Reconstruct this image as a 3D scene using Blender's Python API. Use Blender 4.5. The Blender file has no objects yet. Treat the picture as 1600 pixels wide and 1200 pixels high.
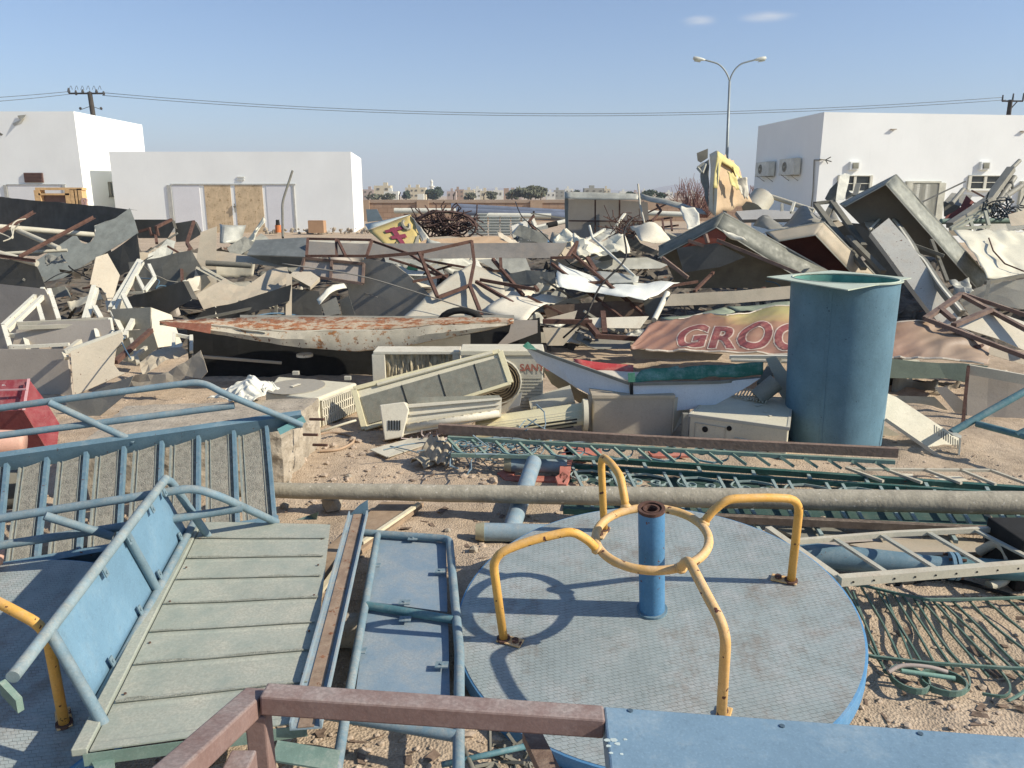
import bpy, bmesh, math, random
from mathutils import Vector, noise
random.seed(7)
R = math.radians
SC = bpy.context.scene
COL = SC.collection

# ---------------------------------------------------------------- camera, sky, sun, exposure
F, PIT, H = 1200.0, R(13.8), 2.30
cd = bpy.data.cameras.new("camera"); cam = bpy.data.objects.new("camera", cd); COL.objects.link(cam)
cam.location = (0, 0, H); cam.rotation_euler = (R(90) - PIT, 0, 0)
cd.sensor_fit = 'HORIZONTAL'; cd.sensor_width = 36; cd.lens = 36 * F / 1600
cd.clip_start = 0.05; cd.clip_end = 20000
SC.camera = cam
SUN = Vector((0.80, -0.20, 0.57)).normalized()
wd = bpy.data.worlds.new("World"); SC.world = wd; wd.use_nodes = True
wn = wd.node_tree; wn.nodes.clear()
sk = wn.nodes.new('ShaderNodeTexSky'); sk.sky_type = 'NISHITA'; sk.sun_disc = False
sk.sun_elevation = math.asin(SUN.z); sk.sun_rotation = math.atan2(SUN.x, SUN.y)
sk.air_density = 1.0; sk.dust_density = 0.45; sk.ozone_density = 2.6; sk.altitude = 10
bg = wn.nodes.new('ShaderNodeBackground'); bg.inputs[1].default_value = 0.112
wo = wn.nodes.new('ShaderNodeOutputWorld')
# two faint wisps of cloud high on the right
def wnode(t, **k):
    n = wn.nodes.new(t)
    for a, b in k.items(): setattr(n, a, b)
    return n
wtc = wnode('ShaderNodeTexCoord'); wmp = wnode('ShaderNodeMapping'); wmp.inputs['Scale'].default_value = (6, 6, 34); wn.links.new(wtc.outputs['Generated'], wmp.inputs[0])
wnz = wnode('ShaderNodeTexNoise'); wnz.inputs['Scale'].default_value = 2.2; wnz.inputs['Detail'].default_value = 7; wn.links.new(wmp.outputs[0], wnz.inputs['Vector'])
wacc = None
for (az, el, wx, wy) in ((.2206, .1955, .022, .0075), (.298, .1965, .034, .007)):
    dv = Vector((math.sin(az), math.cos(az), math.tan(el))).normalized()
    sb = wnode('ShaderNodeVectorMath', operation='SUBTRACT'); wn.links.new(wtc.outputs['Generated'], sb.inputs[0]); sb.inputs[1].default_value = dv
    dvn = wnode('ShaderNodeVectorMath', operation='MULTIPLY'); wn.links.new(sb.outputs[0], dvn.inputs[0]); dvn.inputs[1].default_value = (1 / wx, 1 / wx, 1 / wy)
    ln = wnode('ShaderNodeVectorMath', operation='LENGTH'); wn.links.new(dvn.outputs[0], ln.inputs[0])
    mr_ = wnode('ShaderNodeMapRange', interpolation_type='SMOOTHSTEP'); mr_.inputs[1].default_value = 1.1; mr_.inputs[2].default_value = 0; wn.links.new(ln.outputs['Value'], mr_.inputs[0])
    if wacc is None: wacc = mr_.outputs[0]
    else:
        ad_ = wnode('ShaderNodeMath', operation='ADD'); wn.links.new(wacc, ad_.inputs[0]); wn.links.new(mr_.outputs[0], ad_.inputs[1]); wacc = ad_.outputs[0]
wm1 = wnode('ShaderNodeMapRange'); wm1.inputs[1].default_value = .30; wm1.inputs[2].default_value = .62; wn.links.new(wnz.outputs['Fac'], wm1.inputs[0])
wm2 = wnode('ShaderNodeMath', operation='MULTIPLY'); wn.links.new(wacc, wm2.inputs[0]); wn.links.new(wm1.outputs[0], wm2.inputs[1])
wmx = wnode('ShaderNodeMix', data_type='RGBA'); wn.links.new(wm2.outputs[0], wmx.inputs[0]); wtn = wnode('ShaderNodeMix', data_type='RGBA', blend_type='MULTIPLY'); wtn.inputs[0].default_value = 1; wn.links.new(sk.outputs[0], wtn.inputs[6]); wtn.inputs[7].default_value = (.74, .82, .93, 1); wn.links.new(wtn.outputs[2], wmx.inputs[6]); wmx.inputs[7].default_value = (4.6, 4.9, 5.4, 1)
wn.links.new(wmx.outputs[2], bg.inputs[0]); wn.links.new(bg.outputs[0], wo.inputs[0])
ld = bpy.data.lights.new("sun", 'SUN'); ld.energy = 4.7; ld.angle = R(0.55); ld.color = (1.0, 0.925, 0.80)
lo = bpy.data.objects.new("sun", ld); COL.objects.link(lo); lo.location = (30, -10, 30)
lo.rotation_euler = (-SUN).to_track_quat('-Z', 'Y').to_euler()
SC.view_settings.view_transform = 'Standard'; SC.view_settings.look = 'None'
SC.view_settings.exposure = 0.5; SC.view_settings.gamma = 1
SC.cycles.max_bounces = 8; SC.cycles.diffuse_bounces = 5; SC.cycles.volume_bounces = 0

# ---------------------------------------------------------------- pixel <-> world
CR = Vector((1, 0, 0)); CF = Vector((0, math.cos(PIT), -math.sin(PIT))); CU = Vector((0, math.sin(PIT), math.cos(PIT)))
CAM = Vector((0, 0, H))
DT = [(270,24),(300,21),(330,19),(350,17.5),(400,14.5),(450,12.3),(500,10.6),(550,9.3),(600,8.3),(650,7.5),(700,7.0),(760,6.1),(1200,2.7)]
def D(y):
    if y <= DT[0][0]: return DT[0][1]
    for (a, da), (b, db) in zip(DT, DT[1:]):
        if y <= b: return da + (db - da) * (y - a) / (b - a)
    return DT[-1][1]
def ray(px, py): return CR * ((px - 800) / F) - CU * ((py - 600) / F) + CF
def W(px, py, Y=None, off=0):
    r = ray(px, py); Y = (D(py) if Y is None else Y) + off
    return CAM + r * (Y / r.y)
def G(px, py, z=0.0):
    r = ray(px, py); return CAM + r * ((z - H) / r.z)
def PW(t): return t if isinstance(t, Vector) else W(*t)
def onp(px, py, a, n):
    r = ray(px, py); return CAM + r * ((a - CAM).dot(n) / r.dot(n))
NS = {'U': (0, -.35, .94), 'F': (0, -1, .12), 'L': (-.6, -.8, .1), 'R': (.6, -.75, .25), 'S': (0, -.7, .7), 'N': (-.1, -.8, -.35),
      'B': (.45, -.6, .6), 'W': (-.75, -.6, .3), 'V': (-.3, -.9, .3), 'T': (.15, -.5, .85)}
def nv(n): return Vector(NS[n] if isinstance(n, str) else n).normalized()

# ---------------------------------------------------------------- objects
WL = {}
def wl(o): return WL[o.name] if o is not None else Vector()
def tag(o, lab=None, cat=None, grp=None, kind=None):
    if lab: o['label'] = lab
    if cat: o['category'] = cat
    if grp: o['group'] = grp
    if kind: o['kind'] = kind
    return o
def thing(name, lab, cat, loc, grp=None):
    o = bpy.data.objects.new(name, None); COL.objects.link(o); o.location = loc; o.empty_display_size = .2
    WL[o.name] = Vector(loc); return tag(o, lab, cat, grp)
def obj(name, vs, fs, mat, par=None, lab=None, cat=None, grp=None, kind=None, smooth=False, sol=0, bev=0, recalc=True, auto=None):
    vs = [Vector(v) for v in vs]
    n = len(vs); c = Vector((sum(v.x for v in vs) / n, sum(v.y for v in vs) / n, min(v.z for v in vs)))
    me = bpy.data.meshes.new(name); me.from_pydata([v - c for v in vs], [], fs)
    if recalc:
        b = bmesh.new(); b.from_mesh(me); bmesh.ops.recalc_face_normals(b, faces=b.faces); b.to_mesh(me); b.free()
    if smooth:
        me.polygons.foreach_set('use_smooth', [True] * len(me.polygons))
        if auto is not None: me.set_sharp_from_angle(angle=R(auto))
    me.materials.append(mat)
    o = bpy.data.objects.new(name, me); COL.objects.link(o)
    if par is not None: o.parent = par
    o.location = c - wl(par); WL[o.name] = c
    if sol:
        m = o.modifiers.new('Solidify', 'SOLIDIFY'); m.thickness = abs(sol); m.offset = -1 if sol > 0 else 1
    if bev:
        m = o.modifiers.new('Bevel', 'BEVEL'); m.width = bev; m.segments = 2; m.limit_method = 'ANGLE'; m.angle_limit = R(35)
    return tag(o, lab, cat, grp, kind)
def copy_tree(o, delta, lab=None, par=None):
    c = o.copy(); COL.objects.link(c)
    if par is None: c.location = Vector(o.location) + Vector(delta)
    else: c.parent = par
    if lab: c['label'] = lab
    WL[c.name] = wl(o) + Vector(delta)
    for ch in [x for x in COL.objects if x.parent == o]: copy_tree(ch, delta, None, c)
    return c

class MB:
    def __init__(s): s.v = []; s.f = []
    def add(s, vs, fs):
        k = len(s.v); s.v += [Vector(v) for v in vs]; s.f += [tuple(i + k for i in f) for f in fs]; return s
    def build(s, name, mat, par=None, **kw): return obj(name, s.v, s.f, mat, par, **kw)
    def box(s, o, a, b, c):
        o, a, b, c = map(Vector, (o, a, b, c))
        vs = [o + a * i + b * j + c * k for k in (0, 1) for j in (0, 1) for i in (0, 1)]
        return s.add(vs, [(0, 2, 3, 1), (4, 5, 7, 6), (0, 1, 5, 4), (2, 6, 7, 3), (0, 4, 6, 2), (1, 3, 7, 5)])
    def cbox(s, c, sx, sy, sz, rz=0, tilt=None):
        X = Vector((math.cos(rz), math.sin(rz), 0)); Y = Vector((-math.sin(rz), math.cos(rz), 0)); Z = Vector((0, 0, 1))
        if tilt is not None: X, Y, Z = tilt
        X, Y, Z = X * sx, Y * sy, Z * sz
        return s.box(Vector(c) - X / 2 - Y / 2 - Z / 2, X, Y, Z)
    def sweep(s, prof, path, up=(0, 0, 1), cap=True, closed=False):
        # prof: list of (u,v) closed profile; path: list of Vector
        path = [Vector(p) for p in path]; n = len(path); m = len(prof); k = len(s.v); up = Vector(up)
        for i, p in enumerate(path):
            if closed: t = (path[(i + 1) % n] - path[i - 1])
            else: t = (path[min(i + 1, n - 1)] - path[max(i - 1, 0)])
            t.normalize()
            side = t.cross(up)
            if side.length < 1e-4: side = t.cross(Vector((0, 1, 0)))
            side.normalize(); u2 = side.cross(t).normalized()
            sc = 1.0
            if 0 < i < n - 1 or closed:
                a = (path[i] - path[i - 1]).normalized(); b = (path[(i + 1) % n] - path[i]).normalized()
                cc = max(.35, math.sqrt(max(0, (1 + a.dot(b)) / 2))); sc = 1 / cc if m <= 8 else 1.0
            for (x, y) in prof: s.v.append(p + side * x * (sc if m <= 8 else 1) + u2 * y)
        segs = n if closed else n - 1
        for i in range(segs):
            for j in range(m):
                a = k + i * m + j; b = k + i * m + (j + 1) % m; c = k + ((i + 1) % n) * m + (j + 1) % m; d = k + ((i + 1) % n) * m + j
                s.f.append((a, b, c, d))
        if cap and not closed:
            s.f.append(tuple(k + j for j in range(m - 1, -1, -1))); s.f.append(tuple(k + (n - 1) * m + j for j in range(m)))
        return s
    def tube(s, path, r, seg=10, closed=False, cap=True):
        path = [Vector(p) for p in path]; n = len(path); k = len(s.v)
        ts = []
        for i in range(n):
            t = (path[(i + 1) % n] - path[i - 1]) if closed else (path[min(i + 1, n - 1)] - path[max(i - 1, 0)])
            ts.append(t.normalized())
        u = ts[0].cross(Vector((0, 0, 1)))
        if u.length < .01: u = ts[0].cross(Vector((1, 0, 0)))
        u.normalize()
        for i in range(n):
            u = (u - ts[i] * u.dot(ts[i])).normalized(); w = ts[i].cross(u)
            rr = r[i] if isinstance(r, (list, tuple)) else r
            for j in range(seg):
                a = 2 * math.pi * j / seg; s.v.append(path[i] + (u * math.cos(a) + w * math.sin(a)) * rr)
        for i in range(n if closed else n - 1):
            for j in range(seg):
                s.f.append((k + i * seg + j, k + i * seg + (j + 1) % seg, k + ((i + 1) % n) * seg + (j + 1) % seg, k + ((i + 1) % n) * seg + j))
        if cap and not closed:
            s.f.append(tuple(k + j for j in range(seg - 1, -1, -1))); s.f.append(tuple(k + (n - 1) * seg + j for j in range(seg)))
        return s
    def pipe(s, a, b, r, wall=.006, seg=24):  # hollow open pipe
        a, b = Vector(a), Vector(b); t = (b - a).normalized(); u = t.orthogonal().normalized(); w = t.cross(u); k = len(s.v)
        for p, q in ((a, r), (b, r), (b, r - wall), (a, r - wall)):
            for j in range(seg):
                g = 2 * math.pi * j / seg; s.v.append(p + (u * math.cos(g) + w * math.sin(g)) * q)
        for i in range(4):
            for j in range(seg):
                s.f.append((k + i * seg + j, k + i * seg + (j + 1) % seg, k + ((i + 1) % 4) * seg + (j + 1) % seg, k + ((i + 1) % 4) * seg + j))
        return s
    def disc(s, c, n, r, h=.01, seg=20):
        n = Vector(n).normalized(); return s.tube([Vector(c), Vector(c) + n * h], r, seg)

def fil(path, rad, k=5, closed=False):
    """round the corners of a polyline"""
    path = [PW(p) for p in path]; out = []; n = len(path)
    for i, p in enumerate(path):
        if not closed and i in (0, n - 1): out.append(p); continue
        a = path[i - 1] - p; b = path[(i + 1) % n] - p
        r = min(rad, a.length * .45, b.length * .45)
        pa = p + a.normalized() * r; pb = p + b.normalized() * r
        for j in range(k + 1):
            t = j / k; out.append(pa * (1 - t) ** 2 + p * 2 * t * (1 - t) + pb * t * t)
    return out
def spl(path, k=6):
    """catmull-rom through points"""
    P = [PW(p) for p in path]; out = []
    for i in range(len(P) - 1):
        p0 = P[max(i - 1, 0)]; p1 = P[i]; p2 = P[i + 1]; p3 = P[min(i + 2, len(P) - 1)]
        for j in range(k):
            t = j / k
            out.append(.5 * ((2 * p1) + (p2 - p0) * t + (2 * p0 - 5 * p1 + 4 * p2 - p3) * t * t + (3 * p1 - p0 - 3 * p2 + p3) * t ** 3))
    out.append(P[-1]); return out
def rectp(w, h): return [(-w / 2, -h / 2), (w / 2, -h / 2), (w / 2, h / 2), (-w / 2, h / 2)]
def Lp(w, t=.004): return [(0, 0), (w, 0), (w, t), (t, t), (t, w), (0, w)]
def Cp(w, h, t=.005): return [(-w/2, 0), (w/2, 0), (w/2, h), (w/2 - t, h), (w/2 - t, t), (-w/2 + t, t), (-w/2 + t, h), (-w/2, h)]
def crump(p, amp, fr, seed):
    q = p * fr + Vector((seed * 3.1, seed * 1.7, seed * 5.3))
    a = noise.noise_vector(q)
    b = abs(noise.noise(q * 2.3 + Vector((9, 2, 4))))
    return (a + Vector((0, -.6 * b, .8 * b))) * amp
SEED = [0]
def sheet(name, pix, mat, n='S', Y=None, lab=None, cat='scrap sheet', par=None, grp=None, rim=0, amp=.0, fr=1.3, L=.35, th=.004, anchor=None, off=0, smooth=False, rims=None, **kw):
    """flat (or crumpled) sheet whose outline is given in photo pixels on a plane of its own; rim = depth of the folded edge"""
    SEED[0] += 1; n = nv(n)
    if isinstance(pix[0], Vector): P = pix
    else:
        cx = sum(p[0] for p in pix) / len(pix); cy = sum(p[1] for p in pix) / len(pix)
        a = W(cx, cy, Y, off) if anchor is None else W(*anchor)
        P = [onp(p[0], p[1], a, n) for p in pix]
    bm = bmesh.new(); bv = [bm.verts.new(p) for p in P]; f = bm.faces.new(bv)
    if rim:
        m = len(bv); low = [bm.verts.new(v.co - n * rim) for v in bv]
        for i in range(m):
            if rims is None or i in rims: bm.faces.new((bv[i], bv[(i + 1) % m], low[(i + 1) % m], low[i]))
        bmesh.ops.delete(bm, geom=[v for v in low if not v.link_faces], context='VERTS')
    bmesh.ops.recalc_face_normals(bm, faces=bm.faces)
    if amp:
        bmesh.ops.triangulate(bm, faces=bm.faces)
        for it in range(6):
            es = [e for e in bm.edges if e.calc_length() > L]
            if not es or len(bm.verts) > 6000: break
            bmesh.ops.subdivide_edges(bm, edges=es, cuts=1); bmesh.ops.triangulate(bm, faces=bm.faces)
        for v in bm.verts: v.co = v.co + crump(v.co, amp, fr, SEED[0])
    bm.normal_update()
    if sum((f.normal.dot(n) * f.calc_area() for f in bm.faces)) < 0 and not rim: bmesh.ops.reverse_faces(bm, faces=bm.faces)
    vs = [v.co.copy() for v in bm.verts]; bm.verts.index_update(); fs = [tuple(v.index for v in f.verts) for f in bm.faces]; bm.free()
    return obj(name, vs, fs, mat, par, lab, cat if par is None else None, grp, sol=th, recalc=False, smooth=smooth, **kw)
def patch(name, c4, mat, nx=12, ny=8, amp=.03, fr=1.5, fn=None, lab=None, cat='scrap sheet', par=None, grp=None, th=.004, smooth=True, auto=28, edge=0, **kw):
    """four-cornered sheet (corners TL,TR,BR,BL), bent by noise and by fn(u,v)->Vector"""
    SEED[0] += 1; a, b, c, d = [PW(p) for p in c4]; vs = []; fs = []
    for j in range(ny + 1):
        for i in range(nx + 1):
            u, v = i / nx, j / ny
            p = (a * (1 - u) + b * u) * (1 - v) + (d * (1 - u) + c * u) * v
            if edge:
                q = (a - d).normalized()
                if j == 0: p = p + q * noise.noise(Vector((u * 9, SEED[0], 0))) * edge
                if j == ny: p = p + q * noise.noise(Vector((u * 9, SEED[0], 5))) * edge
            p = p + crump(p, amp, fr, SEED[0])
            if fn: p = p + fn(u, v)
            vs.append(p)
    for j in range(ny):
        for i in range(nx):
            k = j * (nx + 1) + i; fs.append((k, k + 1, k + nx + 2, k + nx + 1))
    return obj(name, vs, fs, mat, par, lab, cat if par is None else None, grp, sol=th, smooth=smooth, auto=auto, **kw)
def tubes(name, path, r, mat, par=None, rad=0, closed=False, seg=10, **kw):
    m = MB(); p = fil(path, rad, closed=closed) if rad else [PW(q) for q in path]
    m.tube(p, r, seg, closed); return m.build(name, mat, par, smooth=True, auto=40, **kw)
def bars(name, segs, w, h, mat, par=None, prof=None, up=(0, 0, 1), **kw):
    m = MB()
    for s in segs: m.sweep(prof or rectp(w, h), [PW(q) for q in s], up)
    return m.build(name, mat, par, **kw)

# ---------------------------------------------------------------- materials
MATS = {}
def mat(name, col, rough=.6, metal=0., var=.2, sc=3., rust=0., rcol=(.20, .075, .03), dust=0., dcol=(.42, .33, .23), bump=.15, bsc=40., chips=0., ccol=(.12, .05, .03), streak=0., spec=.35, grime=1.):
    if name in MATS: return MATS[name]
    if max(col) > 0 and (max(col) - min(col)) / max(col) < .22 and name not in ('white_plaster', 'white_shutter', 'white_door_panel', 'chalky_white_panel'): col = (col[0], col[1] * .985, col[2] * .88)   # near-neutral colours tinted warm here, offsetting the sky's blue fill light
    m = bpy.data.materials.new(name); m.use_nodes = True; nt = m.node_tree; N = nt.nodes; Lk = nt.links
    b = N['Principled BSDF']; b.inputs['Roughness'].default_value = rough; b.inputs['Metallic'].default_value = metal
    b.inputs['Specular IOR Level'].default_value = spec * .7
    tc = N.new('ShaderNodeTexCoord')
    def nz(s, det=6, ro=.6, vec=None):
        t = N.new('ShaderNodeTexNoise'); t.inputs['Scale'].default_value = s; t.inputs['Detail'].default_value = det; t.inputs['Roughness'].default_value = ro
        Lk.new(vec or tc.outputs['Object'], t.inputs['Vector']); return t.outputs['Fac']
    def rng(x, a, c, lo=0., hi=1.):
        t = N.new('ShaderNodeMapRange'); t.inputs[1].default_value = a; t.inputs[2].default_value = c; t.inputs[3].default_value = lo; t.inputs[4].default_value = hi
        Lk.new(x, t.inputs[0]); return t.outputs[0]
    def mix(fac, a, c):
        t = N.new('ShaderNodeMix'); t.data_type = 'RGBA'
        for s, x in ((t.inputs[0], fac), (t.inputs[6], a), (t.inputs[7], c)):
            if hasattr(x, 'is_linked'): Lk.new(x, s)
            else: s.default_value = x if isinstance(x, float) else (*x, 1)
        return t.outputs[2]
    c1 = tuple(min(1, x * (1 - var)) for x in col); c2 = tuple(min(1, x * (1 + var)) for x in col)
    n1 = nz(sc); out = mix(rng(n1, .3, .7), c1, c2)
    if streak:
        mp = N.new('ShaderNodeMapping'); mp.inputs['Scale'].default_value = (9, 9, .7); Lk.new(tc.outputs['Object'], mp.inputs[0])
        ns = nz(1.5, 5, .6, mp.outputs[0]); out = mix(rng(ns, .52, .75, 0, streak), out, tuple(x * .45 for x in col))
    # fine grime and speckle
    out = mix(rng(nz(sc * 9 + 14, 8, .75), .52, .74, 0, .45 * grime), out, tuple(x * .5 for x in col))
    out = mix(rng(nz(130, 3, .6), .54, .66, 0, .28 * grime), out, tuple(min(1, x * 1.35 + .03) for x in col))
    if dust:
        gg = N.new('ShaderNodeNewGeometry'); sx = N.new('ShaderNodeSeparateXYZ'); Lk.new(gg.outputs['Normal'], sx.inputs[0])
        upf = rng(sx.outputs[2], -.1, .85, .25, 1.25)
        d0 = rng(nz(sc * 1.7 + 1, 10, .75), .60 - dust * .4, .74, 0, min(1, .30 + dust))
        mm = N.new('ShaderNodeMath'); mm.operation = 'MULTIPLY'; mm.use_clamp = True; Lk.new(upf, mm.inputs[0]); Lk.new(d0, mm.inputs[1])
        out = mix(mm.outputs[0], out, mix(rng(nz(90, 3, .6), .4, .62), tuple(x * .8 for x in dcol), tuple(min(1, x * 1.12) for x in dcol)))
    if rust:
        n2 = nz(sc * 1.3 + 2.2, 10, .72); out = mix(rng(n2, .70 - rust * .35, .74 - rust * .3, 0, 1.), out, mix(rng(nz(30), .35, .7), tuple(x * .55 for x in rcol), tuple(min(1, x * 1.5) for x in rcol)))
    if chips:
        n3 = nz(28, 4, .5); out = mix(rng(n3, .72 - chips * .2, .73 - chips * .2), out, ccol)
    Lk.new(out, b.inputs['Base Color'])
    Lk.new(rng(nz(sc * 2.5), .3, .7, max(0, rough - .12), min(1, rough + .15)), b.inputs['Roughness'])
    if bump:
        bp = N.new('ShaderNodeBump'); bp.inputs['Strength'].default_value = bump; bp.inputs['Distance'].default_value = .01
        Lk.new(nz(bsc, 5), bp.inputs['Height']); Lk.new(bp.outputs[0], b.inputs['Normal'])
    MATS[name] = m; return m
white_wall = mat('white_plaster', (.845, .85, .80), .92, var=.05, sc=.3, bump=.05, streak=.05, grime=.22)
galv = mat('galvanised_steel', (.215, .215, .20), .68, .1, var=.22, sc=5, dust=.15, dcol=(.33, .31, .27))
galv_light = mat('bright_galvanised_steel', (.41, .41, .385), .5, .2, var=.22, sc=5, dust=.1, dcol=(.45, .43, .38))
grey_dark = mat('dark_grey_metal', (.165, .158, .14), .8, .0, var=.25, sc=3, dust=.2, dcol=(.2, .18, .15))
grey_mid = mat('grey_painted_metal', (.27, .26, .235), .6, .05, var=.18, sc=3, dust=.25, dcol=(.35, .30, .23))
grey_pink = mat('pinkish_grey_board', (.40, .35, .285), .8, 0, var=.1, sc=2, dust=.2)
tan = mat('dusty_tan_sheet', (.43, .37, .27), .75, 0, var=.2, sc=3, dust=.4, rust=.05)
beige = mat('beige_board', (.54, .47, .35), .8, 0, var=.12, sc=3, dust=.3, chips=.1)
cream = mat('cream_painted_sheet', (.66, .60, .46), .65, 0, var=.12, sc=2.5, dust=.2)
white_paint = mat('white_painted_metal', (.66, .64, .58), .5, 0, var=.1, sc=4, dust=.2, chips=.12)
white_dirty = mat('dirty_white_metal', (.53, .50, .43), .6, 0, var=.15, sc=4, dust=.4, rust=.1)
rusty = mat('rusty_brown_steel', (.115, .062, .045), .85, .1, var=.35, sc=9, dust=.2, dcol=(.24, .17, .12), bump=.4)
rust_beam = mat('dusty_rusted_beam', (.20, .135, .10), .9, 0, var=.25, sc=18, dust=.35, dcol=(.30, .24, .18), bump=.5)
rust_white = mat('peeling_white_rust', (.52, .46, .34), .85, 0, var=.25, sc=4, rust=.42, rcol=(.30, .13, .045), dust=.3, chips=.3)
rust_orange = mat('orange_rust_patches', (.50, .40, .27), .85, 0, var=.25, sc=4, rust=.66, rcol=(.32, .13, .055), dust=.5, chips=.4)
blue_paint = mat('pale_blue_paint', (.125, .205, .25), .6, 0, var=.16, sc=4, dust=.25, dcol=(.34, .36, .34), chips=.1)
blue_bright = mat('bright_blue_paint', (.08, .21, .36), .55, 0, var=.15, sc=4, chips=.2, dust=.25, dcol=(.25, .33, .36))
blue_panel = mat('sky_blue_panel', (.15, .262, .345), .55, 0, var=.14, sc=2.2, dust=.15, dcol=(.34, .42, .44))
blue_dusty = mat('dusty_blue_tube', (.15, .225, .26), .65, 0, var=.2, sc=7, dust=.45, dcol=(.34, .33, .28))
teal_tube = mat('teal_green_tube', (.085, .185, .205), .6, 0, var=.2, sc=7, dust=.35, dcol=(.28, .30, .26))
tank_blue = mat('tank_blue_fibreglass', (.105, .195, .245), .62, 0, streak=.15, chips=.05, ccol=(.05, .09, .12), var=.2, sc=2.2, dust=.25, dcol=(.20, .32, .36))
tank_green = mat('tank_green_inside', (.12, .30, .24), .6, 0, var=.3, sc=4, dust=.25, dcol=(.42, .45, .36))
tank_rim = mat('tank_pale_flange', (.46, .52, .46), .65, 0, var=.15, sc=4, dust=.2)
green_paint = mat('dark_green_paint', (.035, .105, .085), .55, 0, var=.25, sc=6, dust=.3, dcol=(.20, .22, .18), chips=.1)
green_pale = mat('faded_green_iron', (.16, .235, .19), .7, 0, var=.2, sc=6, dust=.35, dcol=(.32, .33, .27))
green_banner = mat('green_plastic_strip', (.05, .185, .12), .55, 0, var=.25, sc=5, dust=.4, dcol=(.35, .45, .38))
yellow = mat('yellow_paint_worn', (.72, .39, .085), .5, 0, var=.12, sc=4, dust=.45, dcol=(.66, .47, .28), chips=.26, ccol=(.10, .04, .03))
yellow_old = mat('faded_yellow_paint', (.70, .42, .15), .6, 0, var=.15, sc=4, dust=.5, dcol=(.62, .48, .33), chips=.36, ccol=(.12, .05, .035))
maroon = mat('dusty_maroon_beam', (.20, .12, .10), .75, 0, var=.15, sc=5, dust=.8, dcol=(.32, .265, .235))
red_box = mat('faded_red_paint', (.31, .055, .062), .6, 0, var=.2, sc=5, dust=.45, streak=.3, dcol=(.46, .28, .25), chips=.1, ccol=(.5, .4, .36))
salmon = mat('salmon_red_paint', (.48, .17, .12), .65, 0, var=.2, sc=6, dust=.3, dcol=(.50, .32, .24))
concrete = mat('rough_concrete', (.36, .31, .235), .95, 0, var=.3, sc=6, dust=.4, dcol=(.47, .39, .29), bump=1, bsc=34, chips=.35, ccol=(.20, .17, .14))
pipe_mat = mat('weathered_grey_pipe', (.30, .27, .20), .85, 0, var=.3, sc=7, dust=.6, dcol=(.46, .41, .31), bump=.5, chips=.25, ccol=(.55, .50, .40))
ac_cream = mat('aged_cream_plastic', (.62, .57, .42), .5, 0, var=.08, sc=4, dust=.2)
ac_yellow = mat('yellowed_plastic', (.64, .575, .36), .5, 0, var=.08, sc=4, dust=.15)
ac_grey = mat('light_grey_casing', (.50, .48, .43), .55, 0, var=.1, sc=4, dust=.3)
ac_white = mat('off_white_plastic', (.66, .62, .54), .5, 0, var=.08, sc=4, dust=.3)
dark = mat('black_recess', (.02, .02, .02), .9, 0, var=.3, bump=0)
fin = mat('grey_fins', (.27, .27, .24), .7, .1, var=.2, sc=12, dust=.3)
wood = mat('yellow_wood', (.62, .40, .19), .8, 0, var=.2, sc=5)
plywood = mat('plywood', (.50, .34, .20), .85, 0, var=.2, sc=4, dust=.3)
plank_m = mat('old_plank', (.32, .23, .15), .9, 0, var=.3, sc=4, dust=.3)
card = mat('cardboard', (.42, .26, .15), .9, 0, var=.08)
pole_m = mat('grey_pole', (.30, .33, .35), .5, .3, var=.1)
darkwood = mat('dark_pole', (.07, .06, .05), .9, 0, var=.2)
glass = mat('dark_window_glass', (.03, .035, .04), .15, 0, var=.2, bump=0, spec=.6)
bluegrey = mat('blue_grey_pipe', (.15, .17, .21), .5, 0, var=.2, sc=2)
tarp = mat('crumpled_cream_tarp', (.72, .68, .57), .7, 0, var=.07, sc=2, dust=.1)
foil = mat('white_foil_sheet', (.74, .75, .73), .45, .05, var=.08, sc=4)
brownpanel = mat('brown_vent', (.13, .075, .06), .7)

# ================================================================ THE SETTING
def soil():
    m = mat('dry_soil', (.43, .33, .225), .95, var=.26, sc=.9, dust=.55, dcol=(.57, .45, .32), bump=0, grime=.6)
    nt = m.node_tree; N = nt.nodes; Lk = nt.links; b = N['Principled BSDF']
    tc = N.new('ShaderNodeTexCoord')
    v = N.new('ShaderNodeTexVoronoi'); v.inputs['Scale'].default_value = 75; Lk.new(tc.outputs['Object'], v.inputs['Vector'])
    n = N.new('ShaderNodeTexNoise'); n.inputs['Scale'].default_value = 14; n.inputs['Detail'].default_value = 9; n.inputs['Roughness'].default_value = .75; Lk.new(tc.outputs['Object'], n.inputs['Vector'])
    ad = N.new('ShaderNodeMath'); ad.operation = 'ADD'; Lk.new(v.outputs['Distance'], ad.inputs[0]); Lk.new(n.outputs['Fac'], ad.inputs[1])
    bp = N.new('ShaderNodeBump'); bp.inputs['Strength'].default_value = .5; bp.inputs['Distance'].default_value = .014
    Lk.new(ad.outputs[0], bp.inputs['Height']); Lk.new(bp.outputs[0], b.inputs['Normal'])
    src = b.inputs['Base Color'].links[0].from_socket
    mx = N.new('ShaderNodeMix'); mx.data_type = 'RGBA'; rg = N.new('ShaderNodeMapRange')
    rg.inputs[1].default_value = .45; rg.inputs[2].default_value = .68; rg.inputs[3].default_value = 0; rg.inputs[4].default_value = .55
    Lk.new(n.outputs['Fac'], rg.inputs[0]); Lk.new(rg.outputs[0], mx.inputs[0]); Lk.new(src, mx.inputs[6]); mx.inputs[7].default_value = (.20, .145, .10, 1)
    Lk.new(mx.outputs[2], b.inputs['Base Color']); return m
soil_m = soil()
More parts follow.
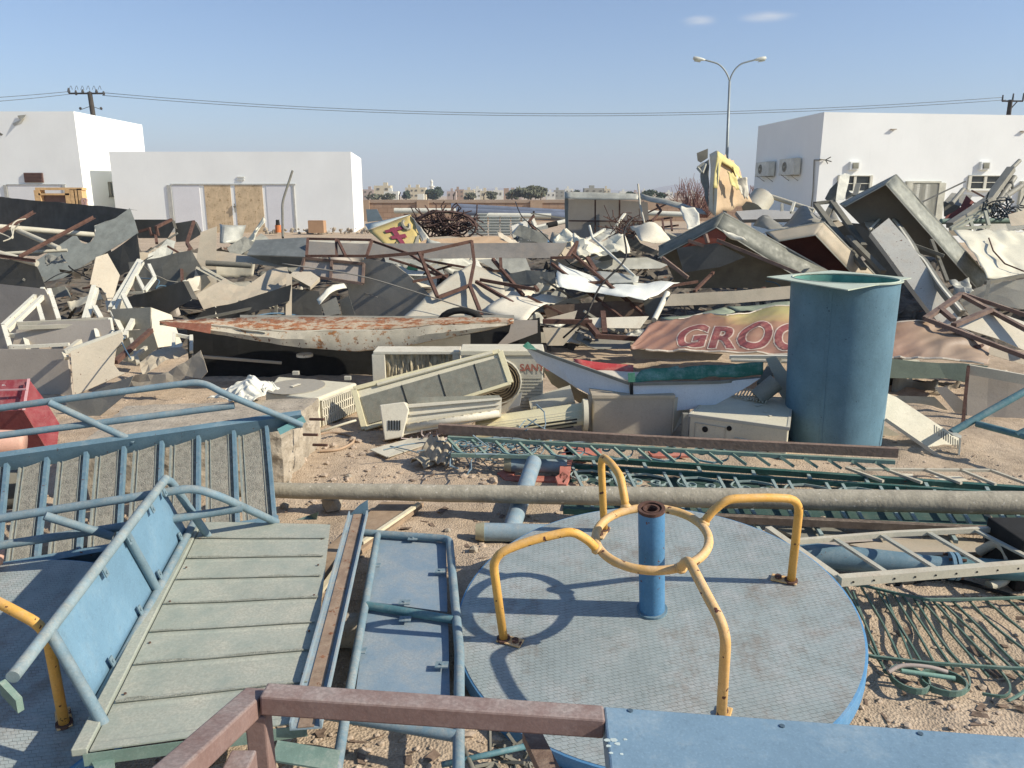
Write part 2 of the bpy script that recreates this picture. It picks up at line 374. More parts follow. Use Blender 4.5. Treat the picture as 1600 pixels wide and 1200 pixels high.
def ghf(x, y):
    near = max(0, 1 - max(0, y - 11) / 4) * max(0, 1 - max(0, abs(x) - 7) / 3)
    return near * (.05 * noise.noise(Vector((x * 1.3, y * 1.3, 0))) + .03 * noise.noise(Vector((x * 4, y * 4, 3))) + .022 * max(0, noise.noise(Vector((x * 9, y * 9, 7)))) )
xs = [-7 + .07 * i for i in range(201)]; ys = [1 + .07 * i for i in range(140)]
s = .12
while xs[-1] < 7000: xs.append(xs[-1] + s); s *= 1.28
xs = [-(x) for x in xs[201:]][::-1] + xs
s = .12
while ys[-1] < 7500: ys.append(ys[-1] + s); s *= 1.25
ys = [-60, -10, -2] + ys
nx = len(xs); vs = [(x, y, ghf(x, y)) for y in ys for x in xs]
fs = [(j * nx + i, j * nx + i + 1, (j + 1) * nx + i + 1, (j + 1) * nx + i) for j in range(len(ys) - 1) for i in range(nx - 1)]
obj('ground', vs, fs, soil_m, kind='structure', smooth=True)
# pebbles and clods
ICO = bmesh.new(); bmesh.ops.create_icosphere(ICO, subdivisions=1, radius=1); IV = [v.co.copy() for v in ICO.verts]; IF = [tuple(v.index for v in f.verts) for f in ICO.faces]; ICO.free()
def rocks(m, n, x0, x1, y0, y1, s0, s1, z=None):
    for i in range(n):
        x = random.uniform(x0, x1); y = random.uniform(y0, y1); r = s0 * (s1 / s0) ** (random.random() ** 2.2)
        o = Vector((x, y, (ghf(x, y) if z is None else z(x, y)) + r * .2)); q = random.random() * 9
        a = random.random() * 6.3; ca, sa = math.cos(a), math.sin(a)
        vv = []
        for v in IV:
            w = v * r * (1 + .5 * noise.noise(v * 1.3 + Vector((q, i * .37, 0)))); w.z *= .65; w.x *= 1.25
            vv.append(o + Vector((w.x * ca - w.y * sa, w.x * sa + w.y * ca, w.z)))
        m.add(vv, IF)
gm = MB(); rocks(gm, 4200, -4.5, 4.5, 2.4, 8.8, .003, .022)
rocks(gm, 900, .9, 3.6, 2.6, 4.6, .004, .022); rocks(gm, 420, -1.5, .7, 2.3, 3.4, .008, .03); rocks(gm, 350, -3, 0, 5.5, 7.4, .01, .05)
gm.build('gravel', mat('gravel_stones', (.42, .33, .24), .95, var=.35, sc=30, bump=.3), kind='stuff', lab='loose pebbles and clods scattered over the dry soil', cat='gravel')
fl = MB()
for i in range(900):   # rust flakes, splinters and litter trodden into the soil
    x = random.choice([random.uniform(-1.5, .8), random.uniform(.9, 4.2), random.uniform(-3, 3)]); y = random.choice([random.uniform(2.4, 3.6), random.uniform(3, 7.6)]); o = Vector((x, y, ghf(x, y) + .006)); a = random.random() * 6.3; l_ = random.uniform(.006, .05) ; w_ = l_ * random.uniform(.12, .7); u = Vector((math.cos(a), math.sin(a), random.uniform(-.1, .25))) * l_; v = Vector((-math.sin(a), math.cos(a), random.uniform(-.1, .2))) * w_
    fl.add([o - u - v, o + u - v * .5, o + u * .8 + v, o - u * .6 + v * .8], [(0, 1, 2, 3)])
fl.build('litter', mat('litter_flakes', (.17, .12, .085), .9, var=.7, sc=25, bump=0), kind='stuff', lab='rust flakes, splinters and small litter trodden into the soil', cat='litter', recalc=False)
# far hills
def hills(name, Y, x0, x1, h, seed):
    vs = []; n = 90
    for j in range(5):
        for i in range(n + 1):
            u = i / n; x = x0 + (x1 - x0) * u; e = math.sin(math.pi * u) ** .6
            z = (h * e * (.45 + .55 * abs(noise.noise(Vector((u * 3.3, seed, 0))) * 1.6 + .35 * noise.noise(Vector((u * 14, seed, 2)))))) * (1 - j / 4) * (1 if j else 1)
            vs.append((x, Y + (j * 260 if True else 0), max(-.5, z) if j else max(-.5, z)))
        if j == 0: vs = [(v[0], v[1] - 300, -.5) for v in vs] + vs
    k = n + 1; fs = [(a * k + i, a * k + i + 1, (a + 1) * k + i + 1, (a + 1) * k + i) for a in range(5) for i in range(n)]
    obj(name, vs, fs, mat('bare_hill_rock', (.30, .26, .22), .95, var=.2, sc=.01, bump=0), kind='structure', smooth=True)
hills('hills', 4200, 500, 2600, 125, 3.3)
hills('distant_hills', 4800, -900, 1300, 75, 7.1)

# ---------------------------------------------------------------- white buildings
def wallface(m, a, b, z0, z1): m.add([(a[0], a[1], z0), (b[0], b[1], z0), (b[0], b[1], z1), (a[0], a[1], z1)], [(0, 1, 2, 3)])
def prism(name, foot, z, mt, par, z0=0, par_h=.35, **kw):
    """flat-roofed walls with a low parapet round a sunk roof"""
    n = len(foot); cx = sum(p[0] for p in foot) / n; cy = sum(p[1] for p in foot) / n
    ins = [(p[0] + (cx - p[0]) * .03, p[1] + (cy - p[1]) * .03) for p in foot]
    v = [(x, y, z0) for x, y in foot] + [(x, y, z) for x, y in foot] + [(x, y, z) for x, y in ins] + [(x, y, z - par_h) for x, y in ins]
    f = [(k * n + i, k * n + (i + 1) % n, (k + 1) * n + (i + 1) % n, (k + 1) * n + i) for k in range(3) for i in range(n)] + [tuple(3 * n + i for i in range(n)), tuple(range(n - 1, -1, -1))]
    return obj(name, v, f, mt, par, **kw)
class Face:
    """a vertical wall plane on which things are set by pixel"""
    def __init__(s, a, b):
        s.a = Vector((a[0], a[1], 0)); s.d = (Vector((b[0], b[1], 0)) - s.a).normalized(); s.n = s.d.cross(Vector((0, 0, 1))).normalized()
        if s.n.dot(CAM - s.a) < 0: s.n = -s.n
    def p(s, px, py, o=0): return onp(px, py, s.a, s.n) + s.n * o
    def rect(s, m, x0, y0, x1, y1, o0, o1):
        a = s.p(x0, y0); c = s.p(x1, y1); cx = s.p((x0 + x1) / 2, (y0 + y1) / 2)
        u0 = (a - s.a).dot(s.d); u1 = (c - s.a).dot(s.d); z1, z0 = a.z, c.z
        if u1 < u0: u0, u1 = u1, u0
        return m.box(s.a + s.d * u0 + Vector((0, 0, z0)) + s.n * o0, s.d * (u1 - u0), s.n * (o1 - o0), Vector((0, 0, z1 - z0)))
def Xat(px, Y, py): return W(px, py, Y).x
# tall left building
t = thing('storage_building', 'tall white flat-roofed building at the far left with a brown vent', 'building', (-36, 49.4, 0))
zt = W(115, 174, 49.4).z; xc = Xat(115, 49.4, 174); xe = W(222, 196, 58.6).x
prism('wall', [(-52, 49.6), (xc, 49.4), (xe, 58.6), (-52, 60)], zt, white_wall, t)
fl = Face((-52, 49.6), (xc, 49.4))
m = MB(); fl.rect(m, 38, 270, 69, 285, .004, .10); v_ = m.build('vent', brownpanel, t)
m = MB()
for k in range(6): fl.rect(m, 40, 271.4 + k * 2.2, 67, 272.2 + k * 2.2, .10, .125)
m.build('slat', mat('brown_vent_slats', (.17, .10, .08), .7), v_)
m = MB(); fl.rect(m, 12, 289, 102, 330, .01, .035); dd = m.build('door', mat('white_door_panel', (.73, .72, .69), .8, var=.03, sc=1, bump=0), t)
m = MB(); fl.rect(m, 10.6, 287.8, 103, 289, .01, .07); fl.rect(m, 10.6, 289, 12, 330, .01, .07); fl.rect(m, 102, 289, 103, 330, .01, .07); m.build('door_frame', mat('grey_door_frame', (.42, .42, .42), .7), dd)
sheet('broken_plaster', [fl.p(28, 181, .03), fl.p(42, 180, .05), fl.p(41, 187, .35), fl.p(33, 186, .2)], grey_mid, n=fl.n, par=t, amp=.03, L=.3)
sheet('plaster_patch', [fl.p(20, 193, .02), fl.p(31, 188, .03), fl.p(39, 185, .04), fl.p(34, 193, .02), fl.p(22, 197, .02)], mat('patched_plaster', (.55, .54, .51), .9), n=fl.n, par=t)
sheet('hole', [fl.p(0, 207, .02), fl.p(5, 210, .02), fl.p(3, 212, .02), fl.p(-2, 211, .02)], grey_dark, n=fl.n, par=t)
fr_ = Face((xc, 49.4), (xe, 58.6))
m = MB(); fr_.rect(m, 171, 285, 177, 307, .0, .03); w_ = m.build('window', glass, t)
m = MB(); fr_.rect(m, 170, 284, 178, 285.5, 0, .08); fr_.rect(m, 170, 306, 178, 308, 0, .08); fr_.rect(m, 170, 284, 171, 308, 0, .08); m.build('frame', grey_mid, w_)
# low left building
zl = W(170, 237, 50).z; xa = W(170, 237, 50).x; xb = W(548, 239, 50).x; xd = W(564, 245, 59).x
t = thing('garage_building', 'low white building with weathered tan double doors left of centre', 'building', (-18, 50, 0))
prism('wall', [(xa, 50), (xb, 50), (xd, 59), (xa - .3, 59)], zl, white_wall, t, par_h=.25)
fg = Face((xa, 50), (xb, 50))
tandoor = mat('weathered_tan_door', (.60, .46, .29), .9, var=.22, sc=1.6, rust=.45, rcol=(.42, .30, .17), streak=.15, bump=0, grime=.4, spec=.05)
whdoor = mat('white_shutter', (.70, .69, .68), .75, var=.04, sc=1, bump=0)
m = MB(); fg.rect(m, 267, 287, 462, 289, 0, .06); fg.rect(m, 267, 289, 268.6, 364, 0, .06); fg.rect(m, 459.5, 289, 462, 364, 0, .06); m.build('door_frame', mat('pale_grey_frame', (.45, .45, .45), .7), t)
for (a, b, mm, la) in ((269, 318, whdoor, 'white fixed panel left of the tan doors'), (415.5, 459, whdoor, 'white fixed panel right of the tan doors'), (318.6, 366, tandoor, 'peeling tan left door leaf'), (366.6, 415, tandoor, 'peeling tan right door leaf')):
    m = MB(); fg.rect(m, a, 289.5, b, 364, 0, .025); d_ = m.build('door', mm, t); d_['label'] = la
    if mm is tandoor and a > 350:
        m = MB(); fg.rect(m, 366.6, 318, 368.6, 332, .05, .13); fg.rect(m, 365.8, 322, 369.4, 324, .05, .16); m.build('handle', grey_dark, d_)
m = MB(); fg.rect(m, 371, 276, 382, 278, .0, .06); fg.rect(m, 371, 280, 382, 282, .0, .06); m.build('vent', mat('pale_vent', (.6, .6, .6), .8), t)
# right building
zr = W(1288, 175, 38).z; c0 = W(1288, 175, 38); c1 = W(1185, 197, 45.6); Y2 = 39.6; c2 = W(1620, 180, Y2); dr = (Vector((c2.x, c2.y, 0)) - Vector((c0.x, c0.y, 0)))
c3 = Vector((c0.x, c0.y, 0)) + dr * 1.7
t = thing('office_building', 'white flat-roofed building at the right with two windows and wall vents', 'building', (20, 40, 0))
prism('wall', [(c1.x, c1.y), (c0.x, c0.y), (c3.x, c3.y), (c3.x - 1, 50)], zr, white_wall, t)
ff = Face((c0.x, c0.y), (c3.x, c3.y)); fs_ = Face((c1.x, c1.y), (c0.x, c0.y))
for (x0, y0, x1, y1) in ((1309, 274, 1360, 299.5), (1513, 274, 1563, 296)):
    m = MB(); ff.rect(m, x0, y0, x1, y1, -.02, .012); w_ = m.build('window', glass, t)
    m = MB(); xm = (x0 + x1) / 2; ym = (y0 + y1) / 2
    for r_ in ((x0, y0, x1, y0 + 1.3), (x0, y1 - 1.6, x1, y1), (x0, y0, x0 + 1.3, y1), (x1 - 1.3, y0, x1, y1)): ff.rect(m, *r_, 0, .09)
    ff.rect(m, xm - .8, y0 + 1.3, xm + .8, y1 - 1.6, 0, .07); ff.rect(m, x0 + 1.3, ym - .6, x1 - 1.3, ym + .6, 0, .05); m.build('frame', white_paint, w_)
    m = MB(); ff.rect(m, x0 - 1.5, y1, x1 + 1.5, y1 + 1.8, 0, .16); m.build('sill', white_wall, w_)
    m = MB(); ff.rect(m, (x0 + x1) / 2 - 7, 252.5, (x0 + x1) / 2 + 6, 265.5, 0, .14); v_ = m.build('vent', white_wall, t)
    m = MB(); ff.rect(m, (x0 + x1) / 2 - 4.5, 254.5, (x0 + x1) / 2 + 4, 263.5, .14, .15); g_ = m.build('recess', grey_dark, v_)
    m = MB()
    for k in range(5): ff.rect(m, (x0 + x1) / 2 - 4.5, 255 + k * 1.8, (x0 + x1) / 2 + 4, 255.9 + k * 1.8, .15, .18)
    m.build('slat', mat('vent_slats', (.5, .5, .45), .7), v_)
slat_m = mat('corrugated_white_door', (.62, .62, .58), .6, var=.05, bump=0)
for (x0, x1) in ((1415, 1468), (1594, 1645)):
    m = MB(); ff.rect(m, x0, 285, x1, 345, 0, .04); d_ = m.build('door', slat_m, t)
    m = MB(); k = x0 + 3
    while k < x1 - 3: ff.rect(m, k, 287, k + 2.2, 345, .04, .11); k += 4.4
    m.build('rib', slat_m, d_)
    m = MB(); ff.rect(m, x0, 283, x1, 286, 0, .14); ff.rect(m, x1 - 2.5, 286, x1, 345, 0, .14); ff.rect(m, x0, 286, x0 + 2, 345, 0, .14); m.build('frame', mat('door_frame_beige', (.55, .54, .48), .7), d_)
for (px, py) in ((1395, 202), (1598, 205)):
    m = MB(); ff.rect(m, px - 4, py - .6, px + 4, py + .8, 0, .12); m.build('ledge', grey_pink, t)
m = MB(); m.tube([ff.p(1289, 250, .05), ff.p(1276, 249.5, .3)], .03, 6)
for q in ((1291, 246), (1292, 253), (1286, 256)): m.tube([ff.p(1289, 250, .05), ff.p(q[0], q[1], .4)], .025, 5)
m.build('wall_bracket', grey_dark, t)
m = MB(); m.tube([fs_.p(1274, 250, .06), fs_.p(1272, 300, .06), fs_.p(1268, 335, .06)], .03, 6); m.tube([fs_.p(1274, 250, .06), fs_.p(1285, 250, .06)], .03, 6); m.build('conduit', grey_mid, t)
for i, (x0, y0, x1, y1, la) in enumerate(((1230, 249, 1252, 273, 'white air conditioner unit on the right building, the one nearer the corner'), (1192, 254, 1212, 275, 'white air conditioner unit on the right building, the one farther from the corner'))):
    b = fs_.p(x0, y1, .0); t = thing('wall_air_conditioner', la, 'air conditioner', b, 'air conditioners mounted on the shaded wall')
    m = MB(); fs_.rect(m, x0, y0, x1, y1, .08, .42); m.build('casing', mat('ac_casing_white', (.62, .62, .60), .6), t, bev=.02)
    q = fs_.p(x0 + (x1 - x0) * .36, (y0 + y1) / 2, .42); m = MB(); m.disc(q, fs_.n, .25, .012, 20); g_ = m.build('fan_grille', grey_dark, t)
    m = MB()
    for rr in (.1, .17, .235): m.tube([q + fs_.n * .02 + fs_.d * math.cos(a * .4488) * rr + Vector((0, 0, math.sin(a * .4488) * rr)) for a in range(14)], .008, 5, True)
    m.disc(q + fs_.n * .012, fs_.n, .05, .02, 12); m.build('ring', ac_grey, g_)
    for k in (.15, .8):
        m = MB(); q = fs_.p(x0 + (x1 - x0) * k, y1, 0); m.box(q - Vector((0, 0, .05)), fs_.d * .05, fs_.n * .45, Vector((0, 0, .05))); m.tube([q - Vector((0, 0, .3)), q + fs_.n * .4 - Vector((0, 0, .03))], .015, 6); m.build('bracket', grey_mid, t)

# ---------------------------------------------------------------- perimeter wall
block = mat('block_wall', (.42, .29, .20), .95, var=.1, sc=.6, dust=.2, bump=0)
def brickify(m, bw, bh):
    nt = m.node_tree; N = nt.nodes; Lk = nt.links; b = N['Principled BSDF']; src = b.inputs['Base Color'].links[0].from_socket
    tc = N.new('ShaderNodeTexCoord'); sp = N.new('ShaderNodeSeparateXYZ'); cb = N.new('ShaderNodeCombineXYZ'); Lk.new(tc.outputs['Object'], sp.inputs[0]); Lk.new(sp.outputs[0], cb.inputs[0]); Lk.new(sp.outputs[2], cb.inputs[1])
    br = N.new('ShaderNodeTexBrick'); br.inputs['Scale'].default_value = 1; br.inputs['Brick Width'].default_value = bw; br.inputs['Row Height'].default_value = bh; br.inputs['Mortar Size'].default_value = .02
    br.inputs['Color1'].default_value = (1, 1, 1, 1); br.inputs['Color2'].default_value = (.86, .84, .82, 1); br.inputs['Mortar'].default_value = (.62, .58, .55, 1); Lk.new(cb.outputs[0], br.inputs[0])
    mx = N.new('ShaderNodeMix'); mx.data_type = 'RGBA'; mx.blend_type = 'MULTIPLY'; mx.inputs[0].default_value = 1; Lk.new(src, mx.inputs[6]); Lk.new(br.outputs[0], mx.inputs[7]); Lk.new(mx.outputs[2], b.inputs['Base Color'])
brickify(block, .8, .42)
t = thing('perimeter_wall', 'long tan blockwork wall with pillars running across behind the scrap', 'wall', (0, 72, 0))
zw = W(700, 312, 72).z
m = MB(); m.box((-60, 72, -.5), (110, 0, 0), (0, .25, 0), (0, 0, zw - .28 + .5)); m.build('blockwork', block, t)
m = MB(); m.box((-60, 71.93, zw - .28), (110, 0, 0), (0, .39, 0), (0, 0, .28)); m.build('coping', mat('wall_coping', (.40, .31, .23), .95, var=.12, sc=.5), t)
for px in (568, 661, 838, 1015, 1190):
    x = W(px, 330, 71.8).x; m = MB(); m.box((x - .55, 71.75, -.5), (1.1, 0, 0), (0, .18, 0), (0, 0, zw + .42)); m.build('pillar', mat('pillar_block', (.43, .31, .21), .95, var=.1), t)
for px in (576, 624, 668, 709, 756, 799, 845, 1058):
    q = W(px, 312, 72.1); m = MB(); m.tube([q, q + Vector((0, 0, .35)), q + Vector((.15, -.2, .65))], .05, 5); m.build('spike_post', darkwood, t)

# ---------------------------------------------------------------- distant town
def wins(m, a, w, z0, h, n, rows, y):
    for r_ in range(rows):
        for k in range(n):
            x = a + w * (k + .5) / n; z = z0 + h * (r_ + .45) / rows; m.box((x - w / n * .17, y, z), (w / n * .34, 0, 0), (0, .12, 0), (0, 0, h / rows * .34))
tc_ = {'c': mat('cream_render', (.62, .54, .38), .9, var=.05), 'w': mat('white_render', (.72, .71, .68), .9, var=.05), 'p': mat('pinkish_render', (.48, .38, .32), .9, var=.05),
       't': mat('brown_render', (.40, .28, .20), .9, var=.05), 'g': mat('grey_render', (.34, .33, .30), .9, var=.05)}
town = [
 (566,584,296,'p',380,'pale pinkish far house beside the low white building'), (584,610,290,'c',360,'largest cream villa on the skyline, next to the white garage'), (600,622,299,'w',340,'low white annex in front of the large cream villa'),
 (633,647,293,'c',400,'square cream house left of the dark tree'), (645,665,293,'c',380,'cream house with tall arches touching the dark tree'), (652,662,303,'w',330,'tiny white shed before the arched cream house'),
 (698,713,299,'p',380,'pink low house right of the dark tree'), (711,725,296,'t',420,'brownish house behind the pink low house'), (724,741,297,'c',400,'cream long house above the blue pipes'),
 (738,752,295,'w',430,'pale house with a stair block above the pipe stack'), (750,768,298,'c',390,'cream house second left of the brown tower'), (770,786,297,'w',410,'white block just left of the brown tower'),
 (787,795,294,'t',360,'narrow brown tower house on the skyline'), (793,815,298,'p',370,'rose house attached right of the brown tower'), (854,868,300,'w',420,'small white house right of the round bushy tree'),
 (866,882,297,'g',470,'grey house with flat roof right of the bushy tree'), (883,896,295,'w',450,'bright white cube house left of the long grey block'), (913,944,294,'g',400,'long grey flat block above the grey hoarding'),
 (943,954,295,'c',400,'cream end block of the long grey row'), (968,982,299,'w',520,'white low house left of the thin upright rod'), (986,1000,300,'p',560,'pinkish low house beside the thin upright rod'),
 (1003,1014,298,'w',560,'small white house with roof tank right of the rod'), (1020,1034,301,'c',560,'cream low house behind the dark shrubs'), (1040,1052,300,'w',600,'white low house beside the bare brush'),
 (1056,1070,301,'t',600,'brown low house behind the bare brush'), (1075,1088,300,'w',600,'white far house next to the torn yellow sign')]
for (a, b, y, c, Y, la) in town:
    A = W(a, y, Y); B = W(b, y, Y); z = A.z; w = B.x - A.x; t = thing('town_house', la, 'house', (A.x + w / 2, Y, 0), 'houses of the town on the skyline')
    prism('wall', [(A.x, Y), (B.x, Y), (B.x, Y + w * .8), (A.x, Y + w * .8)], z, tc_[c], t, par_h=.6)
    if w > 3.5:
        n = max(2, int(w / 2.6)); rows = 2 if z > 5 else 1; [(lambda q_: (wins(q_, A.x + w * k_ / n, w / n, z * (.12 + .8 * r_ / rows), z * .8 / rows, 1, 1, Y - .1), q_.build('window', grey_dark, t)))(MB()) for k_ in range(n) for r_ in range(rows)]
        k = random.uniform(.15, .6); m = MB(); m.box((A.x + w * k, Y + w * .2, z - .6), (w * .25, 0, 0), (0, w * .25, 0), (0, 0, 1.4 + .6)); m.build('roof_room', tc_[c], t)
t = thing('minaret', 'slim white minaret rising behind the dark round tree', 'minaret', W(675, 309, 520))
b = W(675, 309, 520); b.z = 0; tp = W(675, 280, 520).z
m = MB(); m.tube([b, b + Vector((0, 0, tp * .62))], 1.25, 10); m.build('shaft', tc_['w'], t)
m = MB(); m.tube([b + Vector((0, 0, tp * .62)), b + Vector((0, 0, tp * .66))], 2.0, 12); m.build('balcony', tc_['w'], t)
m = MB(); m.tube([b + Vector((0, 0, tp * k)) for k in (.66, .84, .88, .93, 1.0)], [.85, .8, 1.1, .6, .08], 10); m.build('spire', tc_['w'], t)
# ---------------------------------------------------------------- trees and bushes
leafd = mat('dark_foliage', (.045, .065, .045), .9, var=.35, sc=.6, bump=0); leafo = mat('olive_foliage', (.11, .115, .075), .9, var=.35, sc=.6, bump=0); bark = mat('bark', (.12, .09, .07), .9)
brush = mat('dry_red_brush', (.22, .12, .10), .9, var=.3)
def tree(name, px, py0, py1, wpx, Y, mt, lab, n=900, leaf=.5, grp='trees on the skyline'):
    b = W(px, py1, Y); b.z = 0; top = W(px, py0, Y).z; rx = wpx / 2 * Y / F; rz = max(.8, (top) * .44); cz = top - rz
    t = thing(name, lab, 'tree', b, grp)
    m = MB(); m.tube([b, b + Vector((.1, 0, cz * .6)), b + Vector((-.1, 0, cz))], [.35, .25, .12], 7)
    for k in range(5):
        a = k * 1.3; m.tube([b + Vector((0, 0, cz * .55)), b + Vector((math.cos(a) * rx * .5, math.sin(a) * rx * .4, cz + rz * .2))], [.16, .05], 5)
    m.build('trunk', bark, t)
    cl = [(Vector((random.uniform(-1, 1), random.uniform(-1, 1), random.uniform(-.8, 1))), random.uniform(.25, .5)) for _ in range(16)]
    m = MB()
    for i in range(n):
        c, r = random.choice(cl); 
        if c.length > .85: c = c.normalized() * .8
        d = Vector((random.gauss(0, 1), random.gauss(0, 1), random.gauss(0, 1))).normalized() * r * random.random() ** .4; q = c + d
        q = Vector((b.x + q.x * rx * .95, b.y + q.y * rx * .8, cz + q.z * rz * .9)); u = Vector((random.gauss(0, 1), random.gauss(0, 1), random.gauss(0, 1))).normalized(); v = u.orthogonal().normalized()
        s = leaf * random.uniform(.5, 1.2); m.add([q + u * s, q + v * s * .6, q - u * s, q - v * s * .6], [(0, 1, 2, 3)])
    m.build('crown', mt, t, recalc=False)
tree('round_tree', 678, 289, 309, 26, 340, leafd, 'dark dense round tree in front of the minaret', 1300, .9)
tree('acacia_tree', 829, 291, 310, 52, 260, leafo, 'wide bushy olive tree right of the brown tower', 2200, .8)
tree('shrub_tree', 800, 297, 309, 22, 300, leafo, 'small olive shrub tree left of the wide bushy one', 500, .7)
tree('shrub_tree', 768, 299, 309, 18, 320, leafo, 'small shrub tree before the cream houses', 400, .7)
tree('shrub_tree', 735, 300, 309, 20, 300, leafo, 'small shrub tree above the left end of the blue pipes', 400, .7)
tree('shrub_tree', 634, 298, 309, 14, 330, leafd, 'dark shrub tree left of the square cream house', 400, .7)
tree('shrub_tree', 606, 302, 310, 26, 300, leafo, 'low shrub tree before the large cream villa', 450, .6)
tree('shrub_tree', 583, 303, 310, 20, 300, leafo, 'low shrub tree beside the garage building', 350, .6)
tree('shrub_tree', 900, 297, 309, 16, 400, leafd, 'dark shrub tree above the hoarding\'s left end', 350, .8)
tree('shrub_tree', 986, 299, 311, 20, 240, leafd, 'dark shrub tree left of the long dark bush', 450, .5)
tree('wide_bush', 1020, 297, 313, 42, 200, leafd, 'long dark bush above the sloping hoarding top', 1100, .45)
def brushy(px, py0, py1, wpx, Y, lab, n=60):
    b = W(px, py1, Y); m = MB(); top = W(px, py0, Y).z - b.z; rx = wpx / 2 * Y / F
    for i in range(n):
        a = random.uniform(-1, 1); p = b + Vector((a * rx * .6, random.uniform(-1, 1), 0)); path = [p]
        d = Vector((a * .5 + random.uniform(-.4, .4), random.uniform(-.3, .3), 1)).normalized()
        for k in range(4): p = p + d * top * random.uniform(.18, .34); path.append(p); d = (d + Vector((random.uniform(-.5, .5), random.uniform(-.4, .4), random.uniform(-.2, .3)))).normalized()
        m.tube(path, [.035, .03, .022, .016, .01], 4)
    m.build('bare_bush', brush, lab=lab, cat='bush', smooth=True)
brushy(1085, 283, 340, 60, 55, 'bare reddish bush with thin twigs behind the hoarding', 110)
brushy(1185, 290, 330, 30, 50, 'bare reddish bush right of the torn yellow sign', 60)
# ---------------------------------------------------------------- street lamp, poles, wires
b = W(1135.5, 300, 46); b.z = 0; sp_ = W(1140, 127, 46)
t = thing('street_lamp', 'tall double-arm street lamp standing behind the heap', 'street lamp', b)
m = MB(); m.tube([b, b.lerp(sp_, .5), sp_], [.12, .09, .06], 10); m.build('pole', pole_m, t, smooth=True)
for s in (-1, 1):
    m = MB()
    path = [(1140, 127, 46), (1140 + s * 3, 118, 46), (1140 + s * 9, 108, 46), (1140 + s * 18, 100, 46), (1140 + s * 30, 96, 46), (1140 + s * 40, 93.5, 46)]
    m.tube(spl(path, 4), .045, 7); a_ = m.build('arm', pole_m, t, smooth=True)
    p0 = W(1140 + s * 38, 93.8, 46); p1 = W(1140 + s * 57, 90.5 - (0 if s < 0 else 0), 46); d = (p1 - p0)
    m = MB(); m.tube([p0, p0 + d * .25, p0 + d * .6, p0 + d * .95, p0 + d], [.04, .08, .105, .095, .05], 10); l_ = m.build('lamp_head', mat('lamp_head_grey', (.62, .62, .58), .5), t, smooth=True)
    m = MB(); m.box(p0 + d * .4 - Vector((0, .1, .15)), d * .5, (0, .2, 0), (0, 0, .04)); m.build('lens', mat('lamp_lens', (.35, .36, .28), .3), l_)
def upole(x, y, xa, xb, ya, Y, lab, big):
    b = W(x, y, Y); b.z = 0; tp = W(x, ya - 2, Y); t = thing('utility_pole', lab, 'utility pole', b)
    if big: b.x += .6
    m = MB(); m.tube([b, tp], [.32, .2], 10); m.build('pole', darkwood, t)
    A = W(xa, ya, Y); B = W(xb, ya, Y)
    m = MB(); m.sweep(rectp(.14, .14), [A, B]); c_ = m.build('cross_arm', darkwood, t)
    k = 6 if big else 3
    for i in range(k):
        q = A.lerp(B, i / (k - 1)); m = MB(); h = (.42 if big else .7) * random.uniform(.8, 1.15); q = q + Vector((0, 0, -.15 if big and i % 2 else 0)); m.tube([q, q + Vector((0, 0, h * .4)), q + Vector((0, 0, h))], [.08, .13 if big else .08, .06], 6); m.build('insulator', mat('dark_insulator', (.08, .08, .085), .4), c_)
    if big:
        for i in range(6):
            q = A.lerp(B, i / 6 + .05); w2 = A.lerp(B, i / 6 + .14); m = MB(); m.tube(spl([q + Vector((0, -.2, .3)), q.lerp(w2, .5) + Vector((.1, -.3, .62)), w2 + Vector((0, -.2, .3))], 5), .02, 4); m.build('jumper_wire', darkwood, c_)
        for s, ex in ((-1, 124), (1, 160)):
            m = MB(); q = W(ex, 172, Y); m.tube([tp - Vector((0, 0, 1.2)), q], .025, 4); g_ = m.build('stay_wire', darkwood, t); m = MB(); m.tube([tp.lerp(q, .85), tp.lerp(q, .95)], .1, 6); m.build('stay_insulator', darkwood, g_)
    else:
        m = MB(); m.sweep(rectp(.08, .08), [tp - Vector((0, 0, 1.0)), A.lerp(B, .75)]); m.build('brace', darkwood, t)
upole(140, 178, 108, 162, 146, 75, 'utility pole with crowded insulators behind the tall left building', True)
upole(1579, 176, 1566, 1598, 158, 80, 'utility pole rising over the right building\'s roof', False)
def wire(a, c, b, lab):
    m = MB(); A, C, B = PW(a), PW(c), PW(b); P = []
    for i in range(31):
        u = i / 30; P.append(A * (1 - u) * (1 - 2 * u) + C * 4 * u * (1 - u) + B * u * (2 * u - 1))
    m.tube(P, .024, 5); m.build('power_line', mat('cable_grey', (.12, .13, .15), .6), lab=lab, cat='power line', grp='power lines across the sky', smooth=True)
wire((163, 145, 75), (865, 177.5, 77), (1567, 152, 80), 'upper power line sagging between the two poles')
wire((160, 149, 75), (865, 181, 77), (1572, 156, 80), 'lower power line sagging between the two poles')
wire((108, 143, 75), (0, 152, 72), (-110, 158, 69), 'upper power line leaving the left pole to the frame edge')
wire((110, 147, 75), (0, 158, 72), (-110, 164, 69), 'lower power line leaving the left pole to the frame edge')

# ---------------------------------------------------------------- haze
hz = MB(); hz.box((-5200, -120, -2), (10400, 0, 0), (0, 5800 + 120, 0), (0, 0, 262))
hm = bpy.data.materials.new('haze'); hm.use_nodes = True; hm.node_tree.nodes.remove(hm.node_tree.nodes['Principled BSDF'])
pv = hm.node_tree.nodes.new('ShaderNodeVolumePrincipled'); pv.inputs['Density'].default_value = .00030; pv.inputs['Color'].default_value = (.80, .84, .92, 1)
hm.node_tree.links.new(pv.outputs[0], hm.node_tree.nodes['Material Output'].inputs['Volume'])
hz.build('haze', hm, kind='stuff', lab='thin dusty haze over the plain', cat='haze')

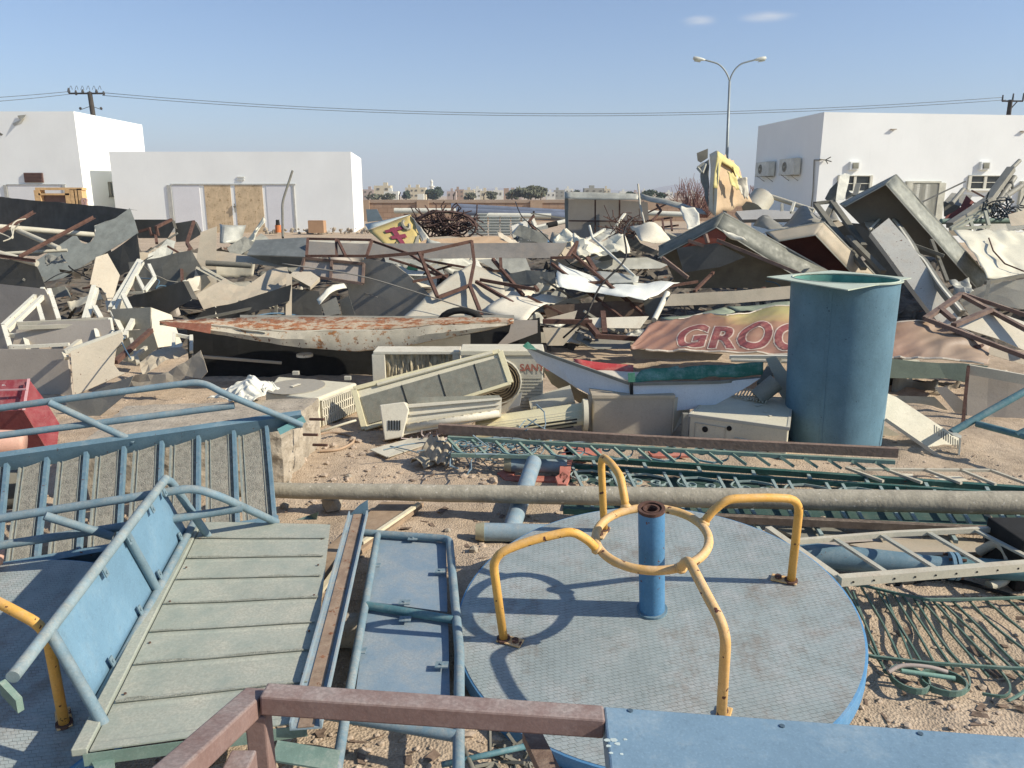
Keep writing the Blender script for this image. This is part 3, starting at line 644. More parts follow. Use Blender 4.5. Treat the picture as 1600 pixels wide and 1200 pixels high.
# ================================================================ THE SCRAP HEAP
MT = [(6, -.6), (8.6, -.5), (9.6, -.12), (11, .12), (13, .5), (15, .9), (17.5, 1.25), (19.5, 1.1), (21.5, .1), (24, -.6)]
def mz(x, y):
    for (a, za), (b, zb) in zip(MT, MT[1:]):
        if y <= b:
            z = za + (zb - za) * (y - a) / (b - a); break
    else: z = -.6
    e = max(0, abs(x) - 9.5) / 4; z -= e * 1.2
    return z - .28 + .22 * noise.noise(Vector((x * .9, y * .9, 2))) + .1 * noise.noise(Vector((x * 3, y * 3, 5)))
gx, gy = 120, 80; vs = []
for j in range(gy + 1):
    for i in range(gx + 1):
        x = -14 + 28 * i / gx; y = 7.5 + 16.5 * j / gy; vs.append((x, y, max(-.4, mz(x, y)) + (.07 * noise.noise(Vector((x * 7, y * 7, 1))))))
fs = [(j * (gx + 1) + i, j * (gx + 1) + i + 1, (j + 1) * (gx + 1) + i + 1, (j + 1) * (gx + 1) + i) for j in range(gy) for i in range(gx)]
m = MB(); m.add(vs, fs)
for i in range(2600):   # shreds of metal too many to count
    x = random.uniform(-11, 11); y = random.uniform(9, 20); z = mz(x, y)
    if z < -.05 or y < 9.7: continue
    u = Vector((random.gauss(0, 1), random.gauss(0, 1), random.gauss(0, .5))).normalized() * random.uniform(.04, .28); v = u.orthogonal().normalized() * random.uniform(.01, .09); o = Vector((x, y, z + random.uniform(0, .12)))
    m.add([o - u - v, o + u - v * .6, o + u * .8 + v, o - u * .7 + v], [(0, 1, 2, 3)])
m.build('scrap_rubble', mat('rubble_brown', (.11, .095, .075), .9, var=.6, sc=3.5, rust=.3, dust=.3, dcol=(.26, .22, .17)), kind='stuff', lab='mass of small torn metal shreds and dirt under the scrap heap', cat='rubble', recalc=False)

# loose sheets and bars filling the heap
fm = [galv_light, grey_mid, tan, galv, white_dirty, beige, grey_pink, cream, white_dirty, tan]
lab_s = {'galvanised_steel': 'grey galvanised sheet scrap lying loose between the big pieces of the heap', 'grey_painted_metal': 'grey painted sheet scrap lying loose between the big pieces of the heap', 'dusty_tan_sheet': 'dusty tan sheet scrap lying loose between the big pieces of the heap',
         'dark_grey_metal': 'dark grey sheet scrap lying loose between the big pieces of the heap', 'dirty_white_metal': 'dirty white sheet scrap lying loose between the big pieces of the heap', 'beige_board': 'beige board scrap lying loose between the big pieces of the heap'}
def filler(px, py, k, s0=34, s1=95, mats_=None):
    if any(x0 < px < x1 and y0 < py < y1 for x0, x1, y0, y1 in ((40, 235, 320, 455), (865, 1065, 412, 472), (295, 345, 350, 440), (560, 670, 330, 385))): return
    mm = (mats_ or fm)[k % len(mats_ or fm)]
    a = random.uniform(-.45, .45); w = random.uniform(s0, s1); h = w * random.uniform(.16, .42); n = nv(random.choice([(random.uniform(-.2, .7), -.75, random.uniform(.2, .95)) for _ in range(3)])); c = W(px, py, None, random.uniform(.5, 1.1))
    pp = []
    for (u, v) in [(-1, -1), (1, -.8), (1, 1), (-1, 1)]:
        u += random.uniform(-.25, .25); v += random.uniform(-.3, .3); pp.append(onp(px + (u * w * math.cos(a) - v * h * math.sin(a)) / 2, py + (u * w * math.sin(a) + v * h * math.cos(a)) / 2, c, n))
    A_, f1, f2, ph = random.uniform(.02, .10), random.uniform(2, 7), random.uniform(-2, 2), random.random() * 6
    q = (pp[0] - pp[3]).length
    if k % 3: patch('loose_sheet', pp, mm, 16, 6, .035, 2.4, fn=lambda u, v: n * (A_ * math.sin(u * f1 + v * f2 + ph) + (.12 * q * max(0, v - .85) / .15 if k % 2 else 0)), lab='x', grp='x', edge=.05, auto=22)
    else: sheet('loose_sheet', [pp[0], pp[0].lerp(pp[1], .4), pp[1], pp[2], pp[3]], mm, n=n, lab='x', grp='x', amp=.03, fr=2.2, L=.22, rim=random.uniform(.05, .12), rims={0, 1, 2})
def fillbar(px, py, k):
    a = random.uniform(-.6, .6); l = random.uniform(25, 75); p = (px - l * math.cos(a), py - l * math.sin(a), D(py) + random.uniform(.25, .8)); q = (px + l * math.cos(a), py + l * math.sin(a), D(py) + random.uniform(.25, 1.0))
    mm, la = ((rusty, 'thin rusty bar lying loose across the heap'), (white_dirty, 'thin dirty white bar lying loose across the heap'), (grey_mid, 'thin grey bar lying loose across the heap'))[k % 3]
    bars('loose_bar', [[p, q]], .035, .035, mm, lab=la, cat='metal bar', grp='loose ' + mm.name.replace('_', ' ') + ' bars in the heap')
k = 0
for (x0, x1, y0, y1, n) in ((0, 480, 395, 470, 20), (160, 480, 470, 500, 8), (440, 900, 390, 440, 18), (760, 1030, 395, 470, 16), (850, 1040, 470, 540, 14), (1150, 1340, 335, 420, 8), (1380, 1600, 560, 620, 6), (700, 1100, 365, 400, 12), (1480, 1600, 340, 362, 6), (230, 420, 360, 410, 10)):
    for i in range(int(n * .72)): k += 1; filler(random.uniform(x0, x1), random.uniform(y0, y1), k)
for (x0, x1, y0, y1, n) in ((0, 480, 390, 520, 16), (440, 900, 395, 480, 14), (850, 1040, 440, 540, 12), (880, 1100, 340, 400, 8), (1470, 1600, 300, 355, 6)):
    for i in range(int(n * .6)): k += 1; fillbar(random.uniform(x0, x1), random.uniform(y0, y1), k)

S = sheet
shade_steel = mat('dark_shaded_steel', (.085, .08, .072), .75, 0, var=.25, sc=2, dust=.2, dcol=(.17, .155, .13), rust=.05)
# cables and rags strewn over the heap
cabm = [mat('black_cable_m', (.02, .02, .022), .5, dust=.2), mat('grey_cable_m', (.20, .19, .18), .6, dust=.2), mat('faded_blue_cable_m', (.07, .14, .20), .6, dust=.2)]
ragm = [mat('dusty_cloth', (.34, .29, .22), .95, dust=.3), mat('grey_cloth', (.22, .22, .21), .95, dust=.3), mat('white_film', (.62, .61, .57), .4)]
for i in range(20):
    x0, y0 = random.choice([(random.uniform(20, 470), random.uniform(390, 510)), (random.uniform(470, 1040), random.uniform(395, 480)), (random.uniform(850, 1060), random.uniform(500, 545)), (random.uniform(1050, 1300), random.uniform(335, 440))]); P = [W(x0, y0, D(y0) + .1)]; d = Vector((random.gauss(0, .3), random.gauss(0, .15), random.gauss(0, .1)))
    for k_ in range(5): P.append(P[-1] + d); d = d + Vector((random.gauss(0, .2), random.gauss(0, .12), random.gauss(-.04, .1)))
    m = MB(); m.tube(spl(P, 5), random.choice([.007, .010, .014]), 5); m.build('loose_cable', cabm[i % 3], lab='x', cat='cable', grp='x', smooth=True)
for i in range(14):
    x0, y0 = random.choice([(random.uniform(20, 470), random.uniform(400, 490)), (random.uniform(480, 1040), random.uniform(400, 470)), (random.uniform(860, 1000), random.uniform(505, 540))]); Y0 = D(y0) + .25; w_ = random.uniform(16, 30)
    patch('loose_rag', [(x0, y0, Y0 + .2), (x0 + w_, y0 - 3, Y0 + .15), (x0 + w_ * 1.1, y0 + w_ * .5, Y0 - .1), (x0 - 4, y0 + w_ * .4, Y0)], ragm[i % 3], 16, 12, .07, 5.5, lab='x', cat='rag', grp='x', edge=.08, auto=60)
# ---- left side
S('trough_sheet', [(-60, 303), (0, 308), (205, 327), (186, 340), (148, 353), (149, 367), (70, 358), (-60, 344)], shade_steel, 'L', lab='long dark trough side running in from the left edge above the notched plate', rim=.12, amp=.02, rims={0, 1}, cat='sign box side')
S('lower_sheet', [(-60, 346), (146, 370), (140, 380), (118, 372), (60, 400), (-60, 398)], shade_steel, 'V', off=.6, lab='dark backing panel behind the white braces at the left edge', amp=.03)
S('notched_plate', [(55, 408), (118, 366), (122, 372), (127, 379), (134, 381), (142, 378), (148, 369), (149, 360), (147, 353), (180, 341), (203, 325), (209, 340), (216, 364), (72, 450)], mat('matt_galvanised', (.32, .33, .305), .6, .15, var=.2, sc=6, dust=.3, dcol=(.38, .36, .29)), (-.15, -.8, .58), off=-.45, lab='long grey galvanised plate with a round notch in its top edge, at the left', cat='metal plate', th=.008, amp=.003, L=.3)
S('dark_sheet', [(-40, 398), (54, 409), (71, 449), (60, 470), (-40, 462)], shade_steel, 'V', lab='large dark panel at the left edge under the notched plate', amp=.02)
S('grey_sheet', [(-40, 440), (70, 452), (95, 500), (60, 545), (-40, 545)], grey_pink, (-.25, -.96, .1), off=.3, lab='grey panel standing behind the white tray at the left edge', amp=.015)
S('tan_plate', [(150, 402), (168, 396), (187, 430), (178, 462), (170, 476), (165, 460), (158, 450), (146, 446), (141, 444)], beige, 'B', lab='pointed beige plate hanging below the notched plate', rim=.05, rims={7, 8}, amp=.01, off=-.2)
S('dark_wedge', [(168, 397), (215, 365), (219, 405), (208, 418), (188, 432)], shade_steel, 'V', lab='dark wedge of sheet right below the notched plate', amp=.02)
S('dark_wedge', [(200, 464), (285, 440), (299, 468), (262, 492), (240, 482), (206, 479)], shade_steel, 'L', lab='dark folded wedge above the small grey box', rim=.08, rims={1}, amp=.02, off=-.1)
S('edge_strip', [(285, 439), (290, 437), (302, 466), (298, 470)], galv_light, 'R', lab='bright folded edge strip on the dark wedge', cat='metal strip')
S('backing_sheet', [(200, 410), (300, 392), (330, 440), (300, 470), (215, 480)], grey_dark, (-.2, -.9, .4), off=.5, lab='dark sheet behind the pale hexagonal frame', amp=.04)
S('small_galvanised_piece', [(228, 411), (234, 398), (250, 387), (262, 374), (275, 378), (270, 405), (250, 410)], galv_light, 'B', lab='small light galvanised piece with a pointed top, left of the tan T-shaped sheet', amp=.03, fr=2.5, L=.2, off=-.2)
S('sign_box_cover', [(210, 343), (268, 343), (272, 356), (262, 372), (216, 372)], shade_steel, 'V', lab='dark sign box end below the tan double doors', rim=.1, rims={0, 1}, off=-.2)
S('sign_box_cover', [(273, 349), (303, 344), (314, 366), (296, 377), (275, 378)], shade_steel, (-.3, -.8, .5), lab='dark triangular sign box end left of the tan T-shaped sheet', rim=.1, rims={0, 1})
# T-shaped tan sheet
t = thing('folded_sheet', 'tan T-shaped sheet standing upright below the garage doors', 'folded sheet', W(320, 465))
S('upright', [(313, 363), (326, 358), (339, 354), (338, 400), (339, 462), (332, 456), (325, 464), (300, 465), (306, 410)], tan, (.1, -.85, .5), par=t, amp=.015, L=.3, off=-.5, th=.006)
S('cross_flap', [(331, 392), (400, 402), (460, 414), (450, 419), (400, 414), (326, 414)], tan, 'U', par=t, anchor=(350, 405, 13.6), amp=.02)
tubes('dark_tube', [(322, 411, 13.2), (393, 415, 13.3)], .05, grey_dark, lab='short dark round tube under the tan T-shaped sheet', cat='tube')
S('torn_tan_sheet', [(308, 463), (335, 447), (355, 434), (362, 444), (385, 446), (398, 438), (420, 422), (448, 418), (456, 440), (430, 457), (370, 472), (318, 485)], tan, 'T', lab='torn tan sheet with a ragged upper edge above the rusted trough', amp=.05, fr=1.4, L=.2, smooth=False, off=-.1)
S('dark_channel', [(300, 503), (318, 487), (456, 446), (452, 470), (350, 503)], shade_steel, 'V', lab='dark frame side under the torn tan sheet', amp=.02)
bars('upright_bars', [[(375, 470, 11.3), (374, 500, 11.2)], [(391, 466, 11.3), (390, 498, 11.2)], [(432, 455, 11.3), (431, 492, 11.2)], [(305, 500, 11), (450, 470, 11.3)]], .04, .04, grey_dark, lab='dark upright bars in the gap under the torn tan sheet', cat='frame')
patch('bent_sheet', [(343, 350, 16.3), (384, 352, 16.2), (378, 378, 15.8), (345, 378, 15.9)], galv_light, 10, 6, .03, fn=lambda u, v: Vector((0, -.45 * math.sin(u * 3.14), 0)), lab='small curved bright sheet just under the tan double doors')
patch('curled_strip', [(384, 375, 15.8), (409, 341, 16.2), (414, 346, 16), (392, 378, 15.6)], tarp, 8, 4, .08, 3, lab='curled cream strip below the right door leaf', L=.2) if False else patch('curled_strip', [(384, 375, 15.8), (409, 341, 16.2), (415, 349, 16), (392, 379, 15.6)], tarp, 8, 4, .08, 3, lab='curled cream strip below the right door leaf')
S('crumpled_sheet', [(355, 388), (384, 370), (397, 382), (376, 399), (360, 398)], galv, 'B', lab='crumpled galvanised sheet left of the slate grey box', amp=.05, fr=3, L=.2)
S('crumpled_sheet', [(393, 376), (408, 364), (421, 376), (408, 390)], galv_light, 'T', lab='small crumpled bright sheet behind the slate grey box', amp=.04, fr=3, L=.2)
# braces, bars at the far left
for (p, r, la) in (([(-30, 352, 13.5), (147, 367, 14.5)], .05, 'long white brace pipe reaching the notch of the plate'), ([(28, 360, 13.8), (92, 388, 13.2)], .045, 'short white brace pipe sloping down to the notched plate'), ([(-30, 388, 12.8), (58, 412, 12.6)], .05, 'white brace pipe with a brown lower end at the left edge'), ([(-30, 398, 13.2), (105, 391, 13.6)], .03, 'thin white brace pipe behind the notched plate')):
    tubes('brace_pipe', p, r, white_dirty, lab=la, cat='pipe')
for (p, la) in (([(-20, 375, 13), (52, 333, 14.6)], 'rusty angle bar crossing the far left brace pipes'), ([(30, 403, 12.6), (146, 341, 14.4)], 'long rusty angle bar rising to the dark trough'), ([(-20, 399, 12.4), (56, 410, 12.2)], 'rusty edge bar at the foot of the white braces')):
    bars('angle_bar', [p], .05, .05, rusty, prof=Lp(.05, .008), lab=la, cat='metal bar')
m = MB(); m.tube(spl([(-5, 362, 13), (10, 368, 13), (20, 372, 12.9), (18, 355, 13.2), (26, 345, 13.4), (40, 342, 13.6)], 6), .01, 5); m.tube(spl([(5, 377, 12.8), (18, 371, 12.9), (22, 358, 13), (30, 350, 13)], 6), .01, 5)
m.build('loose_cable', white_dirty, lab='thin pale cable looped round the far left braces', cat='cable')
bars('rusty_bracket', [[(217, 362, 15), (234, 357, 15), (237, 367, 15), (247, 367, 15), (244, 355, 15), (268, 343, 15.4)], [(243, 367, 15), (245, 380, 14.8)]], .05, .05, rusty, lab='zigzag rusty bracket between the notched plate and the garage', cat='bracket')
bars('rusty_strut', [[(292, 380, 14.6), (303, 346, 15.4)], [(292, 380, 14.6), (297, 388, 14.3), (289, 411, 13.6)]], .05, .05, rusty, lab='rusty strut leaning on the dark triangular box end', cat='metal bar')
bars('rusty_strut', [[(283, 405, 13.8), (285, 440, 12.9)]], .05, .05, rusty, lab='short upright rusty strut left of the tan T-shaped sheet', cat='metal bar')
# white light-frames
def lframe(name, segs, w, la): bars(name, segs, w, w, white_paint, lab=la, cat='metal frame', grp='white light fitting frames')
lframe('lamp_bracket', [[(5, 509, 10.2), (68, 451, 11.2)], [(11, 517, 10.1), (76, 455, 11.1)], [(6, 510, 10.1), (16, 543, 9.7)], [(32, 503, 10.3), (44, 543, 9.8)], [(77, 453, 11.2), (92, 500, 10.5)], [(60, 478, 10.8), (67, 502, 10.4)], [(12, 524, 10), (32, 524, 10)], [(16, 542, 9.7), (42, 542, 9.7)]], .055, 'white two-rail frame with legs at the left edge')
lframe('lamp_bracket', [[(173, 482, 10.9), (218, 407, 12.2)], [(179, 486, 10.8), (222, 409, 12.1)], [(176, 489, 10.6), (195, 526, 10)], [(195, 526, 10), (210, 497, 10.4)], [(210, 497, 10.4), (192, 461, 11)]], .06, 'white double post with a pale hexagonal loop at its foot')
lframe('lamp_bracket', [[(132, 499, 10.6), (147, 448, 11.4)], [(138, 499, 10.6), (151, 452, 11.4)], [(148, 480, 10.8), (158, 498, 10.5)]], .06, 'short white double post under the pointed beige plate')
lframe('lamp_bracket', [[(212, 428, 11.8), (226, 455, 11.2)], [(226, 455, 11.2), (242, 434, 11.5)], [(242, 434, 11.5), (233, 414, 11.9)]], .045, 'small open white frame right of the double post')
# tray with white rim
t = thing('sign_tray', 'shallow grey tray with a white rim lying at the left under the frames', 'tray', G(80, 600))
S('tray_floor', [(28, 505), (172, 499), (176, 528), (110, 540), (18, 546)], grey_pink, (-.1, -.9, .42), par=t, anchor=(90, 525, 9.9), off=0)
bars('rim', [[(28, 506, 10), (172, 499, 10.1)], [(30, 512, 9.9), (150, 508, 10)]], .05, .05, white_dirty, t)
bars('rim', [[(18, 543, 9.6), (108, 538, 9.7)]], .04, .04, white_paint, t)
bars('rim', [[(172, 499, 10.1), (177, 527, 9.8)], [(150, 515, 10), (172, 501, 10.1)], [(150, 515, 9.9), (153, 528, 9.8)]], .05, .05, white_paint, t)
S('standing_board', [(-40, 545), (30, 546), (104, 545), (113, 617), (80, 655), (-40, 655)], grey_pink, (-.12, -.98, .15), Y=8.9, lab='large pinkish grey panel standing behind the red box', cat='panel', th=.03, amp=.006)
t = thing('leaning_board', 'beige board with a bitten right edge and white top rail', 'board', G(115, 640))
S('board_face', [(110, 549), (191, 519), (192, 537), (182, 543), (179, 556), (178, 570), (186, 580), (196, 583), (116, 618)], beige, (.25, -.9, .35), par=t, Y=8.5, th=.02)
bars('rail', [[(103, 550, 8.5), (191, 518, 8.7)]], .06, .05, white_paint, t)
bars('rail', [[(103, 550, 8.5), (125, 533, 8.8)], [(100, 552, 8.5), (104, 560, 8.45)]], .05, .05, white_dirty, t)
# grey box with lit side
t = thing('grey_cabinet', 'grey cabinet with a lit beige side behind the bitten board', 'cabinet', W(235, 545))
S('front', [(172, 483), (235, 480), (235, 513), (200, 516), (182, 505)], grey_mid, (-.15, -.98, .1), par=t, anchor=(234, 500, 10.3), th=.02)
S('side', [(235, 480), (268, 492), (278, 520), (285, 538), (247, 543), (238, 514)], cream, (.7, -.65, .3), par=t, anchor=(235, 500, 10.3), th=.02)
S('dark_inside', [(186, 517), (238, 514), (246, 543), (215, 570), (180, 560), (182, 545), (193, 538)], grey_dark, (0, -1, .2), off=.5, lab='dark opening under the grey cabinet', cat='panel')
bars('rusty_strut', [[(180, 566, 8.8), (236, 516, 9.8)]], .06, .05, rusty, lab='rusty strut propped between the bitten board and the grey cabinet', cat='metal bar')
bars('grey_strut', [[(205, 530, 9.6), (216, 569, 8.9)], [(203, 562, 8.9), (228, 543, 9.4)]], .04, .04, white_dirty, lab='pale strut pair under the grey cabinet', cat='metal bar')
S('crumpled_tan_sheet', [(214, 570), (232, 556), (262, 541), (286, 539), (296, 552), (282, 566), (250, 577), (222, 590)], tan, 'T', lab='crumpled tan sheet beside the bitten board, upper of two', amp=.07, fr=2.2, L=.12, off=-.1)
S('crumpled_tan_sheet', [(200, 603), (215, 590), (250, 586), (300, 560), (316, 552), (326, 588), (314, 596), (286, 588), (270, 602), (225, 610)], tan, 'V', lab='crumpled tan sheet beside the bitten board, lower of two', amp=.06, fr=1.8, L=.15)
S('grey_flap', [(105, 630), (180, 600), (210, 590), (195, 620), (150, 655), (110, 650)], grey_mid, 'V', lab='grey flap under the bitten board by the concrete block', amp=.03)
S('pale_flap', [(255, 545), (285, 535), (285, 541), (262, 548)], white_paint, 'U', lab='small white flap at the tip of the rusted trough', off=-.2)
bars('bracket', [[(272, 520, 9.6), (271, 545, 9.3)], [(299, 525, 9.6), (299, 550, 9.2)], [(270, 522, 9.6), (300, 528, 9.6)]], .04, .04, white_paint, lab='small white frame legs under the left tip of the rusted trough', cat='metal frame')
bars('long_strip', [[(300, 556, 9.4), (440, 567, 9.6)]], .04, .03, beige, lab='thin pale strip in the dark gap under the rusted trough', cat='strip')

# ---- the long rusted trough
S('hollow_shade_sheet', [(290, 505), (600, 548), (845, 500), (852, 590), (600, 592), (300, 591)], dark, 'F', Y=9.75, lab='black sheet standing in the deep hollow under the rusted trough', amp=.05)  # added sheet; its black colour supplies the shade of the hollow
t = thing('rusted_trough', 'long boat-shaped trough with peeling white paint and orange rust', 'trough', G(520, 640))
yf = 8.9
def tro(u, v):
    return Vector((0, 0, 0))
top = [(250, 502), (330, 499), (420, 497), (520, 496), (640, 498), (740, 497), (803, 499)]
mid = [(250, 506), (328, 508), (385, 516), (430, 517), (500, 517), (600, 516), (680, 508), (803, 505)]
bot = [(252, 508), (330, 521), (400, 533), (470, 543), (550, 549), (620, 543), (700, 528), (760, 516), (803, 506)]
def lerpP(pp, x):
    for (a, ya), (b, yb) in zip(pp, pp[1:]):
        if x <= b: return ya + (yb - ya) * (x - a) / (b - a)
    return pp[-1][1]
vs = []; fs = []; n = 60; K = 8
for i in range(n + 1):
    x = 250 + 553 * i / n; yt, ym, yb = lerpP(top, x), lerpP(mid, x) + 1.2 * noise.noise(Vector((x * .08, 0, 0))), lerpP(bot, x); e = math.sin(math.pi * i / n) ** .7
    rows = [W(x, yt, yf + .65 * e + .05), W(x, (yt + ym) / 2, yf + .4 * e + .03), W(x, ym, yf + .12 * e), W(x, ym + 1.5, yf + .02), W(x, (ym + yb) / 2 + 1, yf - .02), W(x, yb, yf)]
    r = rows[-1]; rows.append(r + Vector((0, .25 * e + .02, -.06 * e))); rows.append(rows[-1] + Vector((0, .35 * e, .04)))
    vs += [p + crump(p, .012, 5, 4) for p in rows]
for i in range(n):
    for j in range(K - 1): a = i * K + j; fs.append((a, a + 1, a + K + 1, a + K))
o = obj('side', [v for v in vs], [f for f in fs if f[0] % K >= 2], rust_white, t, sol=.01, smooth=True, auto=35)
o2 = obj('inside', [v for v in vs], [f for f in fs if f[0] % K < 2], rust_orange, t, sol=.01, smooth=True, auto=35)
S('end_panel', [(248, 502), (330, 506), (328, 521), (262, 509)], mat('red_oxide_patch', (.26, .10, .06), .9, var=.3, sc=12, dust=.3, chips=.2), (0, -.8, .6), par=t, anchor=(320, 513, 8.82), th=.01)
m = MB(); m.tube([p + Vector((0, 0, .012)) for p in spl([(330, 509, 8.93), (360, 512, 8.93), (385, 517, 8.9), (405, 519, 8.9), (415, 521, 8.9)], 5)], .012, 5); m.tube(spl([(425, 516, 8.96), (470, 518, 8.96), (520, 516, 8.97), (600, 517, 8.97)], 5), .012, 5); m.build('peeling_edge', white_dirty, t)
S('brown_board', [(735, 526), (803, 507), (795, 520), (775, 545), (760, 550), (735, 552)], mat('brown_underside', (.15, .11, .08), .8), (.2, -1, -.2), off=.25, lab='brown underside board hanging below the right tip of the rusted trough', cat='board')
S('rear_sheet', [(375, 492), (640, 494), (803, 492), (805, 500), (375, 500)], grey_mid, 'S', Y=10.2, lab='grey panel edge peeping over the rusted trough', th=.02)
S('grey_board', [(596, 545), (735, 522), (735, 553), (600, 553)], grey_mid, 'F', Y=9.5, lab='grey panel under the right half of the rusted trough', cat='panel')
S('grey_board', [(770, 546), (840, 520), (840, 500), (800, 500), (795, 520)], grey_pink, 'F', Y=9.7, lab='grey panel right of the rusted trough\'s tip', cat='panel')
m = MB(); m.disc(W(476, 553, 9.2), (0, 0, -1), .1, .03, 16); m.build('dome_lamp', white_paint, lab='small white dome fitting hanging under the rusted trough', cat='light fitting')

# ---- centre
t = thing('slate_box', 'slate grey sign box left of the rusty frames in the middle', 'sign box', W(430, 425))
S('top_face', [(399, 375), (481, 371), (479, 401), (386, 398)], mat('slate_grey', (.17, .185, .195), .6, .2, var=.15, sc=5, dust=.25, dcol=(.28, .28, .26)), (-.05, -.6, .8), par=t, anchor=(440, 388, 13.4), th=.01, amp=.008)
S('under_face', [(386, 399), (480, 402), (500, 408), (520, 417), (450, 418), (412, 408)], grey_dark, (-.1, -.9, -.3), par=t, anchor=(430, 402, 13.2), th=.01)
t = thing('long_fascia', 'long dull grey-brown fascia beam with an angled right end across the middle', 'fascia beam', W(680, 405))
S('face', [(480, 377), (560, 381), (700, 380), (886, 379), (878, 392), (868, 403), (700, 404), (560, 403), (480, 400)], mat('taupe_fascia', (.27, .245, .21), .7, 0, var=.14, sc=4, dust=.3), (0, -.93, .36), par=t, anchor=(680, 392, 13.3), rim=.16, rims={3, 4, 0, 1, 2}, amp=.012, L=.5)
S('inner_strip', [(482, 372), (575, 376), (576, 381), (482, 378)], white_dirty, 'U', par=t, anchor=(520, 377, 13.6))
S('taupe_sheet', [(540, 420), (575, 404), (613, 412), (640, 432), (673, 463), (650, 482), (626, 497), (552, 497), (545, 460)], mat('dark_taupe_panel', (.27, .245, .195), .8, var=.12, sc=4, dust=.2), (-.3, -.9, .25), lab='large dark taupe panel in the centre above the rusted trough', cat='panel', amp=.01, off=-.1, rim=.05, rims={2, 3})
t = thing('framed_hatch', 'two-pane hatch in a brown frame hanging in the centre', 'hatch', W(520, 445))
A4 = (520, 422, 12.2); nh = (0, -.85, .45)
S('pane', [(476, 404), (519, 408), (517, 435), (471, 429)], mat('dirty_hatch_pane', (.34, .30, .26), .8, var=.15, sc=6, dust=.4), nh, par=t, anchor=A4); S('pane', [(519, 408), (569, 413), (567, 442), (517, 435)], mat('dirty_hatch_pane', (0, 0, 0)), nh, par=t, anchor=A4)
hp = [onp(x, y, W(*A4), nv(nh)) + Vector((0, -.02, 0)) for x, y in ((476, 403), (569, 412), (567, 443), (470, 429))]; hm_ = [onp(x, y, W(*A4), nv(nh)) + Vector((0, -.02, 0)) for x, y in ((519, 407), (517, 436))]
bars('frame', [[hp[0], hp[1]], [hp[1], hp[2]], [hp[2], hp[3]], [hp[3], hp[0]], hm_], .04, .04, mat('brown_frame', (.17, .115, .09), .8, dust=.3), t)
t = thing('small_crate', 'small pale crate under the left end of the framed hatch', 'crate', W(475, 452))
S('top', [(452, 430), (470, 414), (500, 434), (485, 448)], beige, 'U', par=t, anchor=(475, 432, 12)); S('side', [(452, 430), (485, 448), (484, 453), (453, 434)], grey_dark, 'F', par=t, anchor=(475, 445, 11.85)); S('side', [(485, 448), (500, 434), (500, 440), (485, 453)], tan, 'R', par=t, anchor=(485, 448, 11.85))
patch('curled_strip', [(495, 468, 11.1), (538, 443, 11.5), (543, 450, 11.5), (499, 476, 11)], white_paint, 8, 4, .03, 4, fn=lambda u, v: Vector((0, 0, .06 * math.sin(u * 3.1))), lab='white curled strip under the framed hatch')
t = thing('lettered_board', 'dull board with one dark letter below the white curled strip', 'board', W(515, 495))
S('face', [(502, 476), (525, 464), (533, 490), (508, 494)], grey_mid, (-.1, -.95, .3), par=t, anchor=(515, 480, 11.1))
S('shadow_sheet', [(530, 470), (545, 462), (556, 496), (536, 497)], grey_dark, 'V', lab='narrow dark panel right of the lettered board')  # this dark sheet and the next put the gaps' shade into colour
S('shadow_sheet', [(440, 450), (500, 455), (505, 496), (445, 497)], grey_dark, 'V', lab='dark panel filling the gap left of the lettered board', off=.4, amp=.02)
bars('tan_upright', [[(452, 430, 11.9), (451, 495, 11.1)]], .08, .05, tan, lab='tan post standing behind the rusted trough', cat='post')

def frame(name, segs, la, w=.05, Y0=None, mt=rusty):
    bars(name, segs, w * .78, w * .78, mt, lab=la, cat='steel frame', prof=None)
y = 12.3
frame('steel_truss', [[(480, 373, y + .3), (580, 375, y + .2)], [(481, 373, y + .3), (479, 400, y - .2)], [(479, 400, y - .2), (573, 400, y - .2)], [(573, 400, y - .2), (581, 376, y + .2)], [(525, 374, y + .2), (526, 400, y - .2)], [(528, 376, y + .1), (540, 400, y - .3)]], 'rusty rectangular frame with crossbars in front of the slate grey box')
y = 11.8
frame('steel_truss', [[(572, 402, y), (656, 395, y), (737, 377, y + .3)], [(737, 377, y + .3), (741, 410, y), (734, 446, y - .5)], [(734, 446, y - .5), (684, 465, y - .9)], [(684, 465, y - .9), (655, 395, y)], [(734, 446, y - .5), (754, 497, y - 1.3)], [(660, 396, y), (658, 408, y)]], 'large bent rusty frame with a corner standing up in the centre', .06)
y = 12.2
frame('steel_truss', [[(583, 377, y + .5), (640, 397, y + .2), (700, 436, y - .4)], [(608, 404, y), (660, 420, y), (700, 437, y - .4)], [(660, 406, y), (745, 421, y), (788, 424, y)], [(645, 440, y - .5), (700, 430, y - .3)]], 'rusty frame of thin crossing rods beside the dark taupe panel', .045)
y = 12.0
frame('steel_truss', [[(770, 405, y + .3), (806, 448, y - .4), (818, 462, y - .6)], [(744, 440, y - .5), (806, 476, y - 1.1)], [(750, 437, y - .4), (835, 452, y - .6)], [(782, 404, y + .2), (783, 422, y)], [(779, 433, y), (780, 444, y)], [(836, 448, y - .6), (840, 454, y - .7)]], 'rusty frame of heavy bars right of the pale triangular sheet', .06)
y = 12.2
frame('steel_truss', [[(895, 397, y + .3), (1010, 495, y - 1.2)], [(862, 412, y), (960, 488, y - 1.1), (985, 508, y - 1.4)], [(886, 402, y + .1), (902, 378, y + .6)], [(902, 378, y + .6), (897, 398, y + .3)], [(860, 403, y), (896, 402, y)], [(880, 445, y - .4), (950, 440, y - .3)]], 'long rusty frame bars sloping down over the white foil sheet', .055)
bars('rusty_strut', [[(918, 403, 12.8), (931, 424, 12.4)]], .07, .05, rusty, lab='short thick rusty strut above the white foil sheet', cat='metal bar')
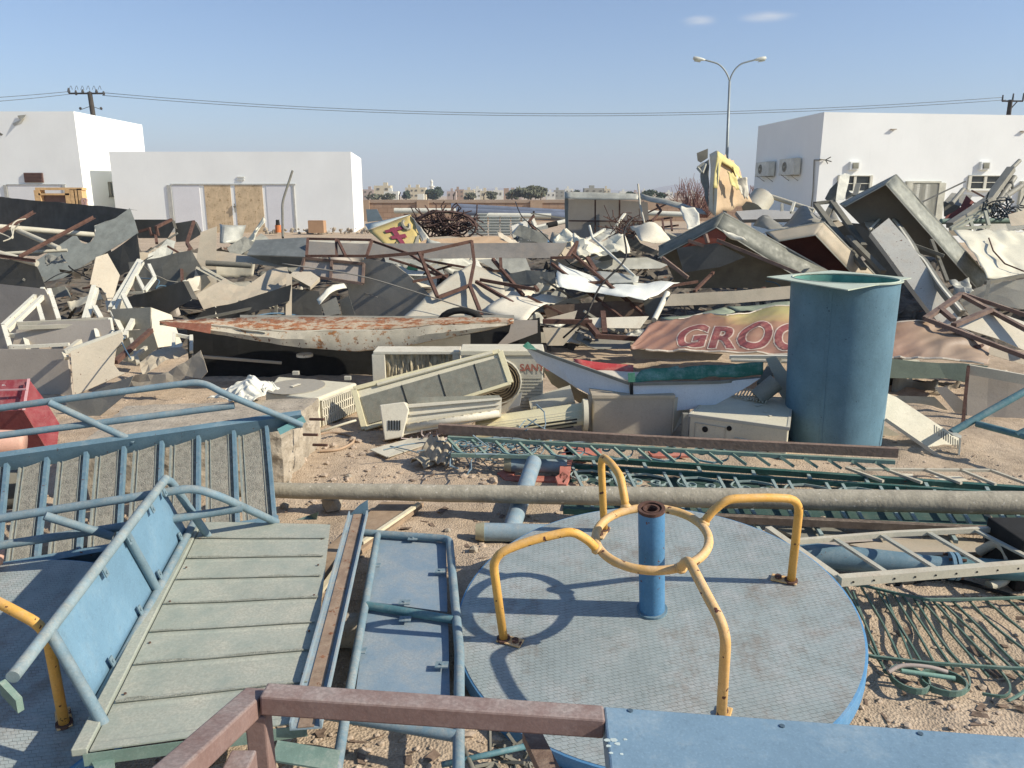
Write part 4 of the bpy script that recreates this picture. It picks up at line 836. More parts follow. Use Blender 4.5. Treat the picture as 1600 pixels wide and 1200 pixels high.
tubes('thin_rod', [(921, 353, 13.8), (926, 372, 13.4), (992, 432, 12)], .022, white_paint, lab='thin white rod leaning down across the cream crumples', cat='rod')
tubes('thin_rod', [(997, 288, 17), (1000, 320, 16.4), (1008, 353, 15.6)], .02, white_dirty, lab='thin upright pale rod in front of the grey hoarding', cat='rod')
tubes('thin_rod', [(442, 371, 16), (441, 316, 17), (457, 267, 17.4)], .025, grey_dark, lab='thin dark bent rod standing up before the garage', cat='rod', rad=.2)

patch('pale_triangular_sheet', [(733, 414, 12.2), (778, 430, 12.2), (800, 492, 10.7), (622, 498, 10.4)], mat('pale_sheet', (.47, .44, .38), .7, var=.08, sc=3, dust=.3), 14, 10, .05, .9, lab='pale triangular sheet rising behind the rusted trough', fn=lambda u, v: Vector((0, 0, .06 * math.sin(v * 5))))
patch('flat_tan_sheet', [(757, 484, 10.7), (846, 452, 11.9), (888, 458, 11.8), (818, 503, 10.3)], cream, 12, 6, .04, 1.2, lab='flat tan sheet with a wavy right edge beside the pale triangular sheet', fn=lambda u, v: Vector((0, 0, .08 * math.sin(u * 5))))
patch('torn_strip', [(735, 402, 12.5), (746, 406, 12.5), (787, 478, 11.2), (775, 478, 11.2)], white_paint, 4, 10, .05, 3, lab='torn white strip falling across the rusty frame')
S('grey_piece', [(745, 406), (822, 402), (830, 424), (788, 430)], galv_light, 'S', lab='pale galvanised piece under the fascia beam\'s right half', amp=.03, off=.1, L=.25)
S('grey_piece', [(822, 424), (868, 428), (870, 446), (800, 446), (790, 432)], galv, 'V', lab='grey piece below the fascia beam\'s right half', amp=.03, off=.1, L=.25)
S('green_box_piece', [(641, 411), (653, 416), (651, 424), (634, 421)], mat('dark_green_plastic', (.03, .12, .09), .5), 'F', lab='small dark green plastic piece behind the crossing rods', rim=.1)
S('white_debris', [(620, 412), (640, 422), (665, 424), (660, 432), (635, 430)], white_paint, 'U', lab='white flat debris under the small green piece', amp=.03)
S('dark_tyre_shape', [(684, 497), (700, 490), (725, 486), (745, 489), (757, 497)], dark, 'F', off=-.1, lab='black rounded gap piece on the rear rim of the rusted trough', cat='rubber mat') if False else None
m = MB(); m.tube([W(720, 505, 10.0) + Vector((math.cos(a * .314) * .27, 0, math.sin(a * .314) * .17)) for a in range(20)], .045, 8, True); m.build('old_tyre', dark, lab='black old tyre half hidden behind the rusted trough', cat='tyre', smooth=True)
# white foil and cream crumples
patch('foil_sheet', [(870, 414, 12.6), (1062, 443, 12), (1008, 471, 11), (874, 446, 11.3)], foil, 20, 8, .09, 1.6, lab='bright white foil sheet draped across the heap', fn=lambda u, v: Vector((0, 0, -.12 * math.sin(u * 3.1) * (1 - v))), edge=.05)
patch('bright_strip', [(930, 424, 12.4), (998, 431, 12.2), (996, 442, 11.9), (940, 443, 11.9)], galv_light, 8, 4, .03, 2, lab='bright metal strip right above the white foil sheet')
S('perforated_plate', [(925, 414), (958, 405), (1012, 402), (1044, 414), (1032, 419), (942, 422)], galv_light, 'T', lab='bright plate with dark punched holes above the white foil sheet', amp=.02, L=.3, off=-.1)
patch('cream_crumple', [(893, 378, 14.6), (975, 372, 14.4), (985, 392, 13.6), (905, 404, 13.3)], tarp, 16, 8, .16, 2.2, lab='crumpled cream sheet left of the cream shell')
patch('cream_crumple', [(862, 372, 15.2), (884, 357, 15.6), (899, 372, 15), (884, 384, 14.5)], tarp, 10, 6, .12, 3, lab='small cream crumple at the right end of the fascia beam')
S('galvanised_sheet', [(925, 404), (985, 381), (982, 399), (940, 409)], galv, 'F', lab='galvanised box side under the crumpled cream sheet', amp=.03)
patch('cream_shell', [(985, 357, 15), (1032, 356, 15), (1049, 376, 14.2), (1003, 378, 13.9)], cream, 10, 6, .05, 1.6, fn=lambda u, v: Vector((0, 0, .16 * math.sin(u * 3.1) * math.sin(v * 3.1 + .3))), lab='smooth cream shell piece in front of the grey hoarding')
S('side_plate', [(972, 373), (983, 354), (1001, 380), (1030, 393), (1024, 399), (986, 387)], grey_dark, 'V', lab='dark side plate under the cream shell piece', off=-.2)
S('pinkish_flap', [(890, 395), (905, 388), (925, 402), (905, 404), (892, 402)], grey_pink, 'S', lab='small pinkish flap between the frame bars and the cream crumple', off=-.3)
patch('twisted_white_flap', [(1063, 325, 15.8), (1085, 328, 15.6), (1092, 352, 15), (1072, 360, 14.8)], white_paint, 8, 8, .08, 2, lab='twisted white flap hanging beside the hoarding\'s right slope')
patch('thin_sheet', [(925, 370, 14.8), (962, 352, 15.4), (965, 360, 15.2), (935, 380, 14.4)], galv_light, 8, 4, .05, 3, lab='thin bright sheet leaning below the hoarding panel')
bars('white_rail', [[(963, 352, 15.4), (977, 333, 16)]], .04, .04, white_paint, lab='upper short white rail leaning on the hoarding panel', cat='rail')
bars('white_rail', [[(900, 385, 14.3), (945, 358, 15)]], .04, .04, white_paint, lab='longer white rail rising from the crumpled cream sheet', cat='rail')
m = MB()
for i in range(60):
    a = W(random.uniform(955, 1000), random.uniform(338, 372), 15.2 + random.uniform(-.3, .5)); d = Vector((random.gauss(0, .1), random.gauss(0, .1), random.gauss(0, .1))); m.tube([a, a + d, a + d + Vector((random.gauss(0, .09), 0, random.gauss(0, .09)))], .009, 4)
m.build('wire_tangle', rusty, lab='brown tangle of wire in front of the hoarding', cat='wire')
bars('rusty_rack', [[(1010, 358, 15.4), (1060, 352, 15.6)], [(1012, 345, 15.6), (1050, 340, 16)], [(1020, 342, 15.6), (1022, 362, 15)], [(1035, 342, 15.6), (1037, 362, 15)], [(1048, 341, 15.6), (1050, 360, 15)], [(1015, 350, 15.4), (1033, 329, 16.2), (1026, 320, 16.4)]], .035, .035, rusty, lab='low rusty rack right of the thin upright rod', cat='rack')

# ---- long beam and the dark undercroft
t = thing('long_beam', 'long dusty tan beam ending behind the blue tank', 'beam', W(1140, 480))
S('face', [(1048, 460), (1150, 455), (1245, 446), (1245, 466), (1150, 474), (1036, 479)], tan, (0, -.95, .3), par=t, Y=11.0, rim=.18, rims={0, 1, 2, 5}, amp=.01, L=.5)
S('bracket_piece', [(1180, 472), (1186, 472), (1188, 480), (1182, 481)], grey_mid, 'F', Y=11, par=t); S('bracket_piece', [(1196, 471), (1204, 471), (1207, 479), (1200, 480)], grey_mid, 'F', Y=11, par=t)
S('brown_board', [(848, 478), (965, 470), (1015, 474), (1012, 496), (855, 498)], mat('brown_inner_board', (.15, .105, .075), .85, var=.2, dust=.2), 'F', lab='brown inner board under the white foil sheet', off=.1)
S('pale_board', [(915, 497), (1014, 494), (1000, 513), (925, 512)], cream, 'S', lab='pale board below the brown inner board', off=-.1)
S('pale_board', [(848, 499), (902, 485), (897, 500), (850, 508)], tan, 'S', lab='small tan board left of the rusty post in the dark hollow', off=-.1)
S('hollow_sheet', [(848, 512), (905, 512), (880, 540), (855, 540)], tan, (.2, -.9, .2), lab='box panel in the hollow left of the white boat-shaped piece', off=.2)
S('hollow_sheet', [(905, 515), (985, 530), (985, 545), (930, 545), (900, 530)], grey_mid, 'U', lab='grey sheet in the dark hollow left of the banner', off=.4)
S('hollow_sheet', [(1005, 470), (1040, 462), (1025, 500), (1010, 500)], grey_dark, 'V', lab='dark folded sheet at the left end of the long tan beam', amp=.02)
tubes('white_batten', [(1022, 500, 10.6), (1043, 458, 11.2)], .04, white_paint, lab='short white slat leaning at the left end of the long tan beam', cat='slat')
bars('rusty_upright', [[(942, 488, 10.6), (945, 522, 10.1)], [(848, 502, 10.3), (925, 503, 10.3)], [(930, 525, 10), (1005, 530, 10)], [(915, 500, 10.4), (935, 525, 10)]], .07, .06, rusty, lab='rusty post and rails in the hollow left of the banner', cat='post')
bars('rusty_cross_bar', [[(1085, 455, 11.6), (1115, 425, 12.4)], [(1040, 448, 11.8), (1090, 440, 12)], [(1150, 470, 11.4), (1195, 450, 12)]], .04, .04, rusty, lab='crossed rusty bars under the biggest sign box', cat='metal bar')
# ---- sign boxes on the right
def signbox(lab, A, B, C, A2, B2, C2, Yb, n, dep, mt, panel, pm=grey_dark, n2=None):
    """A-B-C: ridge where two walls meet the back panel; A2,B2,C2: their free edges, dep metres nearer; panel: outline of the back panel (opening faces the viewer and down)"""
    n = nv(n); a = W(*B, Yb); t = thing('sign_box', lab, 'sign box', W(B[0], B[1] + 60, Yb), 'overturned sign boxes on the heap')
    P = [onp(*q, a, n) for q in (A, B, C)]; Q = [onp(*q, a + n * dep, n) for q in (A2, B2, C2)]
    for i in (0, 1):
        k = 12; SEED[0] += 1; vs = []; fs = []
        for x in range(k + 1):
            for j in range(4):
                r_ = P[i].lerp(P[i + 1], x / k).lerp(Q[i].lerp(Q[i + 1], x / k), j / 3); vs.append(r_ + crump(r_, .007, 1.6, SEED[0]))
        for x in range(k):
            for j in range(3): c = x * 4 + j; fs.append((c, c + 1, c + 5, c + 4))
        obj('wall', vs, fs, mt, t, sol=.012, smooth=True, auto=25)
        m = MB(); m.sweep(rectp(.025, .02), [P[i], P[i + 1]]); m.sweep(rectp(.02, .015), [Q[i], Q[i + 1]]); m.build('folded_edge', galv_light, t)
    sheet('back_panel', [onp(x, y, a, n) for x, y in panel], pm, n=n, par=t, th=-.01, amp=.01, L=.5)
    return t
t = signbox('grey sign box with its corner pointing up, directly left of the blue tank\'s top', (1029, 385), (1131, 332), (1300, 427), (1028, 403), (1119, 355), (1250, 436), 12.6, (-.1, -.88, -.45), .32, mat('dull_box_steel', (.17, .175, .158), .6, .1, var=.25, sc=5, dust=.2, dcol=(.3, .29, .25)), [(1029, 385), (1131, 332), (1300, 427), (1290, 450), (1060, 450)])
S('hanging_panel', [(1057, 388), (1120, 380), (1165, 402), (1125, 418), (1068, 426)], mat('grey_liner', (.10, .105, .11), .6, .1), (-.1, -1, -.1), par=t, anchor=(1100, 400, 12.35), amp=.01)
S('red_backing', [(1066, 386), (1119, 357), (1136, 368), (1130, 382), (1072, 392)], mat('red_brown_timber', (.24, .075, .05), .85, var=.3), (0, -1, -.1), par=t, anchor=(1100, 375, 12.42))
bars('rib', [[(1102, 366, 12.35), (1106, 380, 12.3)], [(1075, 376, 12.35), (1100, 384, 12.3)], [(1120, 375, 12.3), (1255, 430, 11.9)], [(1035, 403, 12.3), (1075, 434, 12)]], .05, .05, mat('brown_frame', (0, 0, 0)), t)
patch('torn_liner', [(1126, 360, 12.2), (1145, 364, 12.2), (1168, 380, 12.1), (1140, 374, 12.2)], white_paint, 6, 3, .04, 3, par=t)
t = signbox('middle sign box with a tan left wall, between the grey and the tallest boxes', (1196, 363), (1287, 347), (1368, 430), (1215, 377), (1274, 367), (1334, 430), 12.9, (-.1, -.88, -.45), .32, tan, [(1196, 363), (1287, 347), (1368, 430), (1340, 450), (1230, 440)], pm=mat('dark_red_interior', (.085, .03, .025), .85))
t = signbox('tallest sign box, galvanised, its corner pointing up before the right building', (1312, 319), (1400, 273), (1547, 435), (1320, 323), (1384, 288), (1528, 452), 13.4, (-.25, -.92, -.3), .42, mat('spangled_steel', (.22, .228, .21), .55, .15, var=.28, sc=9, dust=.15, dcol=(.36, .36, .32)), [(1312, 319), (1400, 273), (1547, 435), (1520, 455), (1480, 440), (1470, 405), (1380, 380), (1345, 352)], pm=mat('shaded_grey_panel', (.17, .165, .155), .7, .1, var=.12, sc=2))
bars('rib', [[(1455, 375, 12.7), (1480, 440, 12)], [(1420, 380, 12.6), (1475, 400, 12.3)]], .05, .05, grey_dark, t)
t = thing('white_sign_box', 'long white narrow sign box sliding down beside the blue tank', 'sign box', W(1480, 510))
S('face', [(1361, 363), (1389, 341), (1420, 378), (1445, 415), (1503, 492), (1500, 505), (1470, 508)], mat('greyed_white_sheet', (.47, .46, .44), .55, var=.1, sc=3, dust=.3, chips=.15), (-.1, -.75, .65), par=t, anchor=(1430, 430, 11.7), amp=.015, L=.4, rim=.1, rims={0, 6})
m = MB(); pth = spl([(1361, 363, 13.2), (1389, 341, 13.9), (1420, 378, 12.6), (1432, 400, 12.3), (1445, 412, 12), (1470, 450, 11.4), (1503, 490, 10.9)], 5); m.sweep(rectp(.06, .12), pth); m.build('lip', galv, t)
m = MB(); m.sweep(rectp(.03, .03), [p + Vector((-.05, -.05, .05)) for p in pth]); m.build('bright_lip', white_paint, t)
patch('crumpled_scrap', [(1350, 349, 13.6), (1372, 342, 13.8), (1378, 352, 13.5), (1358, 364, 13.2)], tan, 8, 6, .07, 4, lab='crumpled tan cap on the upper end of the white narrow sign box')
S('grey_flap', [(1311, 276), (1318, 273), (1326, 275), (1322, 298), (1320, 313), (1307, 316), (1308, 295)], galv_light, 'B', Y=15, lab='upright pale flap in front of the left window', amp=.03, L=.25)
S('curved_flap', [(1289, 311), (1296, 296), (1308, 284), (1306, 316), (1296, 316)], galv, 'V', Y=15.1, lab='dark curved flap left of the upright pale flap', amp=.03)
S('curved_flap', [(1322, 292), (1328, 302), (1336, 306), (1322, 314)], galv, 'V', Y=15.1, lab='small dark curved flap right of the upright pale flap', amp=.03)
bars('steel_stub', [[(1336, 306, 14.9), (1341, 288, 15.1)]], .09, .05, grey_mid, lab='short grey post stub before the left window', cat='post')
bars('dark_truss', [[(1273, 318, 14.6), (1300, 315, 14.7)], [(1300, 315, 14.6), (1350, 385, 13.2)], [(1302, 318, 14.6), (1285, 350, 14)], [(1275, 320, 14.5), (1350, 420, 12.8)], [(1325, 370, 13.4), (1380, 425, 12.4)]], .10, .06, grey_dark, lab='dark heavy frame between the middle and the tallest sign boxes', cat='steel frame')
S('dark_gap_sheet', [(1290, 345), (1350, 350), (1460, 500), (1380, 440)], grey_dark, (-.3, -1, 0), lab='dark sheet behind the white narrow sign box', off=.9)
S('lavender_beam', [(1150, 330), (1190, 327), (1300, 334), (1302, 341), (1160, 343)], mat('lavender_grey', (.36, .36, .38), .6, .1, var=.1), 'S', Y=16.4, lab='pale lavender grey channel lying behind the sign boxes', rim=.1, cat='channel')
patch('wavy_sheet', [(1178, 352, 15), (1300, 322, 15.6), (1312, 345, 14.6), (1200, 360, 14.4)], grey_mid, 18, 5, .04, 2, fn=lambda u, v: Vector((0, 0, .14 * math.sin(u * 13) * (1 - v))), lab='wavy grey sheet behind the middle sign box')
S('tan_channel', [(1240, 358), (1310, 343), (1318, 352), (1262, 372)], tan, 'S', Y=14.2, lab='tan channel between the lavender channel and the middle sign box', off=.3)
tubes('thin_pole', [(1183, 300, 17.6), (1272, 329, 16.8)], .05, white_dirty, lab='pale pole sloping before the shaded wall of the right building', cat='pole')
bars('white_stub', [[(1236, 332, 16), (1241, 316, 16.2)], [(1222, 330, 16), (1222, 318, 16)], [(1236, 332, 16), (1246, 333, 16)]], .05, .05, white_paint, lab='little white bracket on the lavender channel', cat='bracket')
m = MB(); a, b = W(1176, 330, 17), W(1192, 308, 17.2); m.tube([a, a.lerp(b, .02), b, b + (b - a) * .05], [.18, .26, .26, .16], 18); m.build('water_drum', white_dirty, lab='tipped pale drum beside the torn yellow sign', cat='drum', smooth=True, auto=40)
# torn sign standing up
t = thing('torn_sign', 'tall torn yellow and tan sign box standing up on the heap', 'torn sign', W(1120, 340, 16))
tornm = mat('torn_tan_backing', (.56, .41, .25), .8, var=.2, sc=3, dust=.3)
patch('face', [(1120, 237, 15.9), (1153, 262, 16.35), (1174, 318, 16.5), (1112, 335, 15.6)], tornm, 12, 12, .05, 1.6, par=t, edge=.12)
sy = mat('sign_yellow', (.66, .56, .22), .6, var=.15, sc=4, dust=.3)
patch('yellow_border', [(1121, 236, 15.83), (1153, 261, 16.25), (1153, 272, 16.25), (1122, 250, 15.8)], sy, 10, 3, .03, 3, par=t); patch('yellow_border', [(1120, 238, 15.8), (1129, 246, 15.85), (1121, 295, 15.65), (1115, 295, 15.6)], sy, 3, 8, .03, 3, par=t)
patch('yellow_border', [(1143, 258, 16.1), (1155, 266, 16.2), (1166, 292, 16.3), (1152, 284, 16.15)], sy, 4, 6, .08, 4, par=t)
patch('torn_flap', [(1150, 275, 16.1), (1168, 286, 16.1), (1169, 310, 16.0), (1156, 302, 15.95)], cream, 8, 10, .09, 4, par=t, edge=.1); patch('torn_flap', [(1136, 268, 15.8), (1150, 276, 15.9), (1155, 298, 15.9), (1144, 292, 15.8)], sy, 8, 8, .07, 4, par=t, edge=.1)
patch('edge_strip', [(1109, 241, 16.05), (1121, 235, 15.86), (1119, 338, 15.5), (1108, 330, 15.75)], cream, 4, 14, .035, 1.5, par=t)
patch('grey_backing', [(1090, 262, 16.8), (1106, 252, 16.6), (1108, 330, 15.8), (1103, 315, 16)], galv, 4, 10, .06, 2, par=t)
S('dark_top', [(1089, 241), (1106, 234), (1106, 249), (1096, 255), (1091, 252)], grey_dark, 'F', par=t, Y=16.7, amp=.05)
bars('bracket', [[(1090, 262, 16.5), (1100, 255, 16.5)], [(1090, 262, 16.5), (1097, 270, 16.4)], [(1097, 270, 16.4), (1102, 256, 16.5)]], .05, .05, galv_light, t)
# grey hoarding
t = thing('grey_hoarding', 'large grey hoarding with a light top band, in front of the far wall', 'hoarding', W(945, 375, 18))
S('panel', [(886, 311), (960, 312), (1012, 316), (1014, 350), (1010, 372), (886, 374)], grey_pink, (-.1, -1, .0), par=t, Y=17.8, th=.03)
patch('top_band', [(883, 300, 17.7), (1000, 302, 17.6), (1000, 312, 17.5), (883, 311, 17.6)], galv_light, 12, 3, .03, 1, par=t); patch('top_band', [(1000, 302, 17.6), (1096, 326, 16.2), (1104, 336, 15.8), (1000, 312, 17.5)], galv_light, 10, 3, .05, 1.4, par=t)
S('end_cap', [(883, 300), (888, 311), (888, 374), (884, 374), (882, 320)], galv, 'L', par=t, anchor=(884, 330, 17.7))
bars('frame_line', [[(930, 312, 17.72), (930, 372, 17.72)], [(968, 312, 17.7), (968, 372, 17.7)], [(887, 345, 17.74), (1010, 346, 17.7)]], .05, .03, rusty, t)
# ---- right edge
patch('cream_tarp', [(1486, 362, 14.5), (1625, 362, 14.5), (1625, 436, 12.3), (1546, 434, 12.2)], tarp, 22, 14, .10, 1.2, lab='large crumpled cream sheet at the right edge')
tubes('crease_cable', [(1545, 372, 13.9), (1552, 392, 13.3), (1570, 412, 12.7), (1600, 424, 12.4)], .012, rusty, lab='thin dark cable running over the large cream sheet', cat='cable')
S('light_sheet', [(1495, 462), (1550, 442), (1625, 434), (1625, 488), (1560, 478), (1520, 500)], white_dirty, 'V', lab='pale panel under the cream sheet at the right edge', amp=.02, off=.2)
patch('twisted_metal', [(1480, 442, 12), (1510, 440, 12), (1520, 462, 11.5), (1485, 470, 11.5)], galv_light, 8, 6, .10, 3, lab='twisted bright metal at the foot of the tallest sign box')
bars('hooked_rod', [[(1545, 440, 11.6), (1540, 472, 11)], [(1540, 442, 11.6), (1600, 430, 12)]], .05, .05, grey_dark, lab='thin dark hooked post at the foot of the tallest sign box', cat='post')
t = thing('framed_screen', 'cream panel in a brown angle-iron frame at the right edge', 'framed panel', W(1540, 560))
S('panel', [(1490, 508), (1546, 484), (1625, 512), (1625, 558), (1560, 530)], cream, (-.05, -.55, .83), par=t, anchor=(1560, 515, 9.8), th=.01, amp=.008, L=.4)
bars('frame', [[(1446, 498, 9.6), (1503, 459, 10.5)], [(1503, 459, 10.5), (1640, 505, 9.9)], [(1446, 498, 9.6), (1640, 572, 8.6)], [(1490, 508, 9.5), (1548, 484, 10)], [(1503, 461, 10.45), (1640, 535, 9.3)], [(1470, 483, 9.9), (1490, 500, 9.6)]], .07, .05, mat('brown_frame', (0, 0, 0)), t)
S('flat_box', [(1505, 545), (1545, 535), (1600, 560), (1600, 570), (1540, 552)], tan, 'S', lab='tan ledge under the framed cream panel', off=.2)
tubes('pipe_stub', [(1522, 545, 9.1), (1545, 538, 9.3)], .04, rusty, lab='rusty pipe stub under the framed cream panel', cat='pipe')
# junk on the far right top
t = thing('steel_chute', 'grey open steel chute before the white ribbed door', 'chute', W(1495, 350, 17))
S('top', [(1475, 315), (1487, 301), (1520, 305), (1512, 318), (1500, 322)], grey_mid, 'U', par=t, anchor=(1495, 312, 17.6)); S('side', [(1474, 315), (1500, 322), (1500, 345), (1475, 338)], grey_dark, 'F', par=t, Y=17.2)
S('red_plate', [(1468, 350), (1478, 338), (1500, 324), (1511, 305), (1523, 316), (1514, 326), (1480, 350)], mat('dark_red_paint', (.20, .055, .04), .7, var=.25), 'S', Y=17, lab='dark red bent plate beside the grey steel chute', amp=.03, L=.3, th=.02)
def pole(p, r, la, mt=grey_mid): tubes('steel_member', p, r, mt, lab=la, cat='steel member', grp='steel members sticking up at the right')
bars('steel_column', [[(1484, 352, 16), (1545, 312, 16.6), (1580, 264, 17.2)]], .16, .12, grey_mid, lab='thickest slanted steel column at the right', cat='steel column')
pole([(1578, 266, 17.2), (1593, 251, 17.4)], .045, 'thin tip member rising from the thickest slanted column')
pole([(1546, 322, 16.6), (1552, 300, 16.8), (1560, 290, 17)], .05, 'short curved member just right of the slanted column')
pole([(1556, 320, 16.6), (1585, 277, 17.2)], .06, 'straight member rising to the right of the slanted column')
pole([(1560, 318, 16.6), (1573, 306, 16.8), (1596, 290, 17.1)], .06, 'rightmost low member reaching the frame edge')
pole([(1561, 292, 17), (1582, 316, 16.6)], .04, 'thin member crossing the others downwards')
pole([(1580, 283, 17), (1583, 297, 17), (1576, 298, 17)], .035, 'short hooked member between two others')
pole([(1487, 318, 17), (1505, 296, 17.4)], .05, 'single square-ended member above the steel chute')
pole([(1551, 320, 16.6), (1562, 285, 17)], .04, 'slim member close to the slanted column')
m = MB()
for i in range(60):
    a = W(random.uniform(1530, 1585), random.uniform(316, 346), 16.6 + random.uniform(-.3, .6)); d = Vector((random.gauss(0, .2), random.gauss(0, .15), random.gauss(0, .1))); m.tube(spl([a, a + d * .5 + Vector((0, 0, .05)), a + d, a + d * 1.4 + Vector((random.gauss(0, .1), 0, random.gauss(0, .1)))], 3), .014, 5)
m.build('dark_hose_tangle', mat('dark_blue_hose', (.035, .05, .06), .6), lab='dark tangle of hoses at the foot of the slanted members', cat='hose')
bars('pale_railing', [[(1485, 357, 15.8), (1542, 324, 16.4)], [(1492, 358, 15.7), (1546, 329, 16.3)], [(1515, 342, 16), (1520, 357, 15.8)], [(1539, 330, 16), (1545, 353, 15.8)], [(1485, 358, 15.6), (1545, 354, 15.8)]], .06, .05, mat('pale_olive_metal', (.36, .37, .32), .6, dust=.3), lab='pale rail frame below the slanted members', cat='rail frame')
tubes('green_bar', [(1470, 346, 16.4), (1580, 345, 16.6)], .06, green_pale, lab='long faded green rail under the tangle of hoses', cat='rail')
S('bronze_plate', [(1575, 335), (1600, 330), (1625, 335), (1625, 350), (1580, 352)], tan, 'T', Y=16, lab='tan plate at the far right edge below the ribbed door', amp=.04)

# ---------------------------------------------------------------- things on the yard behind the heap
t = thing('yellow_sign', 'yellow sign box with part of a maroon letter, before the far wall', 'sign', W(615, 382, 19))
sg = [(570, 350, 19), (641, 335, 19.3), (660, 382, 18.2), (600, 382, 18.2)]
patch('face', [(575, 360, 18.9), (642, 336, 19.2), (662, 384, 18.2), (603, 384, 18.2)], mat('sign_yellow_face', (.62, .47, .17), .6, var=.15, sc=2, dust=.3), 8, 6, 0, 1, par=t)
patch('top', [(570, 350, 19.6), (618, 340, 20), (642, 335, 19.3), (575, 359, 18.9)], mat('pale_blue_grey', (.50, .55, .55), .6), 4, 2, .01, par=t)
patch('end_flap', [(641, 335, 19.3), (646, 341, 19), (672, 372, 18.3), (662, 384, 18.2)], cream, 4, 6, .05, 3, par=t)
mar = mat('maroon_letter', (.26, .05, .075), .7)
SGQ = [W(*q) for q in ((575, 360, 18.9), (642, 336, 19.2), (662, 384, 18.2), (603, 384, 18.2))]; SGN = (SGQ[1] - SGQ[0]).cross(SGQ[2] - SGQ[0]).normalized(); SGN = SGN if SGN.y < 0 else -SGN
m = MB()
def sgp(u, v): 
    a, b, c, d = [W(*q) for q in ((575, 360, 18.9), (642, 336, 19.2), (662, 384, 18.2), (603, 384, 18.2))]; return (a * (1 - u) + b * u) * (1 - v) + (d * (1 - u) + c * u) * v + SGN * .03
for (u0, v0, u1, v1) in ((.42, .25, .54, 1.0), (.28, .28, .72, .40), (.30, .58, .68, .72)):
    m.add([sgp(u0, v0), sgp(u1, v0), sgp(u1, v1), sgp(u0, v1)], [(0, 1, 2, 3)])
m.build('letter', mar, t, sol=.004)
m = MB(); m.tube([sgp(.80 + .07 * math.cos(a * .6), .30 + .16 * math.sin(a * .6)) for a in range(9)], .04, 5); m.build('letter', mat('grey_letter', (.33, .30, .22), .8), t)
m = MB(); m.add([sgp(.78, .95), sgp(.95, .68), sgp(1.0, .70), sgp(.88, .98)], [(0, 1, 2, 3)]); m.build('letter', mat('grey_letter', (0, 0, 0)), t, sol=.004)
S('blue_grey_plate', [(572, 327), (589, 327), (598, 344), (574, 347)], mat('blue_grey_plate_m', (.17, .21, .22), .6), 'F', Y=22, lab='blue-grey plate with a curved edge behind the yellow sign', th=.03)
m = MB(); c = W(697, 351, 20)
for i in range(150):
    a = random.random() * 6.28; rr = random.uniform(.1, .72); p = c + Vector((math.cos(a) * rr, random.uniform(-.3, .3), math.sin(a) * rr * .38)); path = [p]; d = Vector((random.gauss(0, 1), random.gauss(0, .4), random.gauss(0, .5))).normalized()
    for k in range(3): p = p + d * random.uniform(.1, .25); d = (d + Vector((random.gauss(0, .5), random.gauss(0, .3), random.gauss(0, .4)))).normalized(); path.append(p)
    m.tube(path, .016, 4)
for k in range(3): m.tube([c + Vector((math.cos(a * .35) * .78, -.3 + .3 * k, math.sin(a * .35) * .38 - .05)) for a in range(18)], .022, 4, True)
m.tube([W(650, 342, 20), W(676, 329, 20), W(724, 334, 20), W(741, 352, 20), W(725, 366, 20), W(672, 372, 20), W(650, 342, 20)], .028, 5)
m.build('wire_basket', mat('rusted_wire', (.09, .055, .045), .9), lab='tangled rusty rebar basket right of the yellow sign', cat='wire basket')
for (p, r, mt_, la) in (([(616, 329.5, 24), (712, 330, 24)], .09, white_paint, 'white pipe lying above the rebar basket'), ([(705, 324, 26), (885, 334, 26)], .14, bluegrey, 'long blue-grey pipe, the rear one of the pile before the wall'), ([(712, 331, 25), (887, 339, 25)], .14, bluegrey, 'long blue-grey pipe, the front one of the pile before the wall'),
                     ([(763, 336.5, 24), (861, 337.5, 24)], .08, white_paint, 'white pipe lying on the stacked panels'), ([(860, 337.5, 24.2), (885, 340, 24.2)], .09, bluegrey, 'short blue-grey pipe end left of the hoarding'), ([(1012, 333, 22), (1085, 336, 22)], .08, white_paint, 'white pipe seen through the hoarding\'s right opening'), ([(833, 357, 20), (887, 345, 20.4)], .06, white_paint, 'white and black striped pole leaning left of the hoarding')):
    tubes('yard_pipe', p, r, mt_, lab=la, cat='pipe')
tubes('black_sleeve', [(855, 352.2, 19.9), (870, 349, 20)], .068, dark, lab='black sleeve on the striped leaning pole', cat='sleeve')
lv = mat('white_tray_plastic', (.60, .60, .57), .7, var=.1, dust=.2)
for i, (x0, x1, yt) in enumerate(((732, 746, 333), (747, 761, 332), (764, 780, 335), (782, 797, 337), (799, 813, 336), (816, 829, 338))):
    ly = 368; Y = 22; b = W((x0 + x1) / 2, ly, Y); t = thing('tray_stack', ('first', 'second', 'third', 'fourth', 'fifth', 'sixth')[i] + ' column from the left of the stacked white trays', 'tray stack', b, 'columns of stacked white trays')
    n = int((ly - yt) / 4.4)
    for k in range(n):
        a = W(x0 + random.uniform(-.8, .8), ly - k * 4.4, Y); c2 = W(x1 + random.uniform(-.8, .8), ly - k * 4.4 - 3.4, Y); m = MB(); m.box((a.x, Y, a.z), (c2.x - a.x, 0, 0), (0, .6, 0), (0, 0, c2.z - a.z)); m.box((a.x - .02, Y - .03, c2.z - .02), (c2.x - a.x + .04, 0, 0), (0, .1, 0), (0, 0, .03)); m.build('tray', lv, t)
t = thing('white_bin', 'white flecked tray box tilted in front of the white tray stacks', 'box', W(815, 380, 19))
S('face', [(799, 353), (826, 343), (828, 362), (802, 370)], mat('flecked_white', (.62, .60, .57), .8, chips=.3, ccol=(.15, .13, .12)), (.1, -.8, .6), par=t, Y=19, th=.04); bars('edge', [[(801, 369, 18.8), (830, 361, 18.9)], [(832, 343, 19.2), (838, 358, 18.9)], [(838, 358, 18.9), (856, 354, 18.9)]], .08, .08, white_paint, t)
